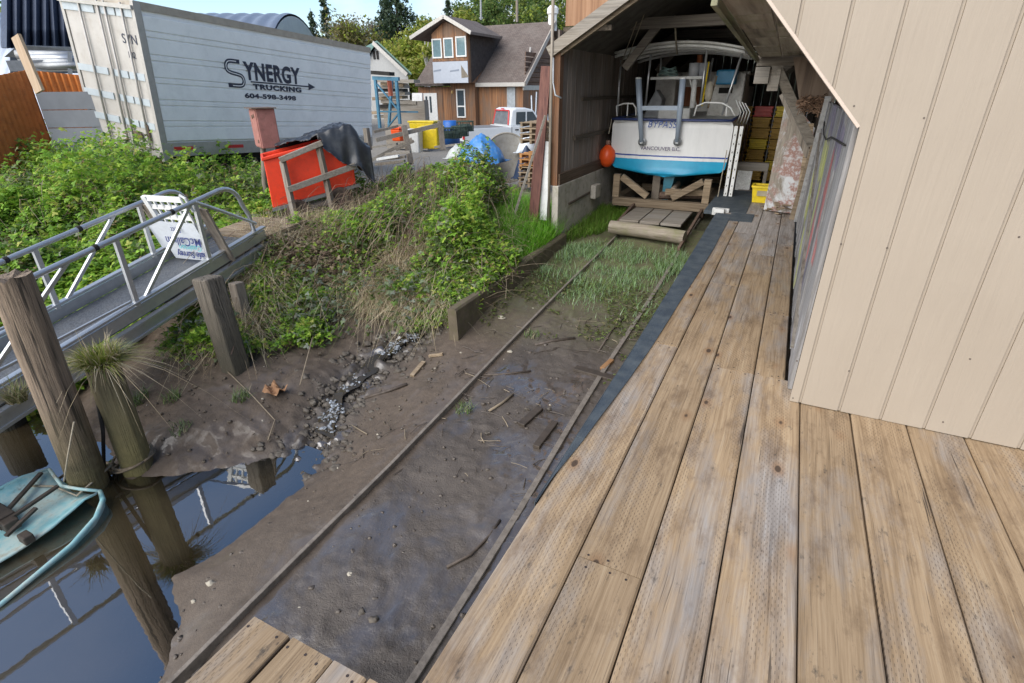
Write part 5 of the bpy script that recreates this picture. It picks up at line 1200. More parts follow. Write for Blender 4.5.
# blue pallet rack beyond the trailer nose
rk=thing('pallet_rack','tall blue steel rack with lumber on it beyond the trailer nose','rack',tuple(at(388,120,y=17)))
M_rb=plain('rack_blue',(.05,.17,.26),.5,.2,.2)
for a,c in ((at(375,77,y=17),at(380,128,y=17)),(at(396,78,y=17),at(400,124,y=17)),(at(392,80,y=18),at(389,125,y=18))): MB().beam(a,c,.10,.08).build('upright',M_rb,rk)
for a,c in ((at(377,84,y=17),at(399,111,y=17)),(at(399,113,y=17),at(388,127,y=17.2)),(at(379,111.5,y=17),at(418,112,y=17.3))): MB().beam(a,c,.05,.05).build('brace',M_rb,rk)
for a,c in ((at(373,78,y=17),at(399,79,y=17)),): MB().beam(a,c,.10,.12).build('cross_beam',M_rb,rk)
random.seed(5)
lum=thing('lumber_pile','weathered lumber stacked in layers behind the blue rack','lumber',tuple(at(405,110,y=19)))
for k in range(11):
    py=80+k*3.6; x0=random.uniform(374,384); x1=random.uniform(405,421)
    MB().beam(at(x0,py+random.uniform(-1,1),y=19+.1*k),at(x1,py+random.uniform(-1.5,1.5),y=19.2+.1*k),.5,.12).build('beam',[W_greyx,W_tan,W_under_ if False else W_greyx,M_black][k%4],lum)
MB().box(*(lambda a,c:(a.x,c.x,19.6,19.9,-.6,a.z))(at(382,100,y=19.6),at(424,100,y=19.6))).build('bundle',W_greyx,lum)
tag(MB().tube([at(389,78,y=17.5),at(391,96,y=17.5)],.09,10).build('red_pipe',plain('faded_red',(.5,.12,.06),.5)),'faded red pipe hanging in the blue rack','pipe')
tag(MB().prism([at(412,93,y=18.8),at(422,93,y=18.8),at(422,101,y=18.8),at(412,101,y=18.8)],(0,.05,0)).build('plywood_sheet',M_white),'pale square sheet leaning on the lumber pile','sheet')
tag(MB().beam(at(373,72.5,y=17),at(392,74,y=17),.3,.12).build('dark_beam',M_black),'dark beam lying on top of the blue rack','beam')

# ------------------------------------------------------------------ grey gable house beyond
def gable(name,label,cat,x0,x1,y0,y1,z0,ze,zr_,wall,roofm,over=.4,axis='y'):
    th=thing(name,label,cat,((x0+x1)/2,y0,z0)); b=MB(); xm=(x0+x1)/2
    b.prism([(x0,y0,z0),(x1,y0,z0),(x1,y0,ze),(xm,y0,zr_),(x0,y0,ze)],(0,y1-y0,0)); b.build('wall',wall,th)
    b=MB(); s=(zr_-ze)/(xm-x0)
    for sg in (-1,1):
        xe=xm+sg*(x1-xm+over); b.prism([(xm,y0-over,zr_+.03),(xe,y0-over,ze-s*over+.03),(xe,y0-over,ze-s*over+.17),(xm,y0-over,zr_+.17)],(0,y1-y0+2*over,0))
    b.build('roof',roofm,th); return th
gg=thing('gable_house','pale grey gabled house with a green roof behind the trailer','house',(-33,38,-.6))
EXT=Vector((-.80,.72,0))*9; q0=at(377,43,y=38); q1=at(411,75,y=38); q2=Vector((2*q0.x-q1.x,38,q1.z))
b=MB(); b.prism([(q2.x+.3,38,-.6),(q1.x-.3,38,-.6),(q1.x-.3,38,q1.z-.1),(q0.x,38,q0.z-.15),(q2.x+.3,38,q2.z-.1)],tuple(EXT)); b.build('wall',plain('pale_siding',(.38,.38,.37),.6,.08),gg)
M_gr=plain('green_roof',(.11,.20,.17),.6,.2)
for qq in (q1,q2):
    b=MB(); e_=Vector((0,0,.14)); o_=Vector((.3,-.35,0)); b.prism([tuple(q0+o_),tuple(qq+o_),tuple(qq+o_+e_),tuple(q0+o_+e_)],tuple(EXT)); b.build('roof',M_gr,gg)
for px in (374.3,377.6):
    p=at(px,55,y=37.98); b=MB(); b.box(p.x-.10,p.x+.10,37.94,37.99,p.z-.30,p.z+.30); b.build('window',M_black,gg)
b=MB(); b.beam(q0+Vector((0,-.5,.0)),q1+Vector((0,-.5,0)),.1,.28); b.build('bargeboard',M_railg,gg)
# ------------------------------------------------------------------ shingled house with the tower
HY=32.0
hs=thing('shingled_house','cedar house with a shingled roof and a three window tower','house',(-17,HY,-.5))
xe=at(525,84,y=HY).x; zE=at(525,85,y=HY).z; xl=at(415,88,y=HY).x; 
RY=HY+4.6; zRi=at(520,26,y=RY).z
M_sh=plain('brown_shingles',(.125,.098,.085),.9,.25,scale=2,bump=.5,bscale=30)
def shingle_mat():
    t=NT('shingle_roof'); n=t.noise(scale=1.2,detail=6,rough=.7); br=t.n.new('ShaderNodeTexBrick'); t.l.new(t.mapv((1,1,1)),br.inputs[0]); br.inputs['Scale'].default_value=3.2; br.inputs['Mortar Size'].default_value=.02
    br.inputs['Color1'].default_value=(.115,.09,.078,1); br.inputs['Color2'].default_value=(.165,.13,.112,1); br.inputs['Mortar'].default_value=(.05,.04,.035,1)
    c=t.mix(t.ramp(n,[(.45,0.0),(.7,.5)]),br.outputs[0],(.19,.165,.145)); t.bump(br.outputs[1],.4,.02); return t.done(c,.9)
M_sh=shingle_mat()
b=MB(); b.box(xl,xe-.3,HY+.35,HY+9,-.6,zE-.05); b.prism([(xe-.31,HY+.35,zE-.05),(xe-.31,HY+8.85,zE-.05),(xe-.31,RY,zRi-.15)],(-.1,0,0)); b.build('wall',W_cedar,hs)
def roofslab(y0,z0,y1,z1,x0,x1,name,mat,th=.14): 
    b=MB(); b.prism([(x0,y0,z0),(x0,y1,z1),(x0,y1,z1+th),(x0,y0,z0+th)],(x1-x0,0,0)); return b.build(name,mat,hs)
roofslab(HY,zE,RY,zRi,xl,xe,'roof',M_sh); roofslab(RY,zRi,HY+9.2,zE,xl,xe,'roof',M_sh)
b=MB(); b.beam((xe-4.2,HY-.04,zE+.04),(xe,HY-.04,zE+.04),.06,.22); b.build('gutter',M_railg,hs)
b=MB(); b.beam((xe+.03,HY-.03,zE+.06),(xe+.03,RY,zRi+.1),.06,.28); b.build('bargeboard',plain('pale_bargeboard',(.38,.34,.3),.7,.15),hs)
b=MB(); 
for k in range(9): b.box(xe-.29,xe-.24,HY+.5+k*.02,HY+8.5,zE-.1+k*.28,zE+.13+k*.28) if k<7 else None
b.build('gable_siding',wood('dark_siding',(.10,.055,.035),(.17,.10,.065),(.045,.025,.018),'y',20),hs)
b=MB(); b.box(xe-.3,xe-.22,HY+.3,HY+8.6,zE-.28,zE-.02); b.build('belt_board',M_railg,hs)
b=MB(); p=at(530,52,y=HY+2.2); b.tube([at(512,72,y=HY+1.0),at(526,58,y=HY+2.1),at(530,54,y=HY+2.2),at(530.5,47,y=HY+2.2)],.06,8); b.build('vent_pipe',M_railg,hs,smooth=True)
b=MB(); p=at(552.5,22,y=RY); b.lathe((p.x,RY,p.z-.5),[(.28,0),(.28,.9),(.36,.95),(.36,1.25),(.2,1.4)],12); b.build('chimney_cap',M_white,hs)
# tower
TYF=HY-.9
ax0,ax1=at(433,60,y=TYF).x,at(467.5,60,y=TYF).x; zb0=at(450,83,y=TYF).z; zt=at(450,33,y=TYF).z; zap=at(443,17,y=TYF).z
b=MB(); b.prism([(ax0,TYF,zb0),(ax1,TYF,zb0),(ax1,TYF,zt),((ax0+ax1)/2-.25,TYF,zap-.2),(ax0,TYF,zt)],(0,RY-TYF,0)); b.build('tower_wall',W_cedar,hs)
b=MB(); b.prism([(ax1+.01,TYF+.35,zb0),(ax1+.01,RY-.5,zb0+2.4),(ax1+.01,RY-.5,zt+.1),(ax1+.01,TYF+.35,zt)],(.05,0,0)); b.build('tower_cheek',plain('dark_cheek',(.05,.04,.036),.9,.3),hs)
b=MB(); b.box(ax0-.01,ax1+.02,TYF-.05,TYF-.002,zb0,at(450,61.5,y=TYF).z); wr=b.build('house_wrap',plain('white_wrap',(.42,.45,.50),.5,.08,dirt=(.42,.45,.5),dirt_amt=.4),hs)
p=at(461,64,y=TYF-.06); MB().prism([at(461,65,y=TYF-.06),at(469,77,y=TYF-.06),at(461.5,78,y=TYF-.06)],(0,.008,0)).build('tear',plain('tear_brown',(.2,.17,.13),.8),wr)
M_bl=plain('wrap_logo',(.22,.25,.30),.6,.1,bump=0)
for px0,px1 in ((433.5,441),(450,459)): MB().prism([at(px0,72,y=TYF-.055),at(px1,71,y=TYF-.055),at(px1,69,y=TYF-.055),at(px0,70.5,y=TYF-.055)],(0,.004,0)).build('wrap_print',M_bl,wr)
def window(x0p,x1p,y0p,y1p,Y,panes=1):
    a=at(x0p,y1p,y=Y); c=at(x1p,y0p,y=Y); fr_=MB(); w=.075; x0,x1,z0,z1=a.x,c.x,a.z,c.z
    fr_.box(x0,x0+w,Y-.05,Y,z0,z1); fr_.box(x1-w,x1,Y-.05,Y,z0,z1); fr_.box(x0+w,x1-w,Y-.05,Y,z0,z0+w); fr_.box(x0+w,x1-w,Y-.05,Y,z1-w,z1)
    if panes==2: zm=z0+(z1-z0)*.40; fr_.box(x0+w,x1-w,Y-.05,Y,zm-w/2,zm+w/2)
    f=fr_.build('window',M_white,hs); MB().box(x0+w,x1-w,Y-.02,Y-.008,z0+w,z1-w).build('pane',plain('sky_glass',(.16,.24,.26),.08,.2,bump=0) if panes==1 else M_glass,f)
for a_ in ((433,441.5,38.5,58.5),(444.5,453,37.5,58),(456.5,466,36,57)): window(*a_,TYF-.01)
b=MB(); b.box(ax0,ax1,TYF-.03,TYF-.002,at(450,61,y=TYF).z,at(450,59.5,y=TYF).z); b.build('sill_band',W_cedar,hs)
# tower roof, gable to the front
xm=at(443.5,16,y=TYF).x; ov=.8
lx,lz=at(410,37,y=TYF-.5).x,at(410,37,y=TYF-.5).z; rx,rz=at(471,31.5,y=TYF-.5).x,at(471,31.5,y=TYF-.5).z; apz=at(443.5,15,y=TYF-.5).z; xm=at(443.5,15,y=TYF-.5).x
for (x_,z_) in ((lx,lz),(rx,rz)):
    b=MB(); b.prism([(xm,TYF-.5,apz-.14),(x_,TYF-.5,z_-.14),(x_,TYF-.5,z_),(xm,TYF-.5,apz)],(0,3.9,0)); b.build('tower_roof',M_sh,hs)
    b=MB(); b.beam((xm,TYF-.53,apz-.06),(x_,TYF-.53,z_-.06),.05,.2); b.build('bargeboard',M_railg,hs)
# ground floor front: door, narrow window, cedar
b=MB(); dz=at(430,122,y=HY+.3).z
a=at(425.5,122,y=HY+.3); c=at(436.5,93,y=HY+.3); dx0,dx1=a.x,c.x
dd=MB().box(dx0,dx1,HY+.28,HY+.345,min(a.z,-.3),c.z).build('door',M_white,hs)
for k in (0,1): MB().box(dx0+.15+k*.32,dx0+.30+k*.32,HY+.27,HY+.279,c.z-1.2,c.z-.2).build('pane',M_glass,dd)
b=MB(); b.box(ax0+.7,ax1,HY-.15,HY+.34,-.6,zb0); b.build('porch_wall',W_cedar,hs)
window(457.5,465,89,117.5,HY-.16,2)
b=MB(); p=at(452,92,y=HY-.2); b.lathe(p,[(.02,-.1),(.07,0),(.02,.1)],10); b.build('lamp',plain('lamp_amber',(.6,.4,.15),.4),hs)
b=MB(); b.box(*(lambda a,c:(a.x,c.x,HY+.30,HY+.36,-.3,zE-.1))(at(507,100,y=HY+.3),at(515,100,y=HY+.3))); b.build('grey_door',plain('grey_door',(.33,.36,.38),.6),hs)
# poles leaning at the gable end
random.seed(9)
for k in range(7):
    px=532+k*3.2; tag(MB().tube([at(px,122,y=24),at(px+random.uniform(-3,2),96+random.uniform(-4,6),y=24.5)],.03,6).build('leaning_pole',M_alu),['thin leftmost pale pole leaning on the house gable','second pale pole from the left leaning on the house gable','third pale pole from the left leaning on the house gable','middle pale pole leaning on the house gable','fifth pale pole from the left leaning on the house gable','sixth pale pole from the left leaning on the house gable','rightmost pale pole leaning on the house gable'][k],'pole','pale poles leaning on the house gable')

# ------------------------------------------------------------------ pickup truck
tk=thing('pickup_truck','white crew cab pickup truck parked in front of the cedar house','pickup truck',(0,0,0))
WLOC[tk]=Vector((0,0,0))
M_car=plain('truck_white',(.66,.68,.69),.3,.04,dirt=(.5,.5,.48),dirt_amt=.15,bump=0); M_tyre=plain('tyre',(.02,.02,.02),.8,.2)
# local: x forward, y left, z up, rear axle region at x=0
def prof(poly,y0,y1,name,mat,bev=.03):
    b=MB(); b.prism([(x,y0,z) for x,z in poly],(0,y1-y0,0)); return b.build(name,mat,tk,bevel=bev,world=False)
prof([(-2.7,.62),(-2.65,.45),(-1.9,.45),(2.6,.42),(2.95,.5),(2.95,.85),(2.7,1.08),(1.35,1.14),(-.45,1.14),(-.45,1.12),(-2.7,1.12)],-.97,.97,'body',M_car,.05)
prof([(-.42,1.13),(1.38,1.13),(.75,1.78),(.35,1.86),(-.1,1.86),(-.3,1.78)],-.80,.80,'cab',M_car,.06)
for s in (-1,1):
    y0=s*.805
    for (x0,x1,xt0,xt1) in ((-.12,.36,-.1,.36),(.43,1.12,.43,.72)):
        b=MB(); b.prism([(x0,y0,1.20),(x1,y0,1.20),(xt1,y0,1.70),(xt0,y0,1.70)],(0,s*.006,0)); b.build('side_window',M_glass,tk,world=False)
    b=MB(); b.box(.38,.40,s*.971,s*.977,.5,1.12); b.box(-.43,-.41,s*.971,s*.977,.5,1.12); b.build('door_seam',M_black,tk,world=False)
    for x in (-.25,.55): b=MB(); b.box(x,x+.16,s*.97,s*.995,.98,1.03); b.build('door_handle',M_black,tk,world=False)
    b=MB(); b.box(1.15,1.28,s*.98,s*1.16,1.15,1.34); b.build('mirror',M_black,tk,world=False)
    for x in (-1.75,1.95):
        b=MB(); b.lathe((x,s*.76,.36),[(.2,-.12),(.34,-.12),(.38,-.08),(.38,.08),(.34,.12),(.2,.12)],22,axis=(0,1,0)); wv=b.build('wheel',M_tyre,tk,world=False)
        b=MB(); b.lathe((x,s*.90,.36),[(.2,0),(.2,.01),(.05,.02)],16,axis=(0,s,0)); b.build('rim',M_steel,wv,world=False)
        b=MB(); b.lathe((x,s*.88,.38),[(.44,0),(.44,.094)],22,axis=(0,s,0)); b.build('wheel_arch',M_black,tk,world=False)
    b=MB(); b.box(-2.715,-2.66,s*.94-.06,s*.94+.05,.72,1.05); b.build('tail_light',M_refl,tk,world=False)
b=MB(); b.prism([(-.435,-.66,1.22),(-.435,.66,1.22),(-.335,.58,1.72),(-.335,-.58,1.72)],(-.012,0,0)); rwn=b.build('rear_window',plain('rear_glass',(.16,.17,.18),.1,.3,bump=0),tk,world=False)
M_rf=plain('red_frame',(.55,.04,.04),.4,.1); b=MB()
for a,c in (((-.44,-.70,1.19),(-.44,-.60,1.76)),((-.44,.70,1.19),(-.44,.60,1.76)),((-.35,-.62,1.76),(-.35,.62,1.76))): b.beam((a[0]-.01,a[1],a[2]),(c[0]-.01 if a[2]>1.5 else -.35,c[1],c[2]),.05,.05)
b.build('red_frame',M_rf,rwn,world=False)
b=MB(); b.box(-.345,-.31,-.12,.12,1.80,1.84); b.build('brake_light',M_refl,tk,world=False)
b=MB(); b.box(-2.6,-.5,-.82,.82,.7,1.125); b.build('bed',plain('bed_dark',(.2,.2,.2),.6),tk,world=False)
b=MB(); b.box(-2.8,-2.7,-.9,.9,.5,.66); b.build('bumper',M_steel,tk,world=False)
cw_=at(511,108,y=22.0); az=R_(90-34)
tk.rotation_euler=(0,0,az)
loc=Vector((cw_.x,cw_.y,0))-Matrix.Rotation(az,3,'Z')@Vector((-.3,-.7,0)); tk.location=(loc.x,loc.y,cw_.z-1.86)
# ------------------------------------------------------------------ vegetation
def leaf_mat(name,trans=.40):
    t=NT(name); v=t.n.new('ShaderNodeVertexColor'); v.layer_name='col'
    t.done(v.outputs[0],.55); t.b.inputs['Specular IOR Level'].default_value=.3
    tr=t.n.new('ShaderNodeBsdfTranslucent'); t.l.new(v.outputs[0],tr.inputs[0]); mx=t.n.new('ShaderNodeMixShader'); mx.inputs[0].default_value=trans
    out=[n for n in t.n if n.type=='OUTPUT_MATERIAL'][0]; t.l.new(t.b.outputs[0],mx.inputs[1]); t.l.new(tr.outputs[0],mx.inputs[2]); t.l.new(mx.outputs[0],out.inputs[0]); return t.m
M_leaf=leaf_mat('leaf_surface'); M_blade=leaf_mat('grass_surface',.2); M_needle=leaf_mat('needle_surface',.1)
def in_poly(x,y,poly):
    r=np.zeros(len(x),bool); n=len(poly); j=n-1
    for i in range(n):
        xi,yi=poly[i]; xj,yj=poly[j]
        r^=((yi>y)!=(yj>y))&(x<(xj-xi)*(y-yi)/(yj-yi+1e-12)+xi); j=i
    return r
def sample_poly(poly,n):
    p=np.array(poly); lo,hi=p.min(0),p.max(0); out=np.zeros((0,2))
    while len(out)<n:
        q=rng.random((n*2,2))*(hi-lo)+lo; out=np.vstack([out,q[in_poly(q[:,0],q[:,1],poly)]])
    return out[:n]
def leaves(cent,size,cols,up=.6,lobes=3,aspect=.62):
    """pointed, slightly folded leaflets; lobes per leaf; returns verts, faces, colours"""
    n=len(cent); nr=rng.normal(size=(n,3)); nr[:,2]=np.abs(nr[:,2])+up*2; nr/=np.linalg.norm(nr,axis=1,keepdims=True)
    t=rng.normal(size=(n,3)); t-=nr*(t*nr).sum(1,keepdims=True); t/=np.linalg.norm(t,axis=1,keepdims=True); b=np.cross(nr,t)
    V=[];Fs=[];C=[]; base=0
    for k in range(lobes):
        a=(k-(lobes-1)/2)*1.25; d=t*math.cos(a)+b*math.sin(a); s=np.cross(nr,d); L=size[:,None]*(1.0 if k==(lobes-1)//2 else .8)
        o=cent
        dr=nr*L*.16
        pts=np.stack([o,o+d*L*.5+s*L*aspect*.5-dr*.2,o+d*L-dr,o+d*L*.5-s*L*aspect*.5-dr*.2,o+d*L*.52+dr*.6],1)
        V.append(pts.reshape(-1,3)); i=np.arange(n)[:,None]*5+base
        Fs.append(np.concatenate([i+np.array([[0,1,4]]),i+np.array([[1,2,4]]),i+np.array([[2,3,4]]),i+np.array([[3,0,4]])],0)); C.append(np.repeat(cols*(.9+.2*rng.random((n,1))),5,0)); base+=n*5
    return np.vstack(V),np.vstack(Fs),np.vstack(C)
def blades(root,h,lean,wid,cols,seg=3,droop=1.0):
    n=len(root); az=rng.random(n)*6.283; dx=np.stack([np.cos(az),np.sin(az),np.zeros(n)],1)
    if lean.ndim==2: dx=lean/np.maximum(1e-6,np.linalg.norm(lean,axis=1,keepdims=True)); ln=np.linalg.norm(lean,axis=1)
    else: ln=lean
    sd=np.stack([-dx[:,1],dx[:,0],np.zeros(n)],1)*wid[:,None]; V=[]
    for k in range(seg+1):
        u=k/seg; c=root+dx*(ln*u**1.4*h)[:,None]; c=c.copy(); c[:,2]+=h*(u-droop*ln*.45*u*u)
        w=(1-u*.92); V += [c-sd*w,c+sd*w]
    V=np.stack(V,1).reshape(-1,3); i=np.arange(n)[:,None]*(2*seg+2); F_=[]
    for k in range(seg): F_.append(i+np.array([[2*k,2*k+1,2*k+3,2*k+2]]))
    return V,np.vstack(F_),np.repeat(cols,2*seg+2,0)
def pal(n,cs,ps):
    cs=np.array(cs); k=rng.choice(len(cs),n,p=np.array(ps)/sum(ps)); return cs[k]*(.75+.5*rng.random((n,1)))
GREEN=[(.24,.42,.045),(.18,.34,.04),(.34,.48,.06),(.09,.19,.03),(.44,.46,.10)]
DULL=[(.16,.21,.08),(.28,.31,.2),(.11,.15,.05),(.28,.20,.10)]
B1=[(-5.75,3.1),(-5.2,3.75),(-4.9,4.3),(-4.3,4.75),(-3.6,5.0),(-3.02,4.9),(-3.02,6.3),(-3.9,6.7),(-4.25,8.6),(-4.6,9.6),(-6,10.3),(-8.2,10.4),(-7.8,9.6),(-7.0,8.9),(-6.9,7),(-6.2,5.6),(-5.75,4.5),(-5.8,3.9)]
B2=[(-7.5,6.0),(-7.4,4.6),(-7.25,3.5),(-7.3,2.6),(-8.6,1.9),(-11,1.6),(-16,1.5),(-19,5),(-18,10),(-13,11.5),(-10.5,10),(-8.6,9.2),(-8.2,7.5)]
def clumpy(xy,seed): return fbm(xy[:,0],xy[:,1],.9,3,seed)
def thicket(name,label,poly,n,hfun,sz,seed,keep=0,dull=0.0,dp=None):
    xy=sample_poly(poly,n); cl=clumpy(xy,seed); fine_=fbm(xy[:,0],xy[:,1],3.1,2,seed+5)
    m=(cl+.45*fine_+.25*rng.normal(size=len(xy)))>keep; xy=xy[m]; cl=cl[m]; fine_=fine_[m]
    h=hfun(xy[:,0],xy[:,1])*(.65+.5*cl+.35*fine_); h=np.maximum(h,.05)
    u=rng.random(len(xy))**.55; z=ground(xy[:,0],xy[:,1])+h*u
    P=np.column_stack([xy,z]); P[:,:2]+=rng.normal(size=(len(xy),2))*.03
    tone=fbm(xy[:,0]*1.0,xy[:,1],1.4,3,seed+9)
    ca=pal(len(xy),GREEN,[4,3,3,1.5,1]); cb_=pal(len(xy),dp or DULL,[3,1,2,1]); mix=(rng.random(len(xy))<np.clip(.14+dull+.5*(-tone),0,.9))[:,None]
    col=np.where(mix,cb_,ca)
    V,F_,C=leaves(P,sz*(.6+.8*rng.random(len(xy))),col,.45)
    o=np_mesh(name,V,F_,M_leaf,C); return tag(o,label,'brambles',kind='stuff')
def hB1(x,y):
    h=.28+.42*smooth01(4.2,6.0,y)-.40*smooth01(7.6,9.0,y); h=h+.10*np.exp(-((x+4.6)**2+(y-7.0)**2)/1.6)
    h=h+.38*np.exp(-((x+5.5)**2+(y-8.3)**2)/1.5); h=h*(.45+.55*smooth01(-3.3,-4.0,x))+.05; h=h*(1-.6*np.exp(-((x+6.3)**2+(y-6.0)**2)/1.2)); return h
def hB2(x,y): return (.35+.75*smooth01(-8.2,-10.5,x))*(.45+.55*smooth01(2,4.5,y))
thicket('bramble_bank','tangle of bright green brambles over the bank between gangway and shed',B1,105000,hB1,.046,3,-.16,.05)
thicket('bramble_bank','mass of bright green brambles left of the gangway in front of the trailer',B2,75000,hB2,.066,14,-.35)
thicket('bramble_bank','low green brambles hugging the far side of the gangway',[(-7.2,5.7),(-6.75,5.2),(-6.6,4.2),(-6.45,2.8),(-6.5,1.9),(-9,1.4),(-11,1.6),(-11.5,4.5),(-9,6)],46000,lambda x,y:.30+.25*smooth01(-8,-9.5,x)+0*y,.065,33,-.6)
thicket('ground_cover','low mixed leaves and dead litter under the brambles of the bank',[(-5.8,3.3),(-5.1,3.8),(-4.4,4.6),(-3.3,5.1),(-3.15,7.2),(-4.2,9),(-6.9,9.5),(-7.0,6.5),(-5.9,4.9)],26000,lambda x,y:.15+0*x,.045,47,-3,.55,[(.36,.28,.17),(.48,.39,.25),(.2,.14,.09),(.22,.27,.1)])
thicket('bramble_fringe','pale leaved bramble shoots spilling down the lip of the bank to the mud',[(-5.75,2.85),(-5.0,3.2),(-4.5,3.8),(-3.9,4.45),(-3.25,4.75),(-3.2,5.4),(-4.4,5.3),(-5.3,4.5),(-5.8,4.0)],15000,lambda x,y:.24+0*x,.042,53,.0,.2)
# brown canes and dead stems
def canes(name,label,poly,n,hfun,seed):
    xy=sample_poly(poly,n); V=[];F_=[];C=[]; k=0
    z=ground(xy[:,0],xy[:,1]); h=hfun(xy[:,0],xy[:,1])
    for i in range(n):
        p0=np.array([xy[i,0],xy[i,1],z[i]+.02]); a=rng.random()*6.28; L=.35+.75*rng.random(); d=np.array([math.cos(a),math.sin(a),0]); H=h[i]*(.2+.6*rng.random())+.06
        c=np.array([(.20,.145,.095),(.27,.215,.14),(.14,.085,.065),(.32,.26,.18)][rng.integers(4)])*(.7+.5*rng.random()); r=.002+.002*rng.random()
        prevv=None
        for s in range(7):
            u=s/6; q=p0+d*L*u+np.array([0,0,H*4*u*(1-u)*.8+ (H*.4*u)])+rng.normal(size=3)*.012
            ring=[q+np.array([r,0,-r*.6]),q+np.array([-r*.5,r*.9,0]),q+np.array([-r*.5,-r*.9,r*.6])]
            V+=ring; C+=[c]*3
            if s: 
                b=k-3
                for e in range(3): F_.append((b+e,b+(e+1)%3,b+3+(e+1)%3,b+3+e))
            k+=3
    return tag(np_mesh(name,V,F_,M_blade,np.array(C)),label,'stems',kind='stuff')
canes('bramble_canes','bare brown bramble canes arching through the bank',B1,1300,hB1,1)
canes('bramble_canes','bare brown stems among the brambles left of the gangway',B2,800,hB2,2)
# dry tan grass hanging over the lip of the bank
TAN=[(.56,.46,.30),(.42,.33,.20),(.66,.56,.39),(.27,.2,.12),(.22,.25,.09)]
lip=[(-5.8,2.9),(-5.6,3.15),(-5.15,3.5),(-4.9,4.1),(-4.3,4.6),(-3.6,4.9),(-3.3,5.1),(-3.4,5.3),(-4.4,5.05),(-5.2,4.5),(-5.75,4.2),(-5.8,3.8)]
xy=sample_poly(lip,16000); m=fbm(xy[:,0],xy[:,1],1.5,3,4)+.2*rng.normal(size=len(xy))>-.25; xy=xy[m]
root=np.column_stack([xy,ground(xy[:,0],xy[:,1])+.12*rng.random(len(xy))]); ln=np.column_stack([.4+.8*rng.normal(size=len(xy)),-.6+.8*rng.normal(size=len(xy)),np.zeros(len(xy))])*(.7+.9*rng.random((len(xy),1)))
V,F_,C=blades(root,.10+.20*rng.random(len(xy)),ln,.0025+.0022*rng.random(len(xy)),pal(len(xy),TAN,[4,3,3,2,2]),5,1.25)
tag(np_mesh('dry_grass',V,F_,M_blade,C),'dry tan grass hanging over the edge of the muddy bank','grass',kind='stuff')
mid=[(-6.5,4.2),(-5,4.9),(-3.5,5.4),(-3.4,7.4),(-4.4,8.6),(-6,7.4),(-6.6,5.8)]
xy=sample_poly(mid,15000); root=np.column_stack([xy,ground(xy[:,0],xy[:,1])+.1*rng.random(len(xy))])
m=fbm(xy[:,0],xy[:,1],1.0,3,24)>-.1; xy=xy[m]; root=root[m]; ln=np.column_stack([.7*rng.normal(size=(len(xy),2))+[.3,-.3],np.zeros(len(xy))])*1.2
V,F_,C=blades(root,.16+.24*rng.random(len(xy)),ln,.0028+.003*rng.random(len(xy)),pal(len(xy),TAN,[4,3,3,1,2]),3,1.0)
tag(np_mesh('dry_grass',V,F_,M_blade,C),'patches of dead straw lying among the brambles on the bank','grass',kind='stuff')
# lush green grass by the shed foundation
gp1=[(-3.06,5.9),(-3.1,7.85),(-3.35,8.6),(-4.1,9.2),(-4.6,8.3),(-4.3,7.2),(-3.9,6.4)]
xy=sample_poly(gp1,12000); root=np.column_stack([xy,ground(xy[:,0],xy[:,1])-.01]); 
V,F_,C=blades(root,(.22+.28*rng.random(len(xy)))*(.6+.4*smooth01(6.3,7.2,xy[:,1])),.35+.4*rng.random(len(xy)),.004+.003*rng.random(len(xy)),pal(len(xy),[(.14,.38,.02),(.20,.45,.03),(.10,.28,.02),(.26,.38,.07)],[4,3,3,1]),3)
tag(np_mesh('green_grass',V,F_,M_blade,C),'lush bright green grass beside the shed foundation','grass',kind='stuff')
# grass fringe at the foundation inside the slip
gp2=[(-3.1,7.9),(-3.1,10.2),(-2.5,10.2),(-2.5,9.2),(-2.75,8.4)]
xy=sample_poly(gp2,3500); root=np.column_stack([xy,ground(xy[:,0],xy[:,1])-.01]); V,F_,C=blades(root,.10+.14*rng.random(len(xy)),.4+.4*rng.random(len(xy)),.004+.002*rng.random(len(xy)),pal(len(xy),[(.10,.20,.02),(.13,.24,.03),(.16,.17,.04)],[4,3,1]),3)
tag(np_mesh('green_grass',V,F_,M_blade,C),'short mossy green grass along the foot of the foundation wall','grass',kind='stuff')
# grey green sedge across the slipway
sg=[(-2.95,6.4),(-2.9,7.9),(-2.45,8.35),(-1.2,8.25),(-.95,7.6),(-.95,6.2),(-1.3,5.3),(-1.9,5.5),(-2.5,6.0)]
xy=sample_poly(sg,16000); dns=smooth01(5.6,7.6,xy[:,1]+.6*fbm(xy[:,0],xy[:,1],1.6,3,51)); m=(rng.random(len(xy))<.10+.90*dns)&(fbm(xy[:,0],xy[:,1],2.6,3,77)+.35*rng.normal(size=len(xy))>-.12); xy=xy[m]
root=np.column_stack([xy,ground(xy[:,0],xy[:,1])-.01]); V,F_,C=blades(root,.05+.12*rng.random(len(xy)),.3+.6*rng.random(len(xy)),.003+.0025*rng.random(len(xy)),pal(len(xy),[(.22,.33,.17),(.16,.27,.09),(.28,.36,.22),(.14,.20,.05)],[4,4,2,3]),3)
tag(np_mesh('sedge',V,F_,M_blade,C),'grey green sedge growing across the upper slipway','grass',kind='stuff')
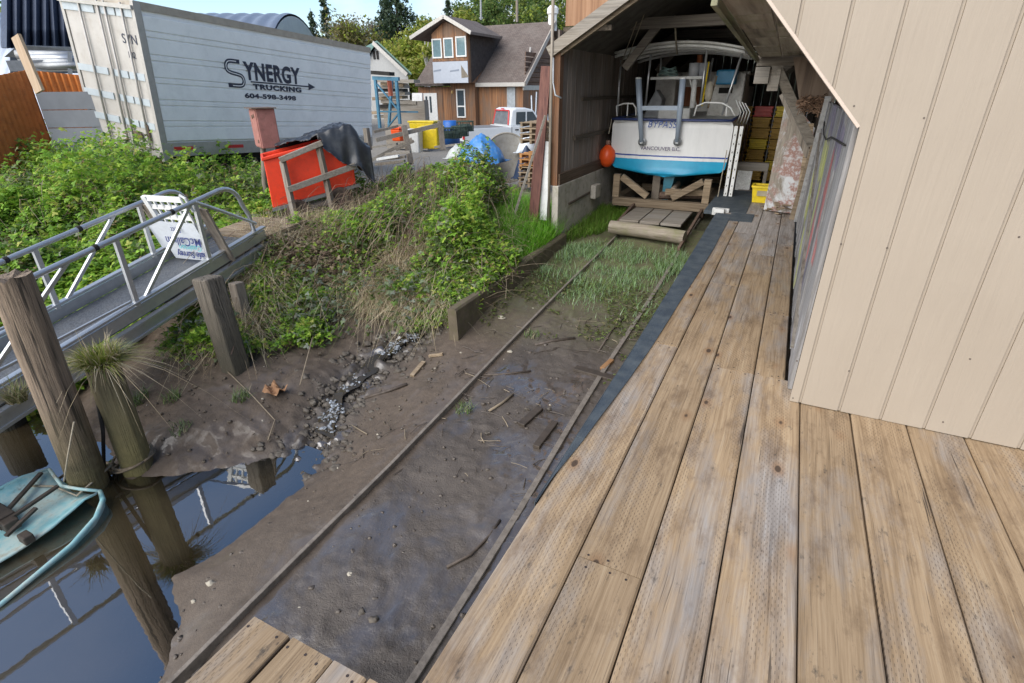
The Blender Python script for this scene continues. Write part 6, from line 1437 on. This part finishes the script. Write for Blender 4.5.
# sparse weeds on the mossy mud
wp=[(-2.95,5.0),(-2.95,6.6),(-.95,6.6),(-.92,4.4),(-1.6,4.1),(-2.3,4.4)]
xy=sample_poly(wp,3400); m=fbm(xy[:,0],xy[:,1],1.7,3,61)+.3*(xy[:,1]-5.2)>-.05; xy=xy[m]; P=np.column_stack([xy,ground(xy[:,0],xy[:,1])+.015+.03*rng.random(len(xy))])
V,F_,C=leaves(P,.022+.022*rng.random(len(xy)),pal(len(xy),[(.11,.14,.035),(.15,.19,.06),(.09,.08,.03),(.2,.18,.09)],[3,2,2,1]),.8,2)
tag(np_mesh('weeds',V,F_,M_leaf,C),'small low weeds spreading over the mossy mud','weeds',kind='stuff')
# bushes under the lip and around the stump: grey green bramble sprays
for nm,(cx_,cy_),rad,n,lab in (('bramble_spray',(-5.55,3.35),.35,420,'bramble spray hanging beside the square stump'),('bramble_spray',(-4.75,4.25),.4,520,'pale leaved bramble spray hanging over the creek'),('bramble_spray',(-3.95,4.85),.4,480,'bramble spray hanging above the white water at the top of the creek')):
    d=rng.normal(size=(n,3))*[rad*.6,rad*.5,.12]; P=d+[cx_,cy_,0]; P[:,2]+=ground(P[:,0],P[:,1])+.16
    V,F_,C=leaves(P,.045+.03*rng.random(n),pal(n,[(.17,.22,.12),(.24,.27,.21),(.10,.17,.03)],[3,2,3]),.4); tag(np_mesh(nm,V,F_,M_leaf,C),lab,'bramble')
# tuft on the piling
n=900; a=rng.random(n)*6.283; rr_=.12*np.sqrt(rng.random(n)); root=np.column_stack([t1.x+rr_*np.cos(a),t1.y+rr_*np.sin(a),np.full(n,t1.z-.03)]); ln=np.column_stack([np.cos(a)+.5*rng.normal(size=n),np.sin(a)+.5*rng.normal(size=n),np.zeros(n)])*(.2+.8*rng.random((n,1)))
V,F_,C=blades(root,.10+.13*rng.random(n),ln,.004+.002*rng.random(n),pal(n,[(.26,.30,.045),(.26,.27,.06),(.13,.19,.03),(.3,.24,.12)],[4,3,3,2]),4,1.3)
V2,F2,C2=blades(root[:350],.15+.2*rng.random(350),ln[:350]*1.2,.003+.002*rng.random(350),pal(350,TAN,[4,3,2,2,2]),4,2.2)
tag(np_mesh('grass_tuft',np.vstack([V,V2]),np.vstack([F_,F2+len(V)]),M_blade,np.vstack([C,C2])),'yellow green grass tuft growing on top of the mossy piling','grass tuft')
def tuft(label,c,n,h,spread,cols,ps,name='grass_tuft'):
    a=rng.random(n)*6.283; r_=spread*np.sqrt(rng.random(n)); x=c[0]+r_*np.cos(a); y=c[1]+r_*np.sin(a); root=np.column_stack([x,y,(ground(x,y) if len(c)<3 else np.full(n,c[2]))]); V,F_,C=blades(root,h*(.5+.7*rng.random(n)),.4+.6*rng.random(n),.0035+.002*rng.random(n),pal(n,cols,ps),3); tag(np_mesh(name,V,F_,M_blade,C),label,'grass tuft')
TG=[(.16,.2,.1),(.11,.17,.04),(.28,.24,.15)]
p=at(70,352,y=b0.y-.05); tuft('straggly grass clinging to the side of the tall split piling',(b0.x-.05,b0.y-.16,-.45),160,.22,.06,[(.2,.18,.08),(.13,.15,.05),(.3,.25,.16)],[2,2,2])
for (px,py,zz,l,hh) in ((136,390,-.98,'green weed clump at the foot of the bank right of the grassy piling',.16),(172,398,-1.05,'small pale grass sprig on the mud hump',.12),(240,395,-1.0,'yellowish sprig on the mud below the square stump',.10),(180,428,-1.1,'tiny sprig on the middle of the mud hump',.07),(464,405,-.86,'small green sprig in the wet mud between the rails',.07),(532,330,-.74,'little green weed by the left rail',.07)):
    p=at(px,py,z=zz); tuft(l,(p.x,p.y),90,hh,.09,TG,[3,3,1])

# ------------------------------------------------------------------ sticks, boards and stones on the mud
def stick(label,pts,r,mat,cat='stick',name='stick',zoff=.012):
    P=[]
    for px,py in pts:
        z=-.9
        for _ in range(12): p=at(px,py,z=z); z=gz(p.x,p.y)+zoff
        P.append(at(px,py,z=z))
    return tag(MB().tube(P,r,6).build(name,mat,smooth=True),label,cat)
def mud_pt(px,py,off=0):
    z=-.9
    for _ in range(14): p=at(px,py,z=z); z=gz(p.x,p.y)+off
    return at(px,py,z=z)
M_stk=plain('wet_stick',(.085,.065,.05),.65,.4,scale=20); M_stk2=plain('pale_stick',(.24,.19,.13),.8,.3,scale=20)
stick('dark branched stick lying across the mud below the weeds',[(535,345),(552,341),(575,338)],.016,M_stk)
stick('long thin dark stick in the middle of the mud',[(484,375),(505,374),(531,371)],.010,M_stk)
stick('pale stick end lying left of the two short dark boards',[(489,411),(502,403),(513,394)],.012,M_stk2)
stick('thin stick lying parallel to the right rail, far',[(598,352),(612,330),(624,318)],.010,M_stk)
stick('bent wet twig beside the right rail at the bottom',[(447,567),(470,555),(490,535),(500,520)],.010,M_stk)
stick('pale twig trailing in the pool edge by the grassy piling',[(168,492),(200,490),(245,484)],.009,M_stk2)
stick('long bare stem hanging down from the bank to the creek',[(322,300),(312,340),(300,385)],.007,M_stk2,zoff=.16)
stick('thin bare stem trailing from the bank over the mud hump',[(228,372),(252,395),(275,420),(268,440)],.006,M_stk2,zoff=.03)
stick('dark branch lying over the creek stones',[(365,398),(385,392),(407,384)],.016,M_stk)
stick('twig on the mud left of the left rail',[(352,425),(360,430),(367,434)],.006,M_stk2)
for i,(a,c,w,m,l) in enumerate((((521,425),(540,408),.07,W_wet,'upper of two short dark boards sunk in the mud'),((536,447),(555,422),.06,W_wet,'lower of two short dark boards sunk in the mud'),((575,368),(615,379),.09,W_wet,'dark board lying across the right rail'),((602,369),(612,360),.05,wood('orange_board',(.30,.15,.06),(.4,.22,.1),(.15,.07,.03),'y',30),'small orange brown board beside the right rail'),((412,376),(424,362),.05,W_tan,'short reddish offcut at the edge of the creek'),((429,356),(443,354),.035,W_tan,'pale short board on the mud left of the left rail'))):
    p,q_=mud_pt(*a,.015),mud_pt(*c,.015); tag(MB().beam(p,q_,w,.03).build('mud_board',m,bevel=.004),l,'board')
M_stone=plain('creek_stone',(.095,.078,.06),.7,.35,scale=9,dirt=(.2,.185,.16)); M_pale=plain('pale_stone',(.38,.34,.27),.75,.2,scale=9)
def stone_mesh(b,c,r,seed,mi=0):
    n,mm=9,7; P=[]
    for i in range(mm+1):
        row=[]; th_=math.pi*i/mm
        for j in range(n+1):
            a=2*math.pi*(j%n)/n; d=Vector((math.sin(th_)*math.cos(a),math.sin(th_)*math.sin(a),math.cos(th_))); f=1+.75*mnoise.noise(d*1.5+Vector((seed,seed*2.1,0)))
            row.append(Vector(c)+Vector((d.x*r*f,d.y*r*f*.85,d.z*r*f*.6)))
        P.append(row)
    b.grid(P,mi)
for (px,py,r,m,l) in ((502,318,.045,M_pale,'pale rounded stone on the mud near the end of the curb'),(561,293,.035,M_pale,'pale flat stone beside the left rail under the sedge'),(549,409,.022,M_stone,'small grey stone right of the two dark boards'),(527,409,.022,M_stone,'small grey stone left of the two dark boards'),(487,433,.025,M_stone,'brown stone in the wet mud centre'),(374,620,.03,M_stone,'muddy stone near the plank landing'),(362,612,.025,M_stone,'smaller muddy stone beside the stone near the landing'),(510,352,.03,M_pale,'pale stone in the mud left of the dark branch')):
    c=mud_pt(px,py,.005); b=MB(); stone_mesh(b,c,r,px*.37); tag(b.build('stone',m,smooth=True),l,'stone')
b=MB()
for k in range(950):
    y=random.uniform(2.4,4.9); xc=float(np.interp(y,[1.8,2.2,2.8,3.4,4.0,4.6,5.2],[-3.5,-3.5,-3.45,-3.7,-3.75,-3.6,-3.4])); x=xc+random.gauss(0,.2); r=abs(random.gauss(.010,.014))+.006 if k%9 else random.uniform(.03,.055)
    stone_mesh(b,(x,y,gz(x,y)-r*.1),r,k*.71)
tag(b.build('creek_stones',M_stone,smooth=True),'dark wet stones strewn along the creek bed','stones',kind='stuff')
b=MB()
for k in range(800):
    x=random.uniform(-3.0,-.8); y=random.uniform(.3,6.2); r=abs(random.gauss(.005,.006))+.003
    if random.random()<.35*(x<-2.3): continue
    stone_mesh(b,(x,y,gz(x,y)+r*.05),r,k*.37,1 if random.random()<.05 else 0)
tag(b.build('mud_crumbs',[plain('mud_crumb',(.095,.076,.06),.5,.4,scale=30),M_pale],smooth=True),'crumbs of mud and gravel scattered over the slipway','gravel',kind='stuff')
b=MB()
for k in range(600):
    x=random.uniform(-5.6,-2.8); y=random.uniform(2.0,4.4); r=abs(random.gauss(.004,.006))+.003
    if gz(x,y)<-1.28: continue
    stone_mesh(b,(x,y,gz(x,y)+r*.3),r,k*.57,1 if random.random()<.06 else 0)
tag(b.build('mud_crumbs',[plain('hump_crumb',(.11,.085,.06),.7,.4,scale=30),M_pale],smooth=True),'grit and small clods scattered over the mud hump by the creek','gravel',kind='stuff')
for (y0_,y1_,sd_,n_) in ((2.95,3.30,.055,130),(4.1,4.6,.05,120),(3.45,3.8,.03,40)):
    b=MB()
    for k in range(n_):
        y=random.uniform(y0_,y1_); xc=float(np.interp(y,[2.2,2.8,3.4,4.0,4.6,5.2],[-3.5,-3.45,-3.7,-3.75,-3.6,-3.4])); x=xc+random.gauss(0,sd_)+.03*math.sin(y*30)
        z=max(gz(x,y),float(np.interp(y,[2.5,2.75,3.0,3.25,3.5,3.9,4.1,4.5,5],[-1.295,-1.27,-1.24,-1.16,-1.12,-1.08,-1.02,-.94,-.9])))
        stone_mesh(b,(x,y,z+.004),abs(random.gauss(.007,.006))+.004,k*.93)
    o=b.build('white_water',M_foam,smooth=True); o['kind']='structure'
# litter of twigs on the upper mud
b=MB()
for k in range(150):
    x=random.uniform(-2.9,-.9); y=random.uniform(3.6,6.6) if k%3 else random.uniform(2.5,4); a=random.uniform(0,3.14); L=random.uniform(.02,.12); 
    p=Vector((x,y,gz(x,y)+.012)); d=Vector((math.cos(a),math.sin(a),random.uniform(-.05,.08)))*L; b.tube([p-d,p+Vector((random.gauss(0,.01),random.gauss(0,.01),.004)),p+d],random.uniform(.002,.005),4,mi=(k%5==0))
tag(b.build('twig_litter',[M_stk,M_stk2]),'litter of small twigs and dead stalks on the upper mud','twigs',kind='stuff')
# brown leaf and scraps of bark on the bank
for (px,py,zz,l) in ((276,392,-1.0,'curled dead brown leaf on the mud above the creek'),):
    c=mud_pt(px,py,.02); b=MB(); b.grid([[c+Vector((u*.10,v*.08,.05*abs(u)+.03*math.sin(v*5+u*3))) for u in np.linspace(-1,1,7)] for v in np.linspace(-1,1,7)]); tag(b.build('dead_leaf',plain('dead_leaf',(.30,.16,.08),.8,.3,scale=20)),l,'leaf')
for (a,c,l) in (((268,292),(290,293),'flat brown bark scrap lying on the bank brambles'),((292,283),(300,275),'upright brown wood chip on the bank brambles')):
    p,q_=mud_pt(*a,.12),mud_pt(*c,.14); tag(MB().beam(p,q_,.10,.015).build('bark_scrap',W_tan),l,'bark')

# ------------------------------------------------------------------ trees
M_bark=plain('bark',(.12,.10,.085),.9,.35,scale=10); M_birch=plain('pale_bark',(.42,.40,.37),.8,.3,scale=8)
def conifer(label,px,py_top,dist,width,group=None,dark=1.0,n=5200):
    top=at_d(px,py_top,dist); base=Vector((top.x,top.y,-.5)); H=top.z-base.z; th=thing('conifer',label,'conifer',tuple(base),group)
    k=max(18,int(H*2.0)); V=[];Fc=[];C=[]
    MB().tube([base,base.lerp(top,.5),top],[H*.02,H*.012,.03],8).build('trunk',M_bark,th)
    cent=[];dirs=[]
    per=max(60,n//k//3)
    for i in range(k):
        u=.10+.88*i/k; z=base.z+H*u; R=width*(1-u)**.8*(.75+.5*rng.random())+.15; nb=rng.integers(5,9)
        for a in rng.random(nb)*6.283:
            if rng.random()<.12: continue
            RL=R*(.6+.6*rng.random()); m=max(10,int(per*RL/width))
            s=rng.random(m)**.7; x=np.cos(a)*RL*s+rng.normal(size=m)*.10*RL*(.3+s*.5); y=np.sin(a)*RL*s+rng.normal(size=m)*.10*RL*(.3+s*.5)
            zz=z-.35*RL*s**1.5+rng.normal(size=m)*.10*H/k*2
            cent.append(np.column_stack([base.x+x,base.y+y,zz]))
    cent=np.vstack(cent); m=len(cent)
    col=pal(m,[(.028,.052,.024),(.040,.070,.028),(.020,.038,.020),(.06,.085,.035)],[4,3,3,1])*dark
    V,F_,C=leaves(cent,(H*.016+.10)*(.6+.8*rng.random(m)),col,-.1,2,.5); o=np_mesh('crown',V-np.array(base),F_,M_needle,C); o.parent=th; return th
def broadleaf(label,px,py_top,dist,width,cols,name='tree',cat='tree',group=None,n=5000,bare=.0,trunkmat=None,leafs=.26,zb=-.5,low=.25):
    top=at_d(px,py_top,dist); base=Vector((top.x,top.y,zb)); H=top.z-base.z; th=thing(name,label,cat,tuple(base),group); b=MB()
    b.tube([base,base+Vector((.1,0,H*.35)),base+Vector((-.1,.1,H*.7)),top],[H*.022,H*.017,H*.01,.02],8)
    cs=[]
    for i in range(16):
        u=low+(.97-low)*rng.random(); a=rng.random()*6.283; R=width*(1-abs(u-.5)*1.2)*(.55+.5*rng.random()); s=base+Vector((0,0,H*max(.2,u-.22))); e=base+Vector((math.cos(a)*R,math.sin(a)*R,H*u)); 
        b.tube([s,s.lerp(e,.5)+Vector((0,0,.05*H)),e],[H*.008,H*.005,.015],5); cs.append((e,width*(.28+.25*rng.random())))
    cs.append((top-Vector((0,0,.06*H)),width*.3))
    b.build('trunk',trunkmat or M_bark,th)
    P=[]; per=int(n*1.5)//len(cs)
    for e,r in cs:
        d=rng.normal(size=(per,3)); d/=np.linalg.norm(d,axis=1,keepdims=True); rad=r*rng.random((per,1))**.5*(.7+.5*rng.random((per,1))); P.append(np.array(e)+d*rad*[1,1,.85])
    P=np.vstack(P); m=len(P); P=P[rng.random(m)>bare]; m=len(P)
    V,F_,C=leaves(P,leafs*(.6+.8*rng.random(m)),pal(m,cols,[3]*len(cols)),.1,2,.7); o=np_mesh('crown',V-np.array(base),F_,M_leaf,C); o.parent=th; return th
YG=[(.26,.32,.04),(.33,.35,.055),(.18,.25,.04),(.36,.34,.09)]; MG=[(.10,.17,.04),(.14,.22,.05),(.07,.12,.035),(.21,.25,.07)]; OL=[(.19,.16,.06),(.22,.19,.08),(.13,.13,.05)]
conifer('small dark conifer at the left, just above the end of the hangar roof',310,8,95,2.2)
conifer('tall narrow dark conifer with a bare leader behind the hangar roof',322,-6,95,2.6)
conifer('biggest dark conifer, wide and ragged, behind the grey gabled house',393,-30,75,6.2,n=9000)
conifer('dark conifer leaning close behind the biggest conifer',383,-18,80,4.0,n=6000)
conifer('conifer tip rising just left of the tower roof peak',447,-4,90,2.8)
broadleaf('olive yellow round tree right of the hangar roof',352,29,70,5.2,OL+YG[:1],bare=.15)
broadleaf('thin bare grey tree between hangar and gabled house',338,20,82,4,[(.24,.22,.18),(.30,.28,.22)],bare=.45,n=2500)
broadleaf('thin bare topped tree left of the biggest conifer',372,20,85,4,[(.26,.24,.2),(.22,.23,.14)],bare=.5,n=2500)
broadleaf('bright yellow green willow behind the gabled house ridge',411,44,60,4.6,YG,n=7500,low=.1)
broadleaf('yellow green tree just left of the tower',425,20,68,3.8,YG+MG[:1],n=6000)
broadleaf('yellow green shrub tree low between gabled house and tower',420,62,55,3.0,YG,n=4500,low=.08)
broadleaf('slender pale birch trunk tree beside the tower wall',424,26,52,1.2,YG,trunkmat=M_birch,n=900,bare=.4)
# wooded hillside above the shingled roof
for i,(px,py,dd,w_,cols,l) in enumerate(((462,6,100,5,MG,'green tree above the tower roof ridge'),(478,-6,110,5.5,MG+YG[:1],'taller green tree right of the tower roof ridge'),(492,2,100,5,MG,'rounded mid green tree left of the pale pole above the roof'),(505,-8,112,6,MG,'dark leafy tree above the middle of the shingled roof'),(520,-4,105,5.5,MG+YG[1:2],'yellowish green tree above the shingled roof'),(535,-10,110,6,MG,'broad green tree above the right half of the shingled roof'),(548,0,100,5,MG+YG[:1],'green tree beside the chimney cap'),(560,-12,108,6,MG,'tall green tree behind the shed corner post'),(458,14,90,3.5,YG,'low yellow green tree peeking over the tower roof'),(-6,20,60,5,MG,'leafy tree at the far left edge beside the hangar'))):
    broadleaf(l,px,py,dd,w_,cols,group='trees behind the shingled house' if i<9 else None,n=4200,low=.12,leafs=.34)
hl=MB(); P=[]
for i in range(30):
    a=R_(-75+150*i/29); P.append([(math.sin(a)*d_,math.cos(a)*d_,z_+2.0*mnoise.noise(Vector((a*4,d_*.02,0)))*(z_>0)) for d_,z_ in ((100,-2),(125,2.5),(160,6),(210,9),(260,10),(330,-3))])
hl.grid(P); h_=hl.build('hill',plain('wooded_hill',(.045,.06,.028),.95,.5,scale=.25),smooth=True); h_['kind']='structure'
conifer('dark conifer on the hillside behind the tower roof',486,-14,118,3.5,n=3500); conifer('dark conifer on the hillside right of the chimney cap',541,-16,120,3.5,n=3500)
tag(MB().tube([at_d(481,20,60),at_d(480.5,-30,60)],.10,8).build('utility_pole',M_steel),'slim grey utility pole above the tower roof','pole')
tag(MB().tube([at_d(517,22,60),at_d(517,-30,60)],.13,8).build('utility_pole',W_post),'pale bare trunk standing above the shingled roof','pole')

# ------------------------------------------------------------------ sky, sun, view
SUN_EL,SUN_AZ=R_(38),R_(203)     # azimuth from +Y clockwise: behind the camera, a little left
w=bpy.data.worlds.new('World'); S.world=w; w.use_nodes=True; nt=w.node_tree; bg=nt.nodes['Background']
sky=nt.nodes.new('ShaderNodeTexSky'); sky.sky_type='NISHITA'; sky.sun_disc=False; sky.sun_elevation=SUN_EL; sky.sun_rotation=SUN_AZ; sky.dust_density=.4; sky.ozone_density=1.6; sky.altitude=300
tc=nt.nodes.new('ShaderNodeTexCoord'); mp=nt.nodes.new('ShaderNodeMapping'); mp.inputs['Scale'].default_value=(1,1,2.6); nt.links.new(tc.outputs['Generated'],mp.inputs[0])
nz=nt.nodes.new('ShaderNodeTexNoise'); nz.inputs['Scale'].default_value=2.6; nz.inputs['Detail'].default_value=8; nz.inputs['Roughness'].default_value=.6; nz.inputs['Distortion'].default_value=.4; nt.links.new(mp.outputs[0],nz.inputs[0])
sx=nt.nodes.new('ShaderNodeSeparateXYZ'); nt.links.new(tc.outputs['Generated'],sx.inputs[0])
mr=nt.nodes.new('ShaderNodeMapRange'); nt.links.new(sx.outputs[2],mr.inputs[0]); mr.inputs[1].default_value=.05; mr.inputs[2].default_value=.7; mr.inputs[3].default_value=.05; mr.inputs[4].default_value=-.14
ad=nt.nodes.new('ShaderNodeMath'); ad.operation='ADD'; nt.links.new(nz.outputs[0],ad.inputs[0]); nt.links.new(mr.outputs[0],ad.inputs[1])
rp_=nt.nodes.new('ShaderNodeValToRGB'); rp_.color_ramp.elements[0].position=.47; rp_.color_ramp.elements[1].position=.60; nt.links.new(ad.outputs[0],rp_.inputs[0])
mx=nt.nodes.new('ShaderNodeMix'); mx.data_type='RGBA'; nt.links.new(rp_.outputs[0],mx.inputs[0]); nt.links.new(sky.outputs[0],mx.inputs[6]); mx.inputs[7].default_value=(4.6,4.75,5.0,1)
nt.links.new(mx.outputs[2],bg.inputs[0]); bg.inputs[1].default_value=.10
sun=bpy.data.lights.new('sun','SUN'); sun.energy=2.6; sun.angle=R_(80); sun.color=(1,.95,.87); so=bpy.data.objects.new('sun',sun); COL.objects.link(so)
sd=Vector((math.sin(SUN_AZ)*math.cos(SUN_EL),math.cos(SUN_AZ)*math.cos(SUN_EL),math.sin(SUN_EL))); so.rotation_euler=sd.to_track_quat('Z','Y').to_euler(); so.location=sd*30
vs_=S.view_settings; S.display_settings.display_device='sRGB'; vs_.view_transform='Standard'; vs_.look='None'; vs_.gamma=1; vs_.use_curve_mapping=False; vs_.exposure=1.08
S.render.engine='CYCLES'; S.cycles.max_bounces=6; S.cycles.diffuse_bounces=4; S.render.resolution_x=1024; S.render.resolution_y=683
